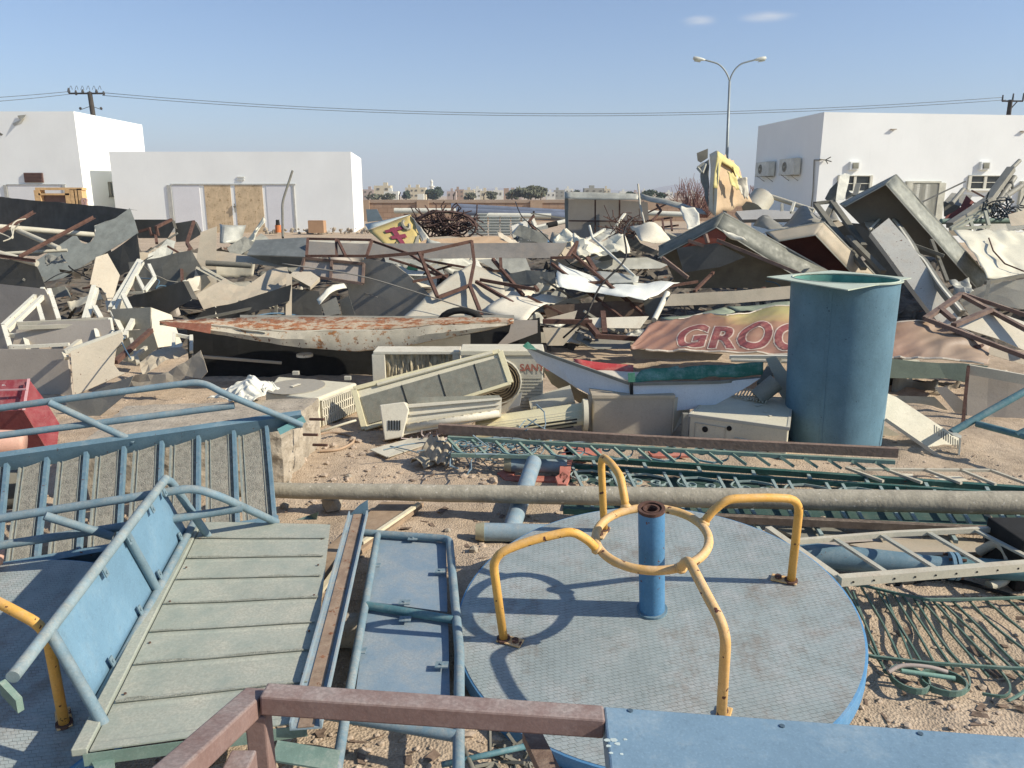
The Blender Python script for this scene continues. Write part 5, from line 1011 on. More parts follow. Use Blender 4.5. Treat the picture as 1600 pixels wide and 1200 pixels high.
S('flecked_crate', [(802, 371), (832, 363), (844, 378), (804, 380)], mat('flecked_dark', (.16, .17, .17), .7, chips=.5, ccol=(.6, .6, .6)), 'F', Y=18.8, lab='dark flecked crate below the tilted white tray box', rim=.2)
S('blue_board', [(838, 364), (846, 361), (859, 378), (849, 379)], blue_bright, 'S', Y=18.4, lab='small blue panel leaning right of the flecked crate', th=.03)
bars('hook_bar', [[(838, 362, 18.6), (826, 347, 18.8), (834, 337, 19), (834, 330, 19)], [(828, 358, 18.6), (842, 366, 18.4)]], .05, .05, rusty, lab='rusty hooked bar above the small blue panel', cat='metal bar')
S('plywood_sheet', [(665, 374), (760, 369), (800, 370), (802, 381), (650, 382)], plywood, 'U', Y=18, lab='orange plywood sheet in front of the white tray stacks', th=.03)
# yellow timber frames by the tall left building
t = thing('timber_frames', 'yellow timber door frames stacked by the tall left building', 'timber frames', W(92, 325, 46))
for (x0, y0, x1, y1) in ((55, 293, 128, 297), (56, 297, 62, 322), (60, 302, 108, 305), (104, 297, 109, 322), (112, 296, 116, 322), (118, 296, 121, 322), (123, 295, 127, 322)):
    a = W(x0, y1, 46); b = W(x1, y0, 46); m = MB(); m.box((a.x, 46, a.z), (b.x - a.x, 0, 0), (0, .5, 0), (0, 0, b.z - a.z)); m.build('timber', wood, t)
a = W(61, 322, 46.3); b = W(105, 304, 46.3); m = MB(); m.box((a.x, 46.3, a.z), (b.x - a.x, 0, 0), (0, .1, 0), (0, 0, b.z - a.z)); m.build('panel', mat('brown_pane', (.16, .10, .08), .6), t)
bars('pinkish_trim', [[(129, 311, 46), (135, 311, 46)], [(135, 311, 46), (134, 321, 46)], [(129, 311, 46), (130, 321, 46)]], .12, .12, mat('pinkish_trim', (.5, .32, .27), .8), lab='little pinkish frame right of the yellow timber frames', cat='frame')
# box, pot, kerb debris by the garage
a = W(482, 364, 47); b = W(505, 345, 47); t = thing('cardboard_box', 'brown cardboard box before the garage wall', 'box', (a.x + .45, 47, a.z))
m = MB(); m.box((a.x, 47, a.z), (b.x - a.x, 0, 0), (0, .7, 0), (0, 0, b.z - a.z)); m.build('carton', card, t)
m = MB(); m.box((a.x + .02, 46.99, b.z), (b.x - a.x - .04, 0, 0), (0, .35, 0), (0, 0, .02)); m.build('flap', card, t)
b = W(435, 363, 46); t = thing('paint_pot', 'orange pot with a black top standing by the garage', 'pot', b)
m = MB(); m.tube([b, b + Vector((0, 0, .42))], .17, 12); m.build('can', mat('orange_pot', (.55, .17, .05), .6), t); m = MB(); m.tube([b + Vector((0, 0, .42)), b + Vector((0, 0, .72))], [.12, .1], 10); m.build('top', dark, t)
m = MB()
for i in range(90):
    q = W(random.uniform(415, 600), random.uniform(357, 366), 48); r = random.uniform(.03, .13); m.add([q + v * r * (1 + .5 * random.random()) for v in IV], IF)
m.build('kerb_rubble', concrete, kind='stuff', lab='white plaster rubble along the foot of the garage', cat='rubble')
S('flat_ground_sheet', [(655, 372), (700, 369), (740, 373), (700, 376)], tan, 'U', Y=19, lab='tan sheet lying flat under the rebar basket')

# ================================================================ AIR CONDITIONERS AND PANELS IN FRONT OF THE HEAP
def gbox(m, p0, p1, dep, h, z0=None, top=1.0):
    """box on the ground standing on front edge p0-p1"""
    p0, p1 = Vector(p0), Vector(p1); e = p1 - p0; n = Vector((-e.y, e.x, 0)).normalized()
    if n.y < 0: n = -n
    m.box(p0, e, n * dep, (0, 0, h)); return e, n
# condenser lying on its back, left of the middle
t = thing('air_conditioner', 'outdoor air conditioner with side slats lying beside the concrete block', 'air conditioner', G(500, 660), 'discarded air conditioners')
p0 = G(496, 673); p1 = G(559, 651); e = p1 - p0; nn = Vector((-e.y, e.x, 0)).normalized(); ht = W(492, 624, p0.y).z
bk = W(432, 589, p1.y + .35); 
m = MB(); TL = onp(414, 612, Vector((0, 0, ht)), Vector((0, 0, 1))); TB = onp(434, 588, Vector((0, 0, ht)), Vector((0, 0, 1))); TR = onp(558, 598, Vector((0, 0, ht)), Vector((0, 0, 1))); TF = onp(493, 623, Vector((0, 0, ht)), Vector((0, 0, 1)))
q = [TF, TR, TB, TL]; m.add(q + [Vector((v.x, v.y, 0)) for v in q], [(0, 1, 2, 3), (0, 4, 5, 1), (1, 5, 6, 2), (2, 6, 7, 3), (3, 7, 4, 0), (4, 7, 6, 5)]); m.build('casing', ac_cream, t, bev=.02)
Z1 = Vector((0, 0, .008)); cc = TF.lerp(TB, .5); ua = (TR - TF) * .5; va = (TL - TF) * .5
m = MB(); ring = [cc + ua * math.cos(a * .262) * .92 + va * math.sin(a * .262) * .92 + Z1 for a in range(24)]; m.add(ring, [tuple(range(24))]); g_ = m.build('fan_cover', mat('fan_cover_grey', (.33, .31, .28), .7, var=.1, sc=20, dust=.3), t, sol=.006)
m = MB(); m.box(cc - ua * .18 - va * .06 + Z1 * 2, ua * .36, va * .12, (0, 0, .006)); m.build('badge', ac_white, g_)
m = MB(); m.add([TF + Z1 + (TL - TF) * .02, TF.lerp(TR, .25) + Z1, TL.lerp(TF, .0) + (TR - TF) * .25 + Z1, TL + Z1], [(0, 1, 2, 3)])
n_ = ((TR - TF).cross(Vector((0, 0, 1)))).normalized(); n_ = n_ if n_.y < 0 or n_.x > 0 else -n_
m = MB()
a0, a1 = Vector((TF.x, TF.y, 0)), Vector((TR.x, TR.y, 0)); out = Vector((a1.y - a0.y, a0.x - a1.x, 0)).normalized()
m.add([a0.lerp(a1, .1) + out * .005 + Vector((0, 0, ht * .12)), a0.lerp(a1, .95) + out * .005 + Vector((0, 0, ht * .12)), a0.lerp(a1, .95) + out * .005 + Vector((0, 0, ht * .86)), a0.lerp(a1, .22) + out * .005 + Vector((0, 0, ht * .78))], [(0, 1, 2, 3)]); s_ = m.build('slot_recess', dark, t)
m = MB()
for i in range(19):
    q = a0.lerp(a1, .09 + .87 * i / 18) + out * .008; m.box(q + Vector((0, 0, ht * .08)), (a1 - a0) * .022, out * .02, (0, 0, ht * .82))
for z in (.35, .6, .86): m.box(a0.lerp(a1, .09) + out * .01 + Vector((0, 0, ht * z)), (a1 - a0) * .87, out * .018, (0, 0, .012))
m.build('grille', ac_white, s_)
for (x, y) in ((457, 586), (538, 594)):
    q = onp(x, y, Vector((0, 0, ht)), Vector((0, 0, 1))); m = MB(); m.box(q, (.07, 0, 0), (0, .04, 0), (0, 0, .04)); m.build('foot', ac_grey, t)
tubes('loose_hose', spl([(497, 676, 7.0), (520, 668, 7.0), (545, 660, 7.05), (556, 657, 7.1)], 5), .012, ac_cream, lab='pale hose on the ground beside the lying air conditioner', cat='hose')
tubes('loose_hose', spl([G(500, 705, .02), G(530, 702, .02), G(552, 690, .03), G(545, 680, .02), G(520, 676, .02), G(500, 678, .02)], 6), .012, mat('dusty_hose', (.40, .28, .18), .8), lab='dusty curled hose on the bare soil right of the concrete block', cat='hose')
# plastic bag
patch('plastic_bag', [(325, 622, 6.9), (400, 599, 7.2), (438, 604, 7.1), (400, 627, 6.7)], mat('white_plastic_film', (.66, .65, .61), .4, var=.1, bump=.5, bsc=20, dust=.2), 44, 26, .045, 9, fn=lambda u, v: Vector((0, 0, .12 * math.sin(u * 3.1) * math.sin(v * 3.1))), lab='crumpled white plastic bag lying on the concrete block', cat='plastic bag')
# reed-pad cooler
t = thing('air_cooler', 'white framed air cooler side with a brown reed pad', 'air cooler', G(650, 640, 0)); Y = 8.3
def ffr(x, y, o=0): return W(x, y, Y + o)
m = MB()
for (x0, y0, x1, y1) in ((583, 549, 718, 554), (583, 554, 601, 606), (708, 554, 718, 606), (583, 600, 718, 612)):
    a = ffr(x0, y1); b = ffr(x1, y0); m.box((a.x, Y, a.z), (b.x - a.x, 0, 0), (0, .3, 0), (0, 0, b.z - a.z))
m.build('frame', ac_white, t, bev=.006)
reed = mat('reed_pad', (.42, .36, .24), .9, var=.5, sc=14, bump=1, bsc=30, streak=.9); a = ffr(601, 602); b = ffr(708, 553)
vs = []; fs = []; nx_, nz_ = 60, 20
for j in range(nz_ + 1):
    for i in range(nx_ + 1): x = a.x + (b.x - a.x) * i / nx_; z = a.z + (b.z - a.z) * j / nz_; vs.append((x, Y + .05 + .03 * noise.noise(Vector((x * 30, z * 4, 1))) + .02 * noise.noise(Vector((x * 70, z * 9, 5))), z))
for j in range(nz_):
    for i in range(nx_): k = j * (nx_ + 1) + i; fs.append((k, k + 1, k + nx_ + 2, k + nx_ + 1))
obj('reed_pad', vs, fs, reed, t)
# long cassette grille
t = thing('ceiling_air_conditioner', 'long cream framed grille tilted up to the right, the largest piece among the air conditioners', 'air conditioner grille', G(640, 680), 'discarded air conditioners')
A4 = (670, 610, 7.55); nh = nv((0, -.85, .5)); aw = W(*A4); cr = [onp(x, y, aw, nh) for x, y in ((553, 608), (781, 549), (798, 599), (570, 671))]
sheet('backing', cr, ac_cream, n=nh, par=t, th=.12)
inn = [onp(x, y, aw, nh) + nh * .004 for x, y in ((563, 621), (777, 559), (790, 602), (577, 663))]; g_ = sheet('grille', inn, mat('grille_dark', (.05, .05, .045), .8), n=nh, par=t, th=.001)
m = MB()
for i in range(1, 34):
    v = i / 34; m.sweep(rectp(.006, .008), [inn[0].lerp(inn[3], v) + nh * .006, inn[1].lerp(inn[2], v) + nh * .006], up=nh)
for i in range(1, 90):
    u = i / 90; m.sweep(rectp(.004, .004), [inn[0].lerp(inn[1], u) + nh * .006, inn[3].lerp(inn[2], u) + nh * .006], up=nh)
m.build('mesh', fin, g_)
m = MB(); ed = [c + nh * .008 for c in cr]
for i, w in ((0, .045), (1, .06), (2, .035), (3, .06)):
    a, b = ed[i], ed[(i + 1) % 4]; m.sweep(rectp(w, .035), [a + (b - a) * .0, b], up=nh)
m.build('frame', ac_yellow, t, bev=.004)
m = MB()
for u in (.30, .57, .83): m.sweep(rectp(.008, .01), [inn[0].lerp(inn[1], u) + nh * .012, inn[3].lerp(inn[2], u) + nh * .012], up=nh)
m.build('divider', dark, t)
m = MB(); a = onp(590, 602, aw, nh) + nh * .02; b = onp(770, 552, aw, nh) + nh * .02; m.tube([a, b], .018, 8); m.build('rail', ac_cream, t)
# indoor chassis
t = thing('indoor_unit_chassis', 'bare white indoor air conditioner chassis lying before the long grille', 'air conditioner', G(690, 695), 'discarded air conditioners')
A4 = W(690, 655, 7.05); nh = nv((.02, -.95, .3))
def ch(x, y, o=0): return onp(x, y, A4, nh) + nh * o
sheet('body', [ch(596, 640), ch(630, 632), ch(784, 621), ch(783, 651), ch(642, 677), ch(602, 687)], ac_white, n=nh, par=t, th=.20)
sheet('end_cap', [ch(594, 633, .05), ch(633, 628, .05), ch(640, 640, .05), ch(630, 683, .05), ch(602, 688, .05)], ac_white, n=nh, par=t, th=.22, bev=.01)
m = MB()
for i in range(5): m.sweep(rectp(.012, .006), [ch(609 + i * 4.2, 657, .055), ch(609 + i * 4.2, 672, .055)], up=nh)
m.build('slots', dark, t)
m = MB(); m.tube([ch(636, 668, .01), ch(780, 645, .01)], .035, 12); m.build('roller', ac_white, t, smooth=True)
m = MB()
for i in range(11): q = ch(640, 661, .03).lerp(ch(780, 638, .03), i / 10); m.sweep(rectp(.010, .012), [q, q + Vector((0, -.01, -.035))], up=nh)
m.sweep(rectp(.012, .008), [ch(638, 659, .03), ch(782, 637, .03)], up=nh); m.build('louvre', ac_cream, t)
m = MB(); m.sweep(rectp(.02, .03), [ch(635, 636, .02), ch(784, 623, .02)], up=nh); m.sweep(rectp(.015, .02), [ch(640, 648, .01), ch(780, 632, .01)], up=nh); m.build('rib', ac_white, t)
sheet('inner_coil', [ch(652, 620, -.06), ch(780, 617, -.06), ch(784, 624, -.06), ch(648, 635, -.06)], fin, n=(0, -.3, .9), par=t)
m = MB()
for i in range(40): a = G(random.uniform(634, 700), random.uniform(672, 688), .05); d = Vector((random.gauss(0, .06), random.gauss(0, .04), random.gauss(0, .03))); m.tube([a, a + d, a + d * 1.5 + Vector((.02, 0, .02))], .008, 4)
m.build('torn_wires', mat('pinkish_grey_wire', (.40, .33, .30), .7), t)
# yellowed split unit
def wedge(name, lab, x0, y0, x1, y1, yb0, yb1, Y, mt, grp):
    t = thing(name, lab, 'air conditioner', G((x0 + x1) / 2, yb1, 0), grp); n = 10; a = W(x0, y0, Y); b = W(x1, y1, Y); hh = a.z - W(x0, yb0, Y).z
    m = MB(); prof = [(.0, .0)] + [(math.sin(i / 8 * 1.5) * .20 - .02, hh * (1 - i / 8 * 1.0)) for i in range(9)]
    pr = [(.22, 0.0)] + [(.22 - .22 * math.sin(i / 8 * 1.57), hh * math.cos(i / 8 * 1.57) * 0 + hh * (1 - (1 - math.cos(i / 8 * 1.57)))) for i in range(9)]
    pr = [(.24, 0), (.24, hh)] + [(.24 - .24 * math.sin(k / 6 * 1.45), hh * (1 - .9 * (1 - math.cos(k / 6 * 1.45)))) for k in range(1, 7)] + [(.01, 0)]
    m.sweep([(-(p[0] - .12), p[1] - hh) for p in pr], [a, b]); o = m.build('body', mt, t, smooth=True, auto=40); return t, a, b, hh
t, a, b, hh = wedge('split_air_conditioner', 'yellowed half-round split air conditioner lying behind the rusty beam', 742, 658, 912, 634, 682, 660, 7.2, ac_yellow, 'discarded air conditioners')
q = b + Vector((.05, -.1, -.08)); m = MB(); m.tube([b + Vector((-.01, -.02, -.09)), b + Vector((.035, -.02, -.09))], .16, 20); m.build('end_cap', ac_cream, t, smooth=True, auto=40)
fw = Vector((0, -.135, 0)); m = MB()
for k, (u0, u1, z) in enumerate(((.45, .93, -.115), (.40, .93, -.15), (.35, .90, -.185))): m.sweep(rectp(.012, .012), [a.lerp(b, u0) + fw + Vector((0, 0, z + .03)), a.lerp(b, u1) + fw + Vector((0, 0, z + .03))])
m.build('vent_slot', dark, t)
m = MB()
for k in range(3): m.sweep(rectp(.004, .004), [a + fw * .6 + Vector((0, -.03 * k, -.02 - .04 * k)), b + fw * .6 + Vector((0, -.03 * k, -.02 - .04 * k))])
m.build('seam', ac_cream, t)
t, a, b, hh = wedge('split_air_conditioner', 'cream split air conditioner end half hidden under the white boat-shaped piece', 826, 626, 892, 606, 648, 630, 7.9, ac_cream, 'discarded air conditioners')
m = MB(); m.box(a + Vector((.04, -.15, -.15)), (.04, 0, 0), (0, .02, 0), (0, 0, .12)); m.build('badge', ac_yellow, t)
# outdoor unit with name
t = thing('air_conditioner', 'grey outdoor air conditioner with a red maker\'s name standing behind the long grille', 'air conditioner', G(810, 650), 'discarded air conditioners')
Y = 8.0; a = W(722, 650, Y); b = W(849, 553, Y); m = MB(); m.box((a.x, Y, 0.0), (b.x - a.x, 0, 0), (0, .34, 0), (0, 0, b.z)); m.build('casing', ac_grey, t, bev=.012)
m = MB(); m.box((a.x - .01, Y - .015, b.z - .02), (b.x - a.x + .02, 0, 0), (0, .37, 0), (0, 0, .06)); m.build('lid', ac_cream, t, bev=.01)
fc = W(778, 596, Y); m = MB(); m.disc(fc, (0, -1, 0), .23, .012, 28); g_ = m.build('fan_opening', mat('fan_dark', (.07, .055, .035), .8), t)
m = MB()
for k in range(1, 9): m.tube([fc + Vector((math.cos(x * .3) * .028 * k, -.018, math.sin(x * .3) * .028 * k)) for x in range(21)], .004, 4, True)
m.build('fan_guard', mat('guard_brown', (.22, .17, .10), .7), g_)
m = MB(); m.tube([fc + Vector((math.cos(x * .3) * .245, -.006, math.sin(x * .3) * .245)) for x in range(21)], .014, 6, True); m.build('fan_rim', ac_grey, t)
m = MB()
for k in range(10): z = W(820, 592 + k * 5, Y).z; m.box((W(813, 600, Y).x, Y - .006, z), (W(846, 600, Y).x - W(813, 600, Y).x, 0, 0), (0, .01, 0), (0, 0, .006))
m.build('louvre_line', fin, t)
def text3d(name, s, mt, par, place, size, off=0., shear=0., ext=.0, align='LEFT', space=1.0):
    cu = bpy.data.curves.new(name, 'FONT'); cu.body = s; cu.size = size; cu.offset = off; cu.shear = shear; cu.space_character = space; cu.resolution_u = 6
    o = bpy.data.objects.new(name, cu); COL.objects.link(o); bpy.context.view_layer.update()
    me = bpy.data.meshes.new_from_object(o.evaluated_get(bpy.context.evaluated_depsgraph_get())); bpy.data.objects.remove(o)
    bm = bmesh.new(); bm.from_mesh(me); bmesh.ops.triangulate(bm, faces=bm.faces)
    for _ in range(3):
        es = [e_ for e_ in bm.edges if e_.calc_length() > size * .09]
        if es: bmesh.ops.subdivide_edges(bm, edges=es, cuts=1); bmesh.ops.triangulate(bm, faces=bm.faces)
    vs = [place(v.co.x, v.co.y) for v in bm.verts]; fs = [tuple(v.index for v in f.verts) for f in bm.faces]; bm.free()
    return obj(name, vs, fs, mt, par, recalc=False)
q = W(812, 579, Y); text3d('lettering', 'SANYO', mat('faded_red_lettering', (.36, .13, .09), .7, dust=.4), t, lambda x, y: Vector((q.x + x, Y - .014, q.z + y)), .105, off=.003)
S('green_shred', [(818, 541), (826, 534), (836, 542), (841, 548), (824, 546)], green_banner, 'S', Y=7.7, lab='green shred at the high tip of the white boat-shaped piece', amp=.03, L=.1)
S('sheet_scrap', [(810, 618), (816, 611), (812, 634), (793, 640)], mat('pale_grey_sheet', (.50, .47, .43), .7), 'V', Y=7.6, lab='small pale flap under the named air conditioner') 
# boxes under the boat-shaped piece
t = thing('tan_casing', 'plain tan casing box lying under the white boat-shaped piece', 'casing box', G(985, 680)); p0 = G(925, 684); p1 = G(1050, 684)
m = MB(); m.box(p0, p1 - p0, (0, .5, 0), (0, 0, .42)); m.build('body', mat('tan_casing_m', (.40, .35, .27), .7, var=.1, dust=.3), t, bev=.015)
m = MB(); m.box(p0 + Vector((-.01, -.01, .40)), (p1 - p0).normalized() * ((p1 - p0).length + .02), (0, .52, 0), (0, 0, .03)); m.build('lid', tan, t)
m = MB(); m.add([p1 + Vector((0.005, 0, .05)), p1 + Vector((.22, .25, .2)), p1 + Vector((.25, .4, .34)), p1 + Vector((.005, 0, .40))], [(0, 1, 2, 3)]); m.build('open_flap', beige, t, sol=.01)
# unit with punched holes right
t = thing('air_conditioner', 'large beige unit with round holes in its side, left of the blue tank', 'air conditioner', G(1150, 690), 'discarded air conditioners')
zt = W(1080, 647, 6.95).z; up = Vector((0, 0, 1)); zz = Vector((0, 0, zt)); q = [onp(1078, 647, zz, up), onp(1232, 668, zz, up), onp(1238, 622, zz, up), onp(1112, 617, zz, up)]
m = MB(); m.add(q + [Vector((v.x, v.y, 0)) for v in q], [(0, 1, 2, 3), (0, 4, 5, 1), (1, 5, 6, 2), (2, 6, 7, 3), (3, 7, 4, 0), (4, 7, 6, 5)]); m.build('casing', ac_cream, t, bev=.012)
m = MB(); m.sweep(rectp(.02, .03), [v + Vector((0, 0, -.01)) for v in q], closed=True, cap=False); m.build('lid_edge', ac_grey, t)
e = (q[1] - q[0]); ns = Vector((e.y, -e.x, 0)).normalized()
def sd(u, z, o=.004): return q[0] + e * u - Vector((0, 0, zt * z)) + ns * o
m = MB()
for (u, z, r) in ((.17, .42, .028), (.42, .28, .024), (.50, .72, .013), (.58, .74, .013), (.66, .76, .013), (.74, .78, .013), (.82, .80, .013)): m.disc(sd(u, z, 0), ns, r, .006, 14)
m.build('hole', dark, t)
for (u0, u1, z0, z1) in ((.06, .38, .25, .8), (.48, .86, .55, .95)):
    m = MB(); m.tube([sd(u0, z0), sd(u1, z0 + .02), sd(u1, z1), sd(u0, z1), sd(u0, z0)], .005, 4); m.build('pressed_line', ac_grey, t)
m = MB(); m.box(q[0] + Vector((-.06, -.0, -zt)), (.05, 0, 0), (0, .05, 0), (0, 0, zt)); m.build('corner_post', grey_mid, t)
m = MB()
for i in range(14): a = onp(1143 + i * 4.6, 611 + i * .9, zz + Z1 * 2, up); b = onp(1136 + i * 4.6, 618 + i * .9, zz + Z1 * 2, up); m.sweep(rectp(.012, .01), [a + Vector((0, 0, .05)), b])
m.sweep(rectp(.012, .01), [onp(1143, 611, zz, up) + Vector((0, 0, .05)), onp(1205, 622, zz, up) + Vector((0, 0, .05))]); m.build('top_grille', white_dirty, t)
m = MB()
for (x, y, w) in ((1165, 626, .07), (1180, 634, .08), (1196, 644, .03), (1203, 650, .03)): o = onp(x, y, zz + Z1, up); m.add([o, o + Vector((w, .02, 0)), o + Vector((w, .07, 0)), o + Vector((-.01, .05, 0))], [(0, 1, 2, 3)])
m.build('sticker', ac_white, t, sol=.002)
# perforated bracket and plates next to the tank
S('punched_plate', [(1196, 560), (1212, 556), (1232, 585), (1234, 640), (1218, 615), (1210, 590)], ac_grey, 'V', Y=7.6, lab='pale punched plate leaning behind the blue tank\'s left side', cat='plate', th=.01)
bars('flat_bar', [[(1190, 602, 7.5), (1214, 561, 7.9)]], .10, .04, grey_dark, lab='dark flat arm leaning on the punched plate', cat='metal bar')
m = MB(); o = W(1198, 606, 7.4); m.tube([o - Vector((.09, 0, .1)), o + Vector((.09, 0, .06))], .09, 14); m.build('grey_roller', grey_mid, lab='short grey roller under the dark flat arm', cat='roller', smooth=True, auto=40)
t = thing('tube_light', 'white tube light fitting hanging under the grocery banner', 'light fitting', W(1185, 562, 8))
m = MB(); m.sweep(rectp(.06, .04), [W(1140, 558, 8.3), W(1232, 558, 8.1)]); m.build('fitting', white_paint, t); m = MB(); m.tube([W(1142, 563, 8.25), W(1232, 565, 8.05)], .02, 8); m.build('tube', ac_white, t)
# ---- white boat-shaped piece with green strip
t = thing('white_hull_piece', 'white boat-shaped sign trough with a green strip and red lining, left of the blue tank', 'sign trough', G(985, 660))
wm = mat('chalky_white_panel', (.62, .63, .63), .5, 0, var=.06, sc=4, dust=.15)
sheet('left_wing', [W(818, 539, 7.82), W(850, 551, 7.72), W(983, 598, 7.25), W(986, 645, 7.2), W(950, 632, 7.32), W(905, 608, 7.5), W(838, 566, 7.78)], wm, n=(-.5, -.8, .2), par=t, amp=.008, L=.3)
S('right_wing', [(989, 600), (1060, 599), (1125, 597), (1188, 591), (1170, 603), (1110, 637), (1060, 642), (991, 646)], wm, (.12, -.98, .12), par=t, anchor=(990, 620, 7.2), amp=.008, L=.3, th=.01)
bars('dark_seam', [[(987, 598, 7.2), (986, 646, 7.18)]], .025, .02, dark, t)
bars('trim', [[(820, 540, 7.8), (850, 552, 7.70), (983, 599, 7.22)], [(989, 600, 7.2), (1125, 597, 7.3), (1188, 591, 7.45)]], .02, .03, galv, t)
patch('green_strip', [(1003, 578, 7.35), (1192, 566, 7.6), (1190, 586, 7.5), (985, 597, 7.22)], green_banner, 22, 4, .02, 3, par=t, edge=.03); S('green_strip', [(981, 583), (992, 582), (993, 597), (982, 597)], green_banner, 'F', par=t, anchor=(985, 590, 7.2), th=.01)
patch('green_strip', [(1000, 580, 7.6), (1060, 572, 7.9), (1066, 580, 7.8), (1010, 588, 7.5)], mat('green_grey_strip', (.12, .26, .19), .6, dust=.3), 10, 3, .03, 3, par=t)
patch('cream_lining', [(912, 578, 7.75), (1000, 582, 7.6), (985, 595, 7.32), (940, 590, 7.5)], cream, 8, 4, .02, 2, par=t)
patch('red_lining', [(900, 565, 8.15), (990, 574, 7.9), (989, 580, 7.85), (915, 573, 8.05)], mat('bright_red_plastic', (.50, .065, .06), .5, dust=.3), 8, 3, .02, 2, par=t, L=.2) if False else patch('red_lining', [(896, 561, 7.95), (990, 571, 7.75), (989, 583, 7.65), (905, 576, 7.8)], mat('bright_red_plastic', (.50, .065, .06), .5, dust=.3), 8, 3, .01, 2, par=t)
m = MB(); o = W(924, 568, 8.2); m.add([o + Vector((-.03, 0, -.03)), o + Vector((.03, 0, -.03)), o + Vector((0, 0, .05)), o + Vector((0, .05, 0))], [(0, 1, 2), (0, 1, 3), (1, 2, 3), (0, 2, 3)]); m.build('white_tip', white_paint, t)
S('dark_board', [(838, 562), (905, 610), (950, 632), (920, 640), (862, 600)], grey_dark, 'N', off=.2, lab='dark slat under the high left tip of the white boat-shaped piece', cat='slat')
# ---- grocery banner
bmt = bpy.data.materials.new('grocery_banner_print'); bmt.use_nodes = True; nt = bmt.node_tree; N = nt.nodes; Lk = nt.links; b_ = N['Principled BSDF']; b_.inputs['Roughness'].default_value = .55
at = N.new('ShaderNodeAttribute'); at.attribute_name = 'bu'; sp = N.new('ShaderNodeSeparateXYZ'); Lk.new(at.outputs['Vector'], sp.inputs[0])
r1 = N.new('ShaderNodeValToRGB'); r1.color_ramp.elements[0].position = .0; r1.color_ramp.elements[0].color = (.26, .135, .085, 1); r1.color_ramp.elements[1].position = 1; r1.color_ramp.elements[1].color = (.36, .31, .115, 1)
e1 = r1.color_ramp.elements.new(.55); e1.color = (.28, .15, .08, 1); e2 = r1.color_ramp.elements.new(.72); e2.color = (.36, .25, .10, 1)
ns_ = N.new('ShaderNodeTexNoise'); ns_.inputs['Scale'].default_value = 3; Lk.new(at.outputs['Vector'], ns_.inputs['Vector'])
def mrange(x, a, b, c, d):
    q_ = N.new('ShaderNodeMapRange'); q_.inputs[1].default_value = a; q_.inputs[2].default_value = b; q_.inputs[3].default_value = c; q_.inputs[4].default_value = d; Lk.new(x, q_.inputs[0]); return q_.outputs[0]
def mul(x, y, op='MULTIPLY'):
    q_ = N.new('ShaderNodeMath'); q_.operation = op; q_.use_clamp = True; Lk.new(x, q_.inputs[0]); Lk.new(y, q_.inputs[1]); return q_.outputs[0]
fac_ = mul(mul(mrange(sp.outputs[0], .10, .34, 0, 1), mrange(sp.outputs[0], .60, .80, 1, .45)), mrange(sp.outputs[1], .02, .78, 1.1, 0))
fac_ = mul(fac_, mrange(ns_.outputs['Fac'], .3, .7, -.12, .12), 'ADD'); Lk.new(fac_, r1.inputs[0])
hn = N.new('ShaderNodeTexNoise'); hn.inputs['Scale'].default_value = 8; hn.inputs['Detail'].default_value = 6
mx = N.new('ShaderNodeMix'); mx.data_type = 'RGBA'; mr = N.new('ShaderNodeMapRange'); mr.inputs[1].default_value = .5; mr.inputs[2].default_value = .8; mr.inputs[4].default_value = .5; Lk.new(hn.outputs['Fac'], mr.inputs[0]); Lk.new(mr.outputs[0], mx.inputs[0]); Lk.new(r1.outputs[0], mx.inputs[6]); mx.inputs[7].default_value = (.34, .22, .14, 1); mz_ = N.new('ShaderNodeMix'); mz_.data_type = 'RGBA'; Lk.new(mrange(sp.outputs[0], .68, .86, 0, .75), mz_.inputs[0]); Lk.new(mx.outputs[2], mz_.inputs[6]); mz_.inputs[7].default_value = (.33, .25, .165, 1); Lk.new(mz_.outputs[2], b_.inputs['Base Color'])
t = thing('grocery_banner', 'torn orange and yellow banner reading GROCERY stretched across behind the blue tank', 'banner', W(1250, 570, 9.4))
TOP = [(985, 543, 9.0), (1013, 509, 9.9), (1060, 497, 10.1), (1100, 492, 10.2), (1135, 495, 10.0), (1185, 484, 10.3), (1240, 480, 10.3), (1300, 485, 10.2), (1395, 506, 9.7), (1470, 505, 9.7), (1500, 515, 9.5), (1545, 545, 9.2)]
BOT = [(985, 545, 8.95), (1020, 549, 8.9), (1060, 548, 8.9), (1100, 550, 8.9), (1135, 551, 8.85), (1185, 553, 8.85), (1240, 555, 8.85), (1300, 557, 8.85), (1395, 559, 8.8), (1470, 562, 8.7), (1500, 564, 8.7), (1545, 572, 8.6)]
US = [(p[0] - 985) / 560 for p in TOP]; TW = [W(*p) for p in TOP]; BW = [W(*p) for p in BOT]
def ban(u, v, o=0):
    u = min(max(u, 0), 1)
    for i in range(len(US) - 1):
        if u <= US[i + 1] or i == len(US) - 2:
            k = (u - US[i]) / (US[i + 1] - US[i]); a = TW[i].lerp(TW[i + 1], k); b = BW[i].lerp(BW[i + 1], k); break
    p = a.lerp(b, v); w = .028 * math.sin(u * 34 + v * 3) * (1 - v) + .03 * noise.noise(Vector((u * 16, v * 3, 4))) + .05 * (.5 - abs(noise.noise(Vector((u * 14 + v * 3, v * 1.5 - u * 4, 9))))) - .02 * abs(noise.noise(Vector((u * 40 + v * 9, v * 3, 2))))
    return p + Vector((0, -.6, .8)) * w + Vector((0, -.6, .5)) * o
nx_, ny_ = 240, 24; vs = [ban(i / nx_, j / ny_) for j in range(ny_ + 1) for i in range(nx_ + 1)]; fs = [(j * (nx_ + 1) + i, j * (nx_ + 1) + i + 1, (j + 1) * (nx_ + 1) + i + 1, (j + 1) * (nx_ + 1) + i) for j in range(ny_) for i in range(nx_)]
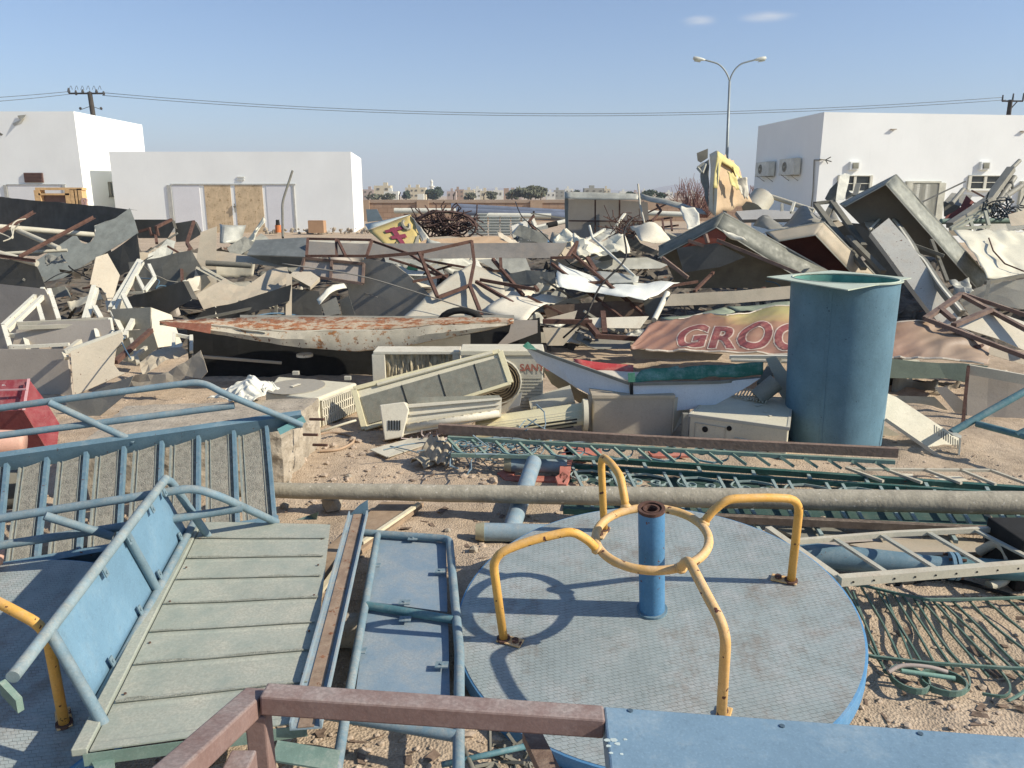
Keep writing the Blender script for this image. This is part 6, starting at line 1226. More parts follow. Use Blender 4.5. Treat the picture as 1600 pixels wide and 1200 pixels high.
o = obj('cloth', vs, fs, bmt, t, smooth=True, recalc=False, sol=.003)
atr = o.data.attributes.new('bu', 'FLOAT_VECTOR', 'POINT')
for j in range(ny_ + 1):
    for i in range(nx_ + 1): atr.data[j * (nx_ + 1) + i].vector = (i / nx_ * 1.0, j / ny_, 0)
# lettering mapped on the banner: text space x 0..~4.4 -> u
def bpl(o_): return lambda x, y: ban(.120 + x * .117, .90 - y * .98 * (0.78 + .0 * x), o_)
text3d('letter_outline', 'GROCERY', mat('letter_outline_white', (.48, .38, .30), .6), t, bpl(.012), 1.0, off=.065, shear=.22, space=1.1)
text3d('lettering', 'GROCERY', mat('letter_maroon', (.20, .055, .05), .6, var=.2, dust=.3, dcol=(.32, .2, .15)), t, bpl(.020), 1.0, off=.032, shear=.22, space=1.1)
m = MB(); hemT = [ban(i / 60, .0, .006) for i in range(8, 60)]; hemB = [ban(i / 60, 1.0, .006) for i in range(2, 60)]; m.tube(hemT, .012, 5); m.tube(hemB, .015, 5); m.build('hem', mat('hem_cream', (.55, .48, .38), .7), t)
patch('grey_backing', [(1030, 500, 10.4), (1135, 480, 10.7), (1150, 487, 10.5), (1060, 503, 10.2)], mat('green_grey_cloth', (.26, .29, .20), .7), 10, 4, .04, 2, par=t)
patch('grey_backing', [(1135, 480, 10.7), (1240, 472, 10.7), (1240, 484, 10.4), (1150, 487, 10.5)], mat('green_grey_cloth', (0, 0, 0)), 10, 4, .04, 2, par=t)
S('under_board', [(985, 545), (1130, 553), (1120, 563), (990, 560)], grey_mid, (0, -1, .1), Y=9.2, lab='grey board edge under the left end of the grocery banner', cat='board'); S('under_board', [(1392, 561), (1545, 574), (1512, 600), (1480, 592), (1390, 590)], mat('green_grey_cloth', (0, 0, 0)), 'V', Y=8.6, lab='green-grey torn board under the right end of the grocery banner', cat='board', amp=.03)
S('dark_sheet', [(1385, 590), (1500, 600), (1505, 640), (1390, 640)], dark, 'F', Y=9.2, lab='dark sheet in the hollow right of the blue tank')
S('slate_sheet', [(1395, 618), (1460, 620), (1505, 665), (1505, 700), (1400, 640)], grey_mid, 'V', Y=8.3, lab='slate sheet in the hollow right of the blue tank')
S('slate_sheet', [(1460, 605), (1478, 604), (1520, 640), (1560, 700), (1530, 690)], grey_pink, 'V', Y=8.1, lab='pinkish grey pointed sheet left of the white-rimmed bin')
# leaning panel right of tank
t = thing('leaning_panel', 'beige panel with a printed barcode-like grille sloping down right of the blue tank', 'panel', G(1440, 710)) if False else thing('leaning_board', 'beige casing board sloping down right of the blue tank', 'board', G(1490, 722))
S('board_face', [(1383, 613), (1400, 620), (1500, 686), (1497, 725), (1480, 722), (1382, 655)], ac_cream, (.1, -.8, .6), par=t, Y=6.95, th=.015)
bars('edge', [[(1383, 655, 6.9), (1480, 722, 6.65), (1497, 726, 6.62)], [(1500, 686, 6.72), (1497, 726, 6.62)]], .015, .03, ac_grey, t)
m = MB()
for i in range(11): m.sweep(rectp(.01, .004), [W(1460 + i * 3.6, 664 + i * 2.4, 6.80), W(1460 + i * 3.6, 677 + i * 2.4, 6.76)])
m.build('vent_slots', grey_mid, t)
S('plain_box', [(1376, 662), (1424, 690), (1418, 705), (1374, 708)], ac_grey, 'F', Y=7.2, lab='grey box side in shade right of the tank\'s foot', cat='box')
# white rimmed bin at right edge
t = thing('metal_bin', 'grey metal bin with a white top rim and a rusty corner at the right edge', 'bin', G(1560, 700))
S('front', [(1513, 582), (1640, 606), (1640, 705), (1560, 690), (1511, 655)], grey_pink, (-.2, -.95, .2), par=t, Y=7.9, th=.02, amp=.02)
bars('rim', [[(1513, 577, 7.9), (1640, 600, 7.6)]], .05, .10, white_dirty, t); bars('corner', [[(1513, 573, 7.9), (1505, 657, 7.5), (1503, 705, 7.2)]], .03, .05, rusty, t)
for (p, r, la) in (([(1486, 676, 6.7), (1640, 590, 6.9)], .035, 'teal tube rising to the right before the metal bin'), ([(1526, 662, 6.7), (1640, 692, 6.2)], .03, 'teal tube dropping to the right edge')):
    tubes('teal_tube', p, r, teal_tube, lab=la, cat='tube', grp='teal tubes at the right edge')
tubes('teal_tube', [(1588, 680, 6.4), (1640, 655, 6.4)], .03, teal_tube, lab='short teal tube at the right frame edge', cat='tube', grp='teal tubes at the right edge')
S('bright_plate', [(1481, 674), (1487, 671), (1503, 681), (1502, 685), (1489, 680)], galv_light, 'U', Y=6.65, lab='bright foot plate at the end of the rising teal tube', cat='plate')

# ================================================================ THE BLUE TANK
t = thing('blue_tank', 'tall blue cylinder with a pale square flange round its open top', 'tank', G(1300, 705))
bx = G(1299, 705, 0); rad_ = .445; c0_ = Vector((bx.x, bx.y + .42, 0)); ztop = W(1318, 437, c0_.y).z
c1_ = W(1320, 437, c0_.y); c1_ = Vector((c1_.x, c0_.y, ztop)); c0_.x = W(1299, 690, c0_.y).x
ax = (c1_ - c0_)
def cyl(m, r0, r1, z0, z1, seg=64, rings=24, ins=False):
    k = len(m.v)
    for j in range(rings + 1):
        t_ = z0 + (z1 - z0) * j / rings; cc_ = c0_ + ax * t_
        for i in range(seg): a = 2 * math.pi * i / seg; r = (r0 + (r1 - r0) * j / rings); m.v.append(cc_ + Vector((math.cos(a) * r, math.sin(a) * r, 0)))
    for j in range(rings):
        for i in range(seg): m.f.append((k + j * seg + i, k + j * seg + (i + 1) % seg, k + (j + 1) * seg + (i + 1) % seg, k + (j + 1) * seg + i))
m = MB(); cyl(m, rad_ - .002, rad_ + .03, 0, 1); m.build('shell', tank_blue, t, smooth=True)
m = MB(); cyl(m, rad_ - .02, rad_ + .01, 0, 1.0); m.build('inside', tank_green, t, smooth=True)
m = MB(); a_s = -2.2; m.sweep(rectp(.03, .004), [c0_ + ax * k_ + Vector((math.cos(a_s) * (rad_ + .03 * k_), math.sin(a_s) * (rad_ + .03 * k_), 0)) for k_ in (0, .5, 1)], up=(math.cos(a_s), math.sin(a_s), 0)); m.build('seam', tank_blue, t)
ctr = c1_ + Vector((0, 0, .0)); hs = [onp(x, y, ctr, up) for x, y in ((1198, 434), (1325, 455), (1424, 436), (1300, 424))]
hs = [ctr + (h_ - ctr) for h_ in hs]
seg = 64; vs = []; fs = []
for i in range(seg):
    a = 2 * math.pi * i / seg; d = Vector((math.cos(a), math.sin(a), 0)); vs.append(ctr + d * (rad_ + .012))
    best = None
    for k in range(4):
        A, B = hs[k], hs[(k + 1) % 4]; e_ = B - A; den = d.x * (-e_.y) + d.y * e_.x
        if abs(den) < 1e-9: continue
        r = A - ctr; s_ = (r.x * (-e_.y) + r.y * e_.x) / den; w = (d.x * r.y - d.y * r.x) / den
        if s_ > 0 and -1e-3 <= w <= 1.001 and (best is None or s_ < best): best = s_
    vs.append(ctr + d * max(best or .5, rad_ + .05))
corner_idx = []
for i in range(seg): fs.append((2 * i, 2 * i + 1, (2 * i + 3) % (2 * seg), (2 * i + 2) % (2 * seg)))
for hq in hs:
    i = max(range(seg), key=lambda i: (hq - ctr).normalized().dot((vs[2 * i + 1] - ctr).normalized())); vs[2 * i + 1] = hq
obj('flange', [v + Vector((0, 0, .012)) for v in vs], fs, tank_rim, t, sol=.009)
m = MB(); m.tube([ctr + Vector((math.cos(a * .1745) * (rad_ + .02), math.sin(a * .1745) * (rad_ + .015), .012)) for a in range(36)], .007, 6, True); m.build('lip', tank_rim, t, smooth=True)

# ================================================================ FOREGROUND
# ---- tread plate material
def tread(name, c1, c2, sc, bump=.6):
    m = mat(name, c1, .55, .1, var=.12, sc=2.5, dust=.35, dcol=c2, bump=0)
    nt = m.node_tree; N = nt.nodes; Lk = nt.links; b = N['Principled BSDF']; tc = N.new('ShaderNodeTexCoord')
    mp = N.new('ShaderNodeMapping'); mp.inputs['Rotation'].default_value = (0, 0, R(-9))
    sx_ = N.new('ShaderNodeSeparateXYZ'); Lk.new(tc.outputs['Object'], sx_.inputs[0]); sh_ = N.new('ShaderNodeMath'); sh_.operation = 'MULTIPLY_ADD'; Lk.new(sx_.outputs[1], sh_.inputs[0]); sh_.inputs[1].default_value = .62; Lk.new(sx_.outputs[0], sh_.inputs[2]); cx_ = N.new('ShaderNodeCombineXYZ'); Lk.new(sh_.outputs[0], cx_.inputs[0]); Lk.new(sx_.outputs[1], cx_.inputs[1]); Lk.new(sx_.outputs[2], cx_.inputs[2]); Lk.new(cx_.outputs[0], mp.inputs[0])
    br = N.new('ShaderNodeTexBrick'); br.inputs['Scale'].default_value = sc; br.inputs['Mortar Size'].default_value = .05; br.inputs['Mortar Smooth'].default_value = .9; br.inputs['Brick Width'].default_value = 1.15; br.inputs['Row Height'].default_value = .62; br.offset = .5
    br.inputs['Color1'].default_value = (1, 1, 1, 1); br.inputs['Color2'].default_value = (.93, .93, .93, 1); br.inputs['Mortar'].default_value = (.50, .46, .41, 1); Lk.new(mp.outputs[0], br.inputs[0])
    src = b.inputs['Base Color'].links[0].from_socket; mx = N.new('ShaderNodeMix'); mx.data_type = 'RGBA'; mx.blend_type = 'MULTIPLY'
    n2 = N.new('ShaderNodeTexNoise'); n2.inputs['Scale'].default_value = 16; n2.inputs['Detail'].default_value = 8; Lk.new(tc.outputs['Object'], n2.inputs['Vector'])
    rg = N.new('ShaderNodeMapRange'); rg.inputs[1].default_value = .40; rg.inputs[2].default_value = .60; rg.inputs[3].default_value = .05; rg.inputs[4].default_value = 1; Lk.new(n2.outputs['Fac'], rg.inputs[0]); Lk.new(rg.outputs[0], mx.inputs[0])
    Lk.new(src, mx.inputs[6]); Lk.new(br.outputs[0], mx.inputs[7])
    # brown rusty scuffs
    n3 = N.new('ShaderNodeTexNoise'); n3.inputs['Scale'].default_value = 3.2; n3.inputs['Detail'].default_value = 12; n3.inputs['Roughness'].default_value = .78; Lk.new(tc.outputs['Object'], n3.inputs['Vector'])
    r3 = N.new('ShaderNodeMapRange'); r3.inputs[1].default_value = .52; r3.inputs[2].default_value = .66; r3.inputs[4].default_value = .6; Lk.new(n3.outputs['Fac'], r3.inputs[0])
    m3 = N.new('ShaderNodeMix'); m3.data_type = 'RGBA'; Lk.new(r3.outputs[0], m3.inputs[0]); Lk.new(mx.outputs[2], m3.inputs[6]); m3.inputs[7].default_value = (.22, .17, .13, 1); Lk.new(m3.outputs[2], b.inputs['Base Color'])
    bp = N.new('ShaderNodeBump'); bp.inputs['Strength'].default_value = bump; bp.inputs['Distance'].default_value = .006; Lk.new(br.outputs['Fac'], bp.inputs['Height']); bp.invert = True; Lk.new(bp.outputs[0], b.inputs['Normal']); return m
disc_m = tread('tread_plate_blue_grey', (.325, .375, .40), (.47, .46, .43), 34)
def merry(lab, C, n, ph, R0=1.0, feet=(0, 1, 2, 3)):
    n = Vector(n).normalized(); u = Vector((1, 0, 0)) - n * n.x; u.normalize(); v = n.cross(u)
    def L(r, a, h): return C + u * (math.cos(a) * r) + v * (math.sin(a) * r) + n * h
    t = thing('merry_go_round', lab, 'merry-go-round', C - n * .25, 'playground merry-go-rounds')
    seg = 96; vs = [L(0, 0, 0)] + [L(R0 * k, 2 * math.pi * i / seg, 0) for k in (.5, .993) for i in range(seg)]
    fs = [(0, 1 + i, 1 + (i + 1) % seg) for i in range(seg)] + [(1 + i, 1 + seg + i, 1 + seg + (i + 1) % seg, 1 + (i + 1) % seg) for i in range(seg)]
    obj('deck', vs, fs, disc_m, t, smooth=True, auto=30)
    m = MB()
    for (r, h) in ((.99, -.001), (1.003, -.004), (1.006, -.012), (1.006, -.10), (.99, -.105), (.3, -.16)):
        m.v += [L(R0 * r, 2 * math.pi * i / seg, h) for i in range(seg)]
    for k in range(5):
        for i in range(seg): m.f.append((k * seg + i, k * seg + (i + 1) % seg, (k + 1) * seg + (i + 1) % seg, (k + 1) * seg + i))
    m.build('rim', mat('rim_blue', (.10, .25, .42), .5, var=.15, dust=.25, dcol=(.3, .36, .38)), t, smooth=True, auto=30)
    m = MB(); m.tube([L(0, 0, -.16), L(0, 0, -.25)], .28, 20); m.build('hub_base', grey_dark, t)
    m = MB(); m.pipe(L(0, 0, -.02), L(0, 0, .598), .064, .010, 32); p_ = m.build('post', blue_bright, t, smooth=True, auto=40)
    m = MB(); m.pipe(L(0, 0, .588), L(0, 0, .604), .066, .016, 32); m.pipe(L(0, 0, .55), L(0, 0, .600), .040, .010, 28); m.pipe(L(0, 0, .52), L(0, 0, .590), .052, .014, 28); m.build('bearing', rusty, p_, smooth=True, auto=40)
    m = MB(); m.tube([L(0, 0, .50), L(0, 0, .52)], .05, 20); m.build('bearing_floor', dark, p_)
    m = MB(); m.tube([L(0, 0, 0), L(0, 0, .012)], .078, 28); m.build('weld', blue_paint, p_)
    m = MB(); m.tube([L(.272, 2 * math.pi * i / 48, .437) for i in range(48)], .0215, 12, True); m.build('ring', yellow_old, t, smooth=True)
    for k in feet:
        a = ph + k * math.pi / 2; mt_ = yellow if k in (0, 2, 3) else yellow_old
        pth = fil([L(.773, a, 0.0), L(.79, a, .50), L(.60, a, .545), L(.40, a + .04, .565), L(.325, a + .08, .50), L(.285, a + .10, .44)], .085, 6)
        m = MB(); m.tube(pth, .0215, 12); lg = m.build('handrail', mt_, t, smooth=True)
        m = MB(); f0 = L(.773, a, .004); dd = (L(.60, a + .25, .004) - f0).normalized(); sd_ = dd.cross(n); m.box(f0 - sd_ * .03 - dd * .03, dd * .13, sd_ * .06, n * .008); m.build('foot_plate', yellow_old, lg, bev=.004)
        m = MB(); m.disc(f0 + dd * .065 + n * .008, n, .018, .014, 6); m.build('bolt', rusty, lg)
        e0 = pth[-1]; m = MB(); m.tube([e0 + (pth[-2] - e0) * .0, e0 + (pth[-2] - e0).normalized() * .012, e0 + (pth[-2] - e0).normalized() * .022], [.026, .029, .0225], 12); m.build('weld', yellow_old, lg, smooth=True)
        m = MB(); m.tube([f0 - n * .002, f0 + n * .012], .034, 12); m.build('weld', rusty, lg)
    return t
C1 = Vector((.714, 3.528, .246)); N1 = (-.0732, -.1405, .9874)
merry('large round blue-grey merry-go-round deck with worn yellow rails and a blue post', C1, N1, 3.349)
c2 = G(-100, 1062, .15); n2_ = Vector((.02, -.10, .99)).normalized(); u2_ = (Vector((1, 0, 0)) - n2_ * n2_.x).normalized(); f2_ = onp(50, 1115, c2, n2_) - c2
merry('second merry-go-round at the lower left corner, mostly outside the frame', c2, n2_, math.atan2(f2_.dot(n2_.cross(u2_)), f2_.dot(u2_)), feet=(0, 2, 3))

# ---- staircase lying on its side
t = thing('steel_staircase', 'blue steel staircase with grey treads and tube handrails lying on its side at the left', 'staircase', G(200, 880))
F0, F1_, N0, N1_ = W(-90, 739, 4.7), W(472, 658, 5.45), W(-90, 906, 4.0), W(436, 815, 4.6)
for (a, b, la) in ((F0, F1_, 1), (N0, N1_, -1)):
    up2 = (F0 - N0).normalized(); m = MB(); m.sweep(Cp(.13, .05, .006), [a, b], up=up2 * la); m.build('stringer', blue_paint, t)
m = MB()
tr_top = [(12, 725), (75, 713), (136, 706), (195, 700), (254, 691), (311, 682), (366, 675), (417, 668)]; tr_bot = [(-4, 890), (58, 880), (124, 868), (186, 857), (248, 846), (310, 834), (372, 823), (430, 812)]
grit = mat('gritty_grey_tread', (.27, .26, .23), .95, var=.35, sc=30, dust=.4, dcol=(.36, .31, .25), bump=1, bsc=110)
def on_line(A, B, px):
    lo, hi = 0., 1.
    for _ in range(30):
        k = (lo + hi) / 2; p = A.lerp(B, k); d = p - CAM; x = 800 + F * d.dot(CR) / d.dot(CF)
        if x < px: lo = k
        else: hi = k
    return A.lerp(B, k)
for (a, b) in zip(tr_top, tr_bot):
    A = on_line(F0, F1_, a[0]); B = on_line(N0, N1_, b[0]); A2 = on_line(F0, F1_, a[0] - 44) + Vector((0, .0, -.03)); B2 = on_line(N0, N1_, b[0] - 48) + Vector((0, .0, -.01))
    A, B = A.lerp(B, .02), B.lerp(A, .02); A2, B2 = A2.lerp(B2, .03), B2.lerp(A2, .03)
    nrm = (B - A).cross(A2 - A).normalized()
    if nrm.dot(CAM - A) < 0: nrm = -nrm
    tr = sheet('tread', [A, A2, B2, B], grit, n=nrm, par=t, th=.006)
    m = MB(); m.sweep(rectp(.022, .04), [A + nrm * .004, B + nrm * .004], up=nrm); m.build('nosing', blue_paint, tr)
    m = MB(); m.sweep(rectp(.012, .02), [A2 + nrm * .004, B2 + nrm * .004], up=nrm); m.sweep(rectp(.005, .008), [A.lerp(A2, .86) + nrm * .003, B.lerp(B2, .86) + nrm * .003], up=nrm); m.sweep(rectp(.005, .008), [A.lerp(A2, .22) + nrm * .003, B.lerp(B2, .22) + nrm * .003], up=nrm); m.build('back_edge', mat('tread_edge', (.24, .27, .27), .8, dust=.3), tr)
r_ = .024
def ht_(segs, par): 
    m = MB()
    for s_ in segs: m.tube(fil(s_, .22, 8), r_, 12)
    m.build('handrail', blue_dusty, par, smooth=True, auto=50)
ht_([[(-90, 650, 4.9), (150, 617, 5.05), (315, 596, 5.2), (352, 616, 5.2), (472, 664, 5.42)]], t)
ht_([[(-90, 692, 4.85), (366, 634, 5.24)]], t); ht_([[(77, 629, 4.98), (210, 690, 5.08)]], t)
ht_([[(-90, 824, 3.75), (210, 777, 3.95), (302, 762, 4.05), (345, 776, 4.1), (432, 816, 4.5)]], t)
ht_([[(-90, 866, 3.75), (378, 794, 4.2)]], t); ht_([[(70, 806, 3.8), (175, 838, 3.95)]], t)
m = MB(); a = W(436, 676, 5.4); m.sweep(Cp(.12, .05, .006), [a, W(476, 656, 5.48)]); m.build('end_channel', mat('greenish_blue_end', (.14, .30, .30), .6, rust=.3, dust=.2), t)

# ---- concrete footing
up = Vector((0, 0, 1)); z = .46
t = thing('concrete_block', 'long broken concrete footing block behind the staircase', 'concrete block', G(320, 720))
q = [G(128, 692, z), G(440, 672, z), G(497, 622, z), G(196, 634, z)]
b8 = [Vector((v.x, v.y, -.05)) for v in q]; bm = bmesh.new(); bv = [bm.verts.new(v) for v in q + b8]
for f in ((0, 1, 2, 3), (0, 4, 5, 1), (1, 5, 6, 2), (2, 6, 7, 3), (3, 7, 4, 0)): bm.faces.new([bv[i] for i in f])
bmesh.ops.triangulate(bm, faces=bm.faces)
for _ in range(7):
    es = [e_ for e_ in bm.edges if e_.calc_length() > .07]
    if not es or len(bm.verts) > 9000: break
    bmesh.ops.subdivide_edges(bm, edges=es, cuts=1); bmesh.ops.triangulate(bm, faces=bm.faces)
bm.normal_update(); cen = sum((v.co for v in bm.verts), Vector()) / len(bm.verts)
for v in bm.verts:
    p = v.co; topf = max(0, (p.z - .38) / .08); k = noise.noise(p * 4) * .014 + noise.noise(p * 16) * .010
    edge = 1 if v.normal.z < .97 else 0
    v.co = p + (p - cen).normalized() * (k * (1.4 if edge else .25)) - Vector((0, 0, .02 * edge * max(0, noise.noise(p * 6))))
    if p.x > q[1].x - .15 and edge: v.co += Vector((noise.noise(p * 8) * .022, noise.noise(p * 8 + Vector((3, 3, 3))) * .022, noise.noise(p * 9) * .015))
vs = [v.co.copy() for v in bm.verts]; bm.verts.index_update(); fs = [tuple(v.index for v in f.verts) for f in bm.faces]; bm.free()
obj('block', vs, fs, concrete, t)
for (x, y) in ((500, 655), (490, 679), (505, 695)):
    m = MB(); p = W(x - 16, y, 6.15); m.tube([p, p + Vector((.13, -.04, .01))], .012, 6); m.build('rebar_stub', rusty, t)
# small stones and clods
m = MB()
for (x, y, r) in ((412, 790, .05), (520, 785, .09), (445, 790, .035), (545, 745, .03), (700, 830, .03), (740, 860, .035), (452, 757, .03)):
    o = G(x, y, r * .5); vv = [o + v * r * (1 + .35 * noise.noise(v * 1.7 + Vector((x, 0, 0)))) for v in IV]
    mm = MB(); mm.add(vv, IF); mm.build('broken_stone', concrete, lab={412: 'flat broken stone at the foot of the staircase', 520: 'largest broken stone on the soil under the long pole', 445: 'small broken stone beside the staircase\'s end', 545: 'small broken stone on the bare soil before the scrap', 700: 'small broken stone on the soil left of the blue pipe end', 740: 'small broken stone touching the merry-go-round\'s left side', 452: 'broken stone against the concrete block\'s foot'}[x], cat='stone', grp='broken stones on the soil')

# ---- red box, drums at the left
t = thing('red_steel_box', 'faded red steel box with a pale frame line at the left edge', 'steel box', G(40, 705))
S('top_panel', [(-60, 597), (45, 592), (38, 641), (-60, 646)], red_box, (-.05, -.8, .6), par=t, Y=6.9, th=.01)
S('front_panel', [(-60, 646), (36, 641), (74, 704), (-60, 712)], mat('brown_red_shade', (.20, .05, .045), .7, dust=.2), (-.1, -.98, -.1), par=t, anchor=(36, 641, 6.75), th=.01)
S('side_panel', [(45, 592), (70, 625), (93, 662), (89, 700), (75, 704), (36, 641)], red_box, (.55, -.8, .2), par=t, anchor=(45, 594, 6.95), th=.012, rim=.0)
bars('edge_line', [[(45, 592, 6.93), (37, 641, 6.72)], [(-60, 612, 6.85), (42, 608, 6.85)]], .02, .012, mat('pale_pink_edge', (.55, .33, .32), .7), t)
def drum(a, b, r, mt, lab, cat='drum', name='drum'):
    m = MB(); a, b = PW(a), PW(b); d = (b - a).normalized(); m.tube([a, b - d * .03, b - d * .01, b], [r, r, r * .94, r * .8], 24); m.build(name, mt, lab=lab, cat=cat, smooth=True, auto=40)
drum((-90, 690, 5.9), (40, 692, 6.1), .105, mat('salmon_plastic', (.58, .34, .25), .6, dust=.3), 'salmon pink drum lying below the red steel box', 'drum', 'pink_drum')
m = MB(); m.pipe(W(-90, 768, 5.0), W(30, 760, 5.2), .16, .015, 28); m.build('dark_pipe_section', grey_dark, lab='dark open pipe section seen between the lower treads', cat='pipe', smooth=True, auto=40)
drum((-60, 868, 3.9), (6, 868, 4.0), .06, mat('salmon_plastic', (0, 0, 0)), 'small salmon object touching the left frame edge', 'drum', 'pink_tub')
# ---- long pole across
m = MB(); a, b = W(372, 765, 5.35), W(1700, 788, 4.95); n = 60; P = []; RR = []
for i in range(n + 1): P.append(a.lerp(b, i / n) + Vector((0, 0, .006 * noise.noise(Vector((i * .3, 0, 0)))))); RR.append(.056 + .028 * i / n)
k = len(m.v); m.tube(P, RR, 28); m.build('long_pole', pipe_mat, lab='long weathered grey tapered pole lying across the whole yard', cat='pole', smooth=True, auto=50)
# ---- blue H-shaped pipes
t = thing('joined_pipes', 'pale blue pipe frame of three joined pipes passing under the long pole', 'pipe frame', G(810, 830))
pb = mat('dusty_light_blue_pipe', (.22, .30, .34), .6, var=.15, sc=8, dust=.4, dcol=(.36, .35, .30)); capm = mat('yellowed_cap', (.42, .38, .24), .7)
for (p, r) in (([(796, 724, 6.1), (885, 727, 6.1)], .070), ([(834, 722, 6.0), (797, 832, 4.95)], .064), ([(755, 831, 4.9), (885, 834, 4.9)], .063)):
    m = MB(); m.tube([W(*p[0]), W(*p[0]).lerp(W(*p[1]), .5), W(*p[1])], r, 24); m.build('pipe', pb, t, smooth=True, auto=50)
for (x, y, Y, r) in ((793, 724, 6.1, .075), (750, 831, 4.9, .068)):
    m = MB(); o = W(x, y, Y); m.tube([o - Vector((.03, 0, 0)), o + Vector((.03, 0, 0))], [r * .8, r], 20); m.build('end_cap', capm, t, smooth=True, auto=50)
# salmon plates
t = thing('salmon_bracket', 'salmon red steel bracket with a round foot beside the blue pipe end', 'bracket', G(890, 750))
for pix in ([(880, 697), (935, 697), (940, 705), (905, 712), (885, 712)], [(876, 712), (885, 700), (896, 705), (890, 740), (880, 755), (874, 745)], [(868, 745), (880, 737), (890, 745), (885, 757), (872, 756)]):
    P = [G(x, y, .12) for x, y in pix]; sheet('plate', P, salmon, n=(0, 0, 1), par=t, th=.03)
S('salmon_plate', [G(777, 738, .04), G(800, 728, .05), G(805, 740, .04), G(786, 746, .03)], salmon, n=(0, 0, 1), lab='small salmon plate at the left end of the blue pipe', cat='plate', th=.02)
S('salmon_plate', [G(1012, 704, .06), G(1060, 702, .06), G(1078, 712, .06), G(1020, 713, .05)], salmon, n=(0, 0, 1), lab='flat salmon plate behind the green fence rails', cat='plate', th=.02)
S('salmon_plate', [G(780, 742, .03), G(900, 745, .03), G(870, 752, .03), G(790, 750, .03)], salmon, n=(0, 0, 1), lab='long salmon plate on the ground under the blue pipe', cat='plate', th=.02)
# ---- scroll helper
def scroll(m, o, ux, uy, s, w=.016, flip=1):
    """one C-scroll lying in the plane ux,uy"""
    P = []
    for i in range(26):
        a = i * .33; r = s * (1 - i / 30) * .5; P.append(o + ux * (math.cos(a) * r) * flip + uy * (math.sin(a) * r))
    m.sweep(rectp(.008, w), P, up=ux.cross(uy))
def heart(m, o, ux, uy, s):
    for f in (-1, 1):
        scroll(m, o + ux * f * s * .45 + uy * s * .25, ux, uy, s * .75, flip=f)
        m.sweep(rectp(.008, .016), spl([o + ux * f * s * .85 + uy * s * .35, o + ux * f * s * .95, o + ux * f * s * .7 - uy * s * .45, o - uy * s * .7], 5), up=ux.cross(uy))
# ---- rust-topped green gate
t = thing('green_gate', 'faded green scroll gate with a rust-coloured top beam behind the fence rails', 'gate', G(1040, 700))
bars('top_beam', [[G(686, 669, .34), G(1000, 687, .34), G(1402, 707, .34)]], .05, .075, rust_beam, t)
bars('green_rail', [[G(700, 684, .28), G(1398, 722, .28)]], .035, .03, green_pale, t); bars('green_rail', [[G(705, 711, .20), G(960, 716, .20)]], .03, .03, green_pale, t)
for i in range(19):
    x0 = 700 + i * 37; bars('bar', [[G(x0, 686 + i * 1.95, .28), G(x0 + 22, 709 + i * 1.4, .20)]], .022, .022, green_pale, t)
for i in range(6):
    m = MB(); o = G(735 + i * 75, 698 + i * 2.5, .24); heart(m, o, Vector((1, 0, 0)), Vector((0, .9, .3)), .16); m.build('scroll', mat('teal_scroll', (.14, .24, .26), .6, dust=.3), t)
# ---- green fence panel with hearts
t = thing('green_fence', 'dark green iron fence panel with heart scrolls lying under the long pole', 'fence panel', G(1240, 780)); zf = .07
g = lambda x, y: G(x, y, zf)
R1 = lambda x: 714 + (x - 880) * .0705; R2 = lambda x: 727 + (x - 880) * .0665; R3 = lambda x: 797 + (x - 880) * .045; R4 = lambda x: 815 + (x - 880) * .045
for (fn_, w, h) in ((R1, .05, .045), (R2, .035, .04), (R3, .05, .045)):
    bars('rail', [[g(880, fn_(880)), g(1300, fn_(1300)), g(1720, fn_(1720))]], w, h, green_paint, t)
x = 893; k = 0
sheet('backing_sheet', [G(880, 735, .02), G(1720, 787, .02), G(1720, 830, .02), G(1300, 812, .02), G(880, 795, .02)], mat('green_shadow_sheet', (.045, .085, .07), .8, dust=.25, dcol=(.16, .16, .12)), n=(0, 0, 1), par=t, amp=.01, L=.2)
barm = mat('dusty_green_bar', (.27, .35, .325), .65, var=.2, dust=.4, dcol=(.36, .38, .33))
while x < 1640:
    for dx in (0, 59):
        xx = x + dx; bars('bar', [[g(xx, R2(xx)), g(xx + 36, R3(xx + 36))]], .022, .022, barm, t)
    m = MB(); o = g(x + 32, R2(x + 32) + 14); heart(m, o, (g(x + 59, R2(x + 59)) - g(x, R2(x))).normalized(), Vector((-.12, -1, 0)), .185); m.build('heart_scroll', barm, t)
    x += 84.5
for x in (925, 1005, 1090, 1175, 1262, 1352, 1445, 1540): bars('bar', [[g(x, R1(x)), g(x + 6, R2(x + 6))]], .026, .024, barm, t)
for x in (955, 1070, 1175, 1270, 1370, 1480): bars('bar', [[g(x, R3(x)), g(x + 14, R4(x + 14) + 4)]], .024, .024, barm, t)
# rusty beam below the pole
bars('rusted_beam', [[G(1110, 809, .12), G(1300, 817, .12), G(1700, 836, .12)]], .05, .05, mat('dark_rusted_beam', (.13, .10, .075), .9, var=.3, sc=14, dust=.3), lab='dark rusted angle beam just below the long pole at the right', cat='beam')
bars('rusted_beam', [[G(850, 790, .05), G(870, 816, .05)], [G(845, 800, .05), G(1000, 800, .05)]], .05, .05, green_paint, lab='short dark green rail pieces behind the merry-go-round', cat='beam') if False else None
bars('pale_lattice', [[G(1322, 730, .1), G(1335, 733, .1), G(1548, 735, .1)], [G(1322, 731, .1), G(1380, 752, .1)], [G(1548, 735, .1), G(1600, 754, .1), G(1680, 785, .1)], [G(1445, 734, .1), G(1502, 755, .1)], [G(1382, 733, .1), G(1440, 754, .1)], [G(1500, 734, .1), G(1556, 757, .1)]], .025, .02, white_dirty, lab='pale thin lattice frame on the soil behind the green fence', cat='lattice')
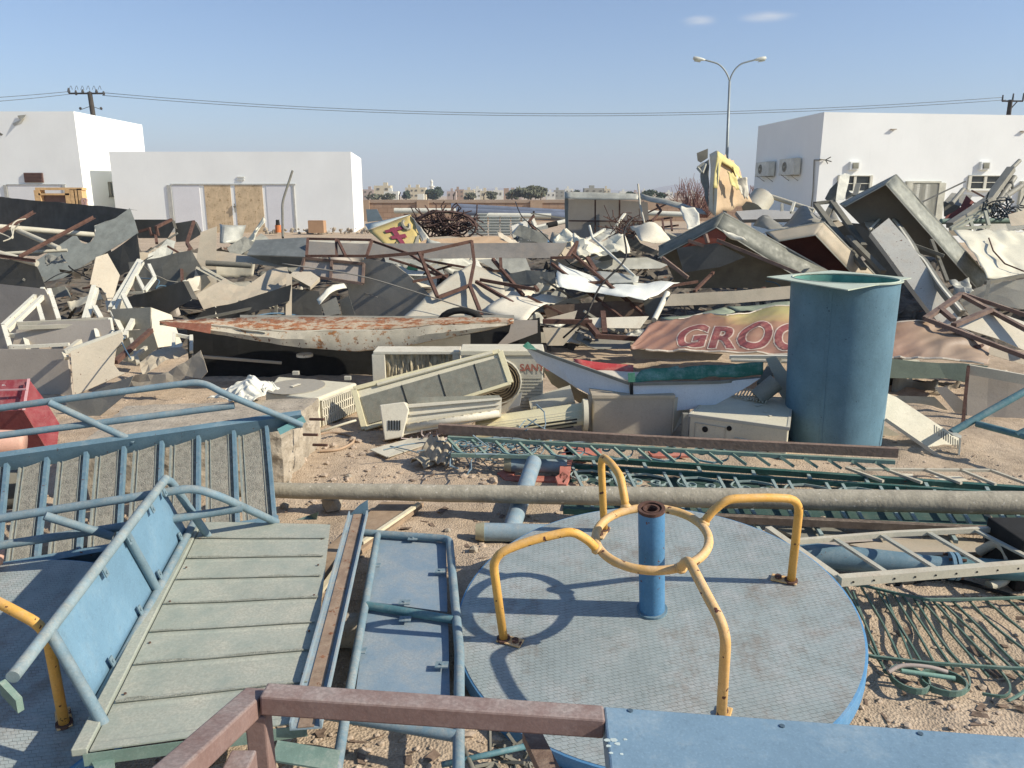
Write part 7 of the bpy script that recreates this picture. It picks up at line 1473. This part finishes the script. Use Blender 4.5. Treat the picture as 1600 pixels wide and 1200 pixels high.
S('cream_strip_sheet', [G(1400, 740, .03), G(1500, 742, .03), G(1515, 750, .03), G(1440, 752, .03)], cream, n=(0, 0, 1), lab='cream strip under the pale lattice frame', cat='sheet', amp=.02, L=.1)
# ---- pale window grille
t = thing('window_grating', 'pale flat window grille with slanted bars lying right of the merry-go-round', 'window grille', G(1450, 900)); zg = .26
gl = lambda x, y: G(x, y, zg)
bars('frame', [[gl(1311, 907), gl(1700, 876)]], .05, .05, white_dirty, t); bars('frame', [[gl(1200, 826), gl(1311, 905)]], .045, .03, white_dirty, t)
bars('frame', [[gl(1245, 846), gl(1395, 834), gl(1700, 820)]], .03, .03, white_dirty, t)
for (a, b) in (((1303, 841), (1388, 897)), ((1377, 836), (1466, 891)), ((1450, 832), (1542, 885)), ((1525, 829), (1625, 880))): bars('bar', [[gl(*a), gl(*b)]], .03, .015, mat('grey_slat_bar', (.42, .42, .38), .6, dust=.3), t)
m = MB()
for i in range(9): p = gl(1330 + i * 32, 905.5 - i * 2.6) + Vector((0, -.027, .0)); m.disc(p, (0, -1, 0), .006, .003, 8)
m.build('rivet_hole', dark, t)
for (pix, mm, la) in (([(1235, 842), (1400, 830), (1440, 840), (1260, 856)], grey_pink, 'pale flat board below the rusted beam'), ([(1320, 848), (1500, 838), (1560, 860), (1400, 872)], tan, 'tan flat board half under the window grille'), ([(1215, 826), (1300, 824), (1330, 836), (1250, 842)], grey_mid, 'grey board between the merry-go-round and the rusted beam')):
    sheet('flat_board', [G(x, y, .04) for x, y in pix], mm, n=(0, 0, 1), lab=la, cat='board', th=.02)
# blue pipe with flange
t = thing('blue_flanged_pipe', 'blue tapered pipe with a bolted flange under the window grille', 'pipe', G(1380, 890))
a, b = G(1235, 866, .12), G(1482, 884, .12); m = MB(); m.tube([a, a.lerp(b, .5), b], [.085, .072, .05], 24); m.build('pipe', blue_paint, t, smooth=True, auto=50)
d = (b - a).normalized(); m = MB(); m.tube([b, b + d * .02], .085, 20); m.tube([b + d * .03, b + d * .05], .085, 20); f_ = m.build('flange', blue_panel, t)
m = MB(); c_ = b + d * .05; m.tube([c_, c_ + d * .5], .06, 18); m.build('tail_pipe', teal_tube, t, smooth=True, auto=50)
m = MB()
for k in range(6): p = b + (Vector((0, 1, 0)) * math.cos(k * 1.05) + Vector((0, 0, 1)) * math.sin(k * 1.05)) * .068; m.tube([p - d * .02, p + d * .075], .009, 6)
m.build('bolt', rusty, f_)
tubes('pale_hose', spl([G(1530, 862, .1), G(1560, 850, .2), G(1578, 875, .15), G(1570, 905, .05), G(1545, 915, .03)], 6), .03, white_dirty, lab='thick pale hose curling at the right end of the window grille', cat='hose')
tubes('black_cable', spl([G(1385, 915, .02), G(1480, 905, .02), G(1560, 925, .02), G(1640, 950, .02)], 5), .012, dark, lab='black cable on the soil between the two grilles', cat='cable')
m = MB(); a = G(1585, 925, 0); m.box(a, (.5, 0, 0), (0, .35, 0), (0, 0, .33)); m.build('black_crate', dark, lab='black crate at the right frame edge above the green grille', cat='crate', bev=.01)
# ---- green sun-ray grille on the ground
t = thing('green_grating', 'green bent wire-bar grille with looped ends lying on the soil at the right', 'grille', G(1460, 1000)); zq = .06
q = lambda x, y, z_=.06: G(x, y, z_)
gb = mat('thin_green_bar', (.10, .17, .135), .6, var=.2, dust=.35, dcol=(.28, .30, .24))
m = MB(); m.sweep(rectp(.014, .014), [q(1322, 913), q(1345, 914), q(1400, 927), q(1452, 937), q(1530, 936), q(1700, 930)]); m.build('top_rail', gb, t)
m = MB(); m.sweep(rectp(.014, .014), [q(1350, 1022), q(1365, 1026), q(1450, 1036), q(1560, 1043), q(1700, 1050)]); m.build('cross_rail', gb, t)
for P in ([(1320, 916), (1350, 970), (1383, 1050)], [(1345, 916), (1385, 985), (1410, 1040)], [(1370, 922), (1410, 985), (1445, 1044)], [(1395, 926), (1440, 1000), (1470, 1050), (1513, 1072), (1505, 1082)], [(1427, 933), (1470, 1000), (1508, 1048), (1514, 1075), (1490, 1086), (1455, 1080)], [(1457, 938), (1520, 1005), (1560, 1045), (1578, 1072), (1570, 1088), (1535, 1084)], [(1487, 938), (1540, 990), (1590, 1040), (1640, 1090)], [(1513, 937), (1553, 978), (1640, 1045)], [(1572, 935), (1620, 975), (1680, 1010)], [(1357, 1008), (1385, 1050), (1380, 1046)]):
    m = MB(); m.sweep(rectp(.008, .014), spl([q(x, y, .035) for x, y in P], 4)); m.build('bar', gb, t)
for (x0_, y0_, x1_, y1_) in ((1333, 925, 1375, 1035), (1382, 925, 1428, 1040), (1410, 930, 1490, 1046), (1440, 937, 1545, 1058), (1470, 940, 1600, 1062), (1540, 938, 1640, 1020)):
    m = MB(); m.sweep(rectp(.008, .012), [q(x0_, y0_, .03), q(x1_, y1_, .03)]); m.build('bar', gb, t)
for (cx, cy, rx, ry) in ((1421, 1061, .082, .06), (1474, 1066, .10, .055)):
    m = MB(); o = q(cx, cy); m.sweep(rectp(.008, .03), [o + Vector((math.cos(a * .3) * rx, math.sin(a * .3) * ry * 1.6, 0)) for a in range(21)], closed=True); m.build('loop', gb, t)
m = MB(); m.tube(spl([q(1575, 1095), q(1600, 1080), q(1640, 1040)], 5), .008, 6); m.build('bar', gb, t)
tubes('ribbed_rod', [q(1408, 1048, .1), q(1492, 1060, .09)], .011, mat('light_green_rod', (.22, .36, .28), .6), lab='light green ribbed rod lying across the loops of the green grille', cat='rod')
tubes('torn_ribbon', spl([q(1388, 1050, .1), q(1410, 1040, .12), q(1450, 1042, .12), q(1480, 1050, .1)], 5), .010, mat('pinkish_cloth', (.40, .33, .28), .8), lab='pinkish torn ribbon tangled in the green grille', cat='ribbon')
# ---- corrugated ramp
rampm = mat('dusty_green_grey_sheet', (.30, .335, .31), .65, 0, var=.12, sc=2.2, dust=.6, dcol=(.45, .43, .34))
t = thing('steel_ramp', 'dusty green-grey ribbed steel ramp panel lying in the lower left foreground', 'ramp panel', G(300, 1000))
c4 = [G(318, 817, .30), G(516, 820, .30), G(480, 1128, .34), G(140, 1174, .34)]
vs = []; fs = []; ny_, nx_ = 230, 10; nR = 8
for j in range(ny_ + 1):
    for i in range(nx_ + 1):
        u, v = i / nx_, j / ny_; p = (c4[0] * (1 - u) + c4[1] * u) * (1 - v) + (c4[3] * (1 - u) + c4[2] * u) * v
        w = (v * nR + .55) % 1.0; h = max(0, 1 - abs(w - .5) / .13); h = min(1, h * 3) * .004
        vs.append(p + Vector((0, 0, h * (1 if .0 < u < .985 else .3) + .006 * noise.noise(p * 2))))
for j in range(ny_):
    for i in range(nx_): k = j * (nx_ + 1) + i; fs.append((k, k + 1, k + nx_ + 2, k + nx_ + 1))
obj('sheet', vs, fs, rampm, t, sol=.006)
for kk in range(nR):
    vv = (kk + .5 - .55 + (1 if kk + .5 - .55 < 0 else 0)) / nR if False else ((kk - .05) / nR)
    if vv < .02: continue
    m = MB(); tp_, bt_ = [], []
    for i in range(41):
        u = .012 + .965 * i / 40; p = (c4[0] * (1 - u) + c4[1] * u) * (1 - vv) + (c4[3] * (1 - u) + c4[2] * u) * vv; dv_ = ((c4[3] - c4[0]) * (1 - u) + (c4[2] - c4[1]) * u).normalized(); w_ = .006 + .030 * max(0, .15 + noise.noise(Vector((u * 5, kk * 3.7, 0)))) + .006 * noise.noise(Vector((u * 40, kk, 2)))
        tp_.append(p - dv_ * w_ + up * (.0085 + .006 * noise.noise(p * 2))); bt_.append(p + dv_ * .004 + up * (.0085 + .006 * noise.noise(p * 2)))
    m.add(tp_ + bt_, [(i, i + 1, 42 + i, 41 + i) for i in range(40)]); rb_ = m.build('grit_seam', mat('grit_seam_m', (.30, .305, .27), .95, var=.35, sc=40, dust=.3, dcol=(.34, .32, .25), bump=1, bsc=120), t, recalc=False)
    m = MB(); m.sweep(rectp(.0025, .002), [q_ + up * .001 for q_ in bt_]); m.build('joint_line', mat('joint_shadow', (.17, .18, .16), .9), rb_)
d = (c4[3] - c4[0]).normalized(); sd_ = d.cross(up).normalized(); sd_ = sd_ if sd_.x < 0 else -sd_
m = MB(); m.sweep(rectp(.055, .03), [c4[0] + sd_ * .035, c4[3] + sd_ * .035], up=up); m.build('side_strip', rampm, t, bev=.004)
m = MB(); m.sweep(rectp(.004, .05), [c4[3] + Vector((-.02, -.01, -.03)), c4[2] + Vector((0, -.01, -.03))]); m.build('front_lip', green_pale, t)
m = MB()
for v in (.12, .3, .48, .66, .84):
    for p in (c4[1].lerp(c4[2], v) - Vector((.04, 0, 0)), c4[0].lerp(c4[3], v) + Vector((.03, 0, 0))): m = MB(); m.disc(p + up * .004, up, .006, .004, 8); m.build('screw', rusty, t)
m = MB(); a = G(130, 1166, .30); m.add([a, a + Vector((.12, -.01, 0)), a + Vector((.20, -.16, -.02)), a + Vector((.14, -.15, -.02))], [(0, 1, 2, 3)]); m.build('foot_tab', green_pale, t, sol=.01)
# ---- blue bench panel in tube frame
t = thing('guard_railing', 'sky blue panel in a dusty tube frame leaning over the staircase foot', 'guard panel', G(170, 1050))
A, B = W(20, 1058, 2.35), W(262, 744, 4.05); Cc, Dd = W(302, 818, 4.35), W(147, 1112, 2.66)
tp = mat('dust_covered_tube', (.20, .27, .29), .75, var=.25, sc=10, dust=.55, dcol=(.36, .35, .29))
m = MB(); m.tube([A, A.lerp(B, .5), B.lerp(A, .02)], .0235, 16); m.build('top_tube', tp, t, smooth=True, auto=50)
m = MB(); m.tube(fil([B.lerp(A, .12), B, W(328, 842, 4.3)], .12, 8), .023, 16); m.build('end_tube', blue_dusty, t, smooth=True, auto=50)
m = MB(); m.tube([Cc, Dd], .0225, 16); m.build('lower_tube', blue_dusty, t, smooth=True, auto=50)
m = MB(); m.tube([A.lerp(B, .16), W(166, 1138, 2.55)], .0225, 16); m.build('cross_tube', blue_dusty, t, smooth=True, auto=50)
m = MB(); m.tube([A.lerp(B, .62), Cc.lerp(Dd, .46)], .021, 16); m.build('cross_tube', blue_dusty, t, smooth=True, auto=50)
a1, a2, a3, a4 = A.lerp(B, .18), A.lerp(B, .96), Cc.lerp(Dd, .05), Cc.lerp(Dd, .96)
nP = (a2 - a1).cross(a4 - a1).normalized(); nP = nP if nP.dot(CAM - a1) > 0 else -nP
patch('blue_panel', [a1 - nP * .02, a2 - nP * .02, a3 - nP * .02, a4 - nP * .02], blue_panel, 10, 10, .004, 2, par=t)
m = MB()
e_ = (a4 - a1).normalized(); f_ = (a2 - a1).normalized()
for k0 in (.33, .55, .80, .95): p = a1.lerp(a2, k0); m = MB(); m.box(p + e_ * .02, e_ * .05, f_ * .03, nP * .006); m.disc(p + e_ * .05 + f_ * .015 + nP * .004, nP, .008, .008, 8); m.build('clip', blue_dusty, t)
for k0 in (.12, .40, .62, .88): p = a3.lerp(a4, k0); m = MB(); m.box(p - e_ * .07, e_ * .05, f_ * .03, nP * .006); m.disc(p - e_ * .05 + f_ * .015 + nP * .004, nP, .008, .008, 8); m.build('clip', blue_dusty, t)
m = MB(); m.box(A + Vector((-.03, -.03, -.05)), (.07, -.03, -.05), (.0, .0, .05), (.01, .02, 0)); m.build('end_plate', green_pale, t)
# ---- rusty channel post
t = thing('channel_post', 'pale blue steel channel with a rusty centre strip between the ramp and the tube frame', 'steel channel', G(520, 960))
a, b = G(560, 806, .30), G(478, 1140, .34); m = MB(); m.sweep([(-.06, 0), (.06, 0), (.06, .035), (.052, .035), (.052, .008), (-.052, .008), (-.052, .035), (-.06, .035)], [a, a.lerp(b, .5), b]); m.build('channel', mat('dirty_blue_channel', (.24, .31, .34), .6, var=.15, sc=6, dust=.4), t)
m = MB(); m.sweep(rectp(.06, .004), [a + up * .011, b + up * .011]); m.build('rust_strip', mat('rust_strip_m', (.27, .19, .13), .9, var=.3, sc=12, dust=.3, rust=.3), t)
m = MB(); m.add([a + Vector((-.06, .02, 0)), a + Vector((.06, .02, 0)), a + Vector((.06, .03, .10)), a + Vector((.0, .03, .06))], [(0, 1, 2, 3)]); m.build('torn_end', blue_paint, t, sol=.006)
m = MB(); m.box(b + Vector((-.1, -.03, -.03)), (.24, -.03, -.02), (0, -.08, -.02), (0, 0, .008)); m.build('foot_plate', green_pale, t)
# ---- tube frame with two blue boards
t = thing('board_rack', 'grey-blue tube frame holding two pale blue boards, lying left of the merry-go-round', 'tube frame', G(640, 1000)); zt_ = .20
h = lambda x, y, z_=.20: G(x, y, z_)
m = MB(); m.tube(fil([h(562, 832), h(702, 842), h(718, 1020), h(716, 1215)], .06, 8), .024, 14); m.build('outer_tube', blue_dusty, t, smooth=True, auto=50)
m = MB(); m.tube([h(590, 836), h(545, 1085), h(520, 1240)], .022, 14); m.build('inner_tube', blue_dusty, t, smooth=True, auto=50)
m = MB(); m.tube([h(573, 946), h(708, 968)], .022, 14); m.build('cross_tube', teal_tube, t, smooth=True, auto=50)
m = MB(); m.tube([h(420, 1100), h(560, 1124), h(712, 1150)], .024, 14); m.build('cross_tube', blue_dusty, t, smooth=True, auto=50)
pbm = mat('pale_blue_board', (.20, .27, .32), .6, var=.08, sc=2, dust=.45, dcol=(.36, .36, .33))
for pix in ([(592, 838), (697, 848), (699, 956), (577, 940)], [(573, 950), (700, 962), (703, 1093), (556, 1080)], [(548, 1120), (705, 1140), (708, 1260), (520, 1240)]):
    sheet('board', [h(x, y, .17) for x, y in pix], pbm, n=(0, 0, 1), par=t, th=.008) if pix[0][1] < 1000 else None
m = MB()
for (x, y) in ((645, 842), (586, 884), (688, 893), (632, 942), (633, 968), (562, 1018), (690, 1040)):
    p = h(x, y, .195); m = MB(); m.box(p + Vector((-.03, -.02, 0)), (.06, 0, 0), (0, .045, 0), (0, 0, .006)); m.disc(p + Vector((0, 0, .006)), up, .008, .006, 8); m.build('clip', blue_dusty, t)
# ---- planks
t2 = sheet('wood_plank', [G(596, 784, .05), G(662, 785, .06), G(640, 803, .06), G(470, 930, .06), G(450, 905, .05)], plank_m, n=(0, 0, 1), lab='dusty wooden plank running under the rusty channel', cat='plank', th=.03)
bars('pale_batten', [[G(655, 787, .09), G(565, 848, .09)], [G(545, 862, .09), G(500, 925, .09)]], .03, .02, mat('pale_timber', (.62, .55, .38), .8), lab='pale timber batten along the wooden plank\'s edge', cat='batten')
S('green_flap', [G(462, 812, .1), G(480, 806, .12), G(497, 800, .2), G(494, 812, .12)], green_pale, n=(0, 0, 1), lab='small green metal flap behind the ramp panel\'s top edge', cat='metal flap', th=.005)
m = MB(); m.tube([G(520, 985, .08), G(565, 985, .08)], .09, 16); m.build('grey_tub', concrete, lab='grey rounded lump between the channel and the tube frame', cat='lump', smooth=True, auto=40)
# flat sheets on the soil
S('flat_sheet', [G(578, 702, .06), G(640, 685, .05), G(688, 683, .08), G(672, 692, .04), G(605, 714, .03)], ac_grey, n=(0, 0, 1), lab='pale flat sheet lying on the soil before the indoor chassis', cat='sheet', th=.01)
patch('corrugated_scrap', [G(672, 683, .25), G(716, 690, .18), G(704, 733, .05), G(650, 722, .03)], tan, 14, 8, .04, 3, fn=lambda u, v: Vector((0, 0, .02 * math.sin(u * 30))), lab='crumpled tan corrugated scrap at the left end of the green gate')
m = MB(); m.sweep([(-.10, .0), (-.07, .05), (0, .07), (.07, .05), (.10, 0), (.095, 0), (.066, .045), (0, .064), (-.066, .045), (-.095, 0)], [G(652, 728, .02), G(715, 700, .08)]); m.build('gutter_piece', mat('dusty_gutter', (.36, .31, .22), .8, dust=.3), lab='curved dusty gutter piece lying on the soil left of the blue pipe', cat='gutter')
# blue wires
m = MB()
for i in range(70):
    x = random.uniform(700, 880); a = G(x, random.uniform(690, 712), random.uniform(.05, .2)); P = [a]; d = Vector((random.gauss(0, .06), random.gauss(0, .05), random.gauss(0, .03)))
    for k in range(4): P.append(P[-1] + d); d = d + Vector((random.gauss(0, .05), random.gauss(0, .04), random.gauss(0, .02)))
    m.tube(P, .006, 4)
m.build('wire_nest', mat('blue_grey_wire', (.16, .22, .25), .5), lab='nest of blue-grey wire inside the left half of the green gate', cat='wire')
# ---- maroon beams and blue channel in the very front
t = thing('maroon_truss', 'dusty maroon square-tube frame crossing the bottom of the view', 'steel frame', Vector((W(410, 1100, 1.75).x, 1.75, 0)))
pr = rectp(.060, .058); a, b = W(412, 1092, 1.75), W(943, 1128, 1.72)
m = MB(); m.sweep(pr, [a, b]); m.build('cross_beam', maroon, t, bev=.006)
m = MB(); m.sweep(rectp(.066, .058), [W(402, 1091, 1.80), W(215, 1262, 1.25)]); m.build('side_beam', maroon, t, bev=.006)
c_ = W(408, 1110, 1.76); m = MB(); m.box((c_.x - .035, c_.y - .03, 0), (.055, 0, 0), (0, .055, 0), (0, 0, c_.z)); m.build('leg', maroon, t, bev=.005)
c_ = W(372, 1190, 1.5); m = MB(); m.box((c_.x - .03, c_.y - .02, 0), (.06, 0, 0), (0, .06, 0), (0, 0, c_.z)); m.build('leg', maroon, t, bev=.005)
c_ = W(925, 1125, 1.74); m = MB(); m.sweep(rectp(.05, .03), [W(830, 1148, 1.8), W(862, 1215, 1.62)]); m.build('brace', rust_beam, t)
t = thing('blue_channel', 'wide pale blue steel channel across the lower right corner', 'steel channel', Vector((1.2, 1.6, 0)))
a, b = G(943, 1103, 1.0), G(1700, 1158, 1.0); e_ = b - a; w_ = Vector((-.02, -.42, 0)); m = MB(); m.box(a, e_, w_, (0, 0, -.10)); m.build('channel', mat('front_blue_paint', (.185, .28, .35), .5, var=.12, sc=3, dust=.2, dcol=(.36, .42, .43)), t, bev=.006)
for (x, y) in ((985, 1111), (1222, 1135), (1438, 1147)):
    p = G(x, y, 1.0); m = MB(); m.disc(p, up, .007, .003, 8); m.build('screw', mat('dark_blue_screw', (.08, .12, .15), .5), t)
m = MB()
for (x, y, r) in ((958, 1156, .010), (950, 1165, .006), (966, 1162, .008), (972, 1178, .005), (955, 1176, .005), (949, 1156, .008), (976, 1155, .005)):
    p = G(x, y, 1.001); m.add([p + Vector((math.cos(a_ * 1.05) * r * (1 + .4 * math.sin(a_ * 5 + x)), math.sin(a_ * 1.05) * r * .7, 0)) for a_ in range(6)], [tuple(range(6))])
m.build('paint_chip', mat('pale_chip', (.50, .58, .60), .7), t, sol=.0015)
for (x, y) in ((1100, 1180), (1600, 1190)):
    p = G(x, y, .9); m = MB(); m.box((p.x - .04, 1.35, 0), (.08, 0, 0), (0, .08, 0), (0, 0, .9)); m.build('leg', grey_dark, t)
# debris at the bottom edge
for (p, mm, la) in (([(690, 1195), (826, 1165)], teal_tube, 'thin teal rod on the gravel at the bottom edge'), ([(720, 1162), (745, 1215)], grey_dark, 'short dark rod below the merry-go-round\'s rim')):
    m = MB(); m.tube([G(x, y, .12) for x, y in p], .012, 8); m.build('thin_rod', mm, lab=la, cat='rod', smooth=True)
m = MB()
for i in range(30):
    a = G(random.uniform(760, 830), random.uniform(1160, 1200), .08); m.tube([a, a + Vector((random.gauss(0, .06), random.gauss(0, .05), random.gauss(0, .03)))], .009, 4)
m.build('bolt_scatter', grey_dark, kind='stuff', lab='scatter of small dark metal bits on the gravel at the bottom', cat='metal bits')

# ================================================================ labels that single out each loose piece
LM = {'the notched plate': (135, 385), 'the white brace pipes': (60, 375), 'the pale hexagonal frame': (195, 470), 'the pointed beige plate': (165, 430), 'the tan T-shaped sheet': (320, 410), 'the torn tan sheet': (380, 450), 'the grey cabinet': (230, 500),
 'the slate grey box': (430, 388), 'the framed hatch': (520, 420), 'the large taupe panel': (600, 450), 'the long fascia beam': (760, 390), 'the bent rusty truss': (700, 430), 'the pale triangular sheet': (720, 470), 'the flat tan sheet': (820, 475), 'the white foil sheet': (960, 445),
 'the perforated plate': (985, 412), 'the cream shell': (1015, 370), 'the crumpled cream sheet': (930, 390), 'the long tan beam': (1140, 465), 'the grocery banner': (1110, 520), 'the white boat-shaped piece': (900, 570), 'the lavender channel': (1230, 335), 'the middle sign box': (1280, 370),
 'the tallest sign box': (1420, 350), 'the metal bin': (1550, 620), 'the slanted steel column': (1540, 320), 'the large cream sheet': (1550, 395), 'the grey hoarding': (945, 350), 'the rebar basket': (697, 351), 'the garage doors': (366, 340), 'the blue tank': (1320, 600), 'the rusty upright': (943, 505), 'the red steel box': (40, 640), 'the white sign tray': (90, 520)}
CN = {'black_cable_m': 'black', 'grey_cable_m': 'grey', 'faded_blue_cable_m': 'faded blue', 'dusty_cloth': 'dusty brown', 'grey_cloth': 'grey', 'white_film': 'white plastic', 'bright_galvanised_steel': 'bright galvanised', 'pinkish_grey_board': 'pinkish grey', 'cream_painted_sheet': 'cream', 'galvanised_steel': 'dull galvanised', 'grey_painted_metal': 'grey painted', 'dusty_tan_sheet': 'dusty tan', 'dark_grey_metal': 'dark grey', 'dirty_white_metal': 'dirty white', 'beige_board': 'beige', 'rusty_brown_steel': 'rusty brown'}
used_l = set()
for o in [x for x in COL.objects if x.name.startswith(('loose_sheet', 'loose_bar', 'loose_rag', 'loose_cable')) and x.get('group') is not None and x.type == 'MESH']:
    c = sum((Vector(v.co) for v in o.data.vertices), Vector()) / len(o.data.vertices) + o.location; d = c - CAM
    X = 800 + F * d.dot(CR) / d.dot(CF); Yp = 600 - F * d.dot(CU) / d.dot(CF)
    what = {'loose_sheet': 'sheet scrap', 'loose_bar': 'thin bar', 'loose_rag': 'rag', 'loose_cable': 'cable'}[o.name.split('.')[0]]; col_ = CN[o.data.materials[0].name]; ext = max(o.dimensions); sz = 'small' if ext < .35 else ('broad' if ext > .62 else 'mid-sized')
    if what in ('thin bar', 'cable'): sz = 'short' if ext < .8 else 'long'
    near = sorted(LM.items(), key=lambda kv: (kv[1][0] - X) ** 2 + (1.6 * (kv[1][1] - Yp)) ** 2)
    def rel(q):
        dx, dy = X - q[0], 1.6 * (Yp - q[1])
        return ('right of' if dx > 0 else 'left of') if abs(dx) > abs(dy) else ('below' if dy > 0 else 'above')
    opts = [f'{sz} {col_} {what} {rel(q)} {n_}' for n_, q in near[:1]] + [f'{sz} {col_} {what} between {near[0][0]} and {n_}' for n_, q in near[1:4]] + [f'{sz} {col_} {what} {rel(near[0][1])} {near[0][0]}, toward {n_}' for n_, q in near[1:6]] + [f'{sz} {col_} {what} {rel(near[1][1])} {near[1][0]}, toward {n_}' for n_, q in near[2:7]]
    for l_ in opts:
        if l_ not in used_l: break
    used_l.add(l_); o['label'] = l_; o['group'] = {'sheet scrap': 'loose sheet scraps in the heap', 'thin bar': 'loose thin bars in the heap', 'rag': 'rags strewn over the heap', 'cable': 'cables strewn over the heap'}[what]
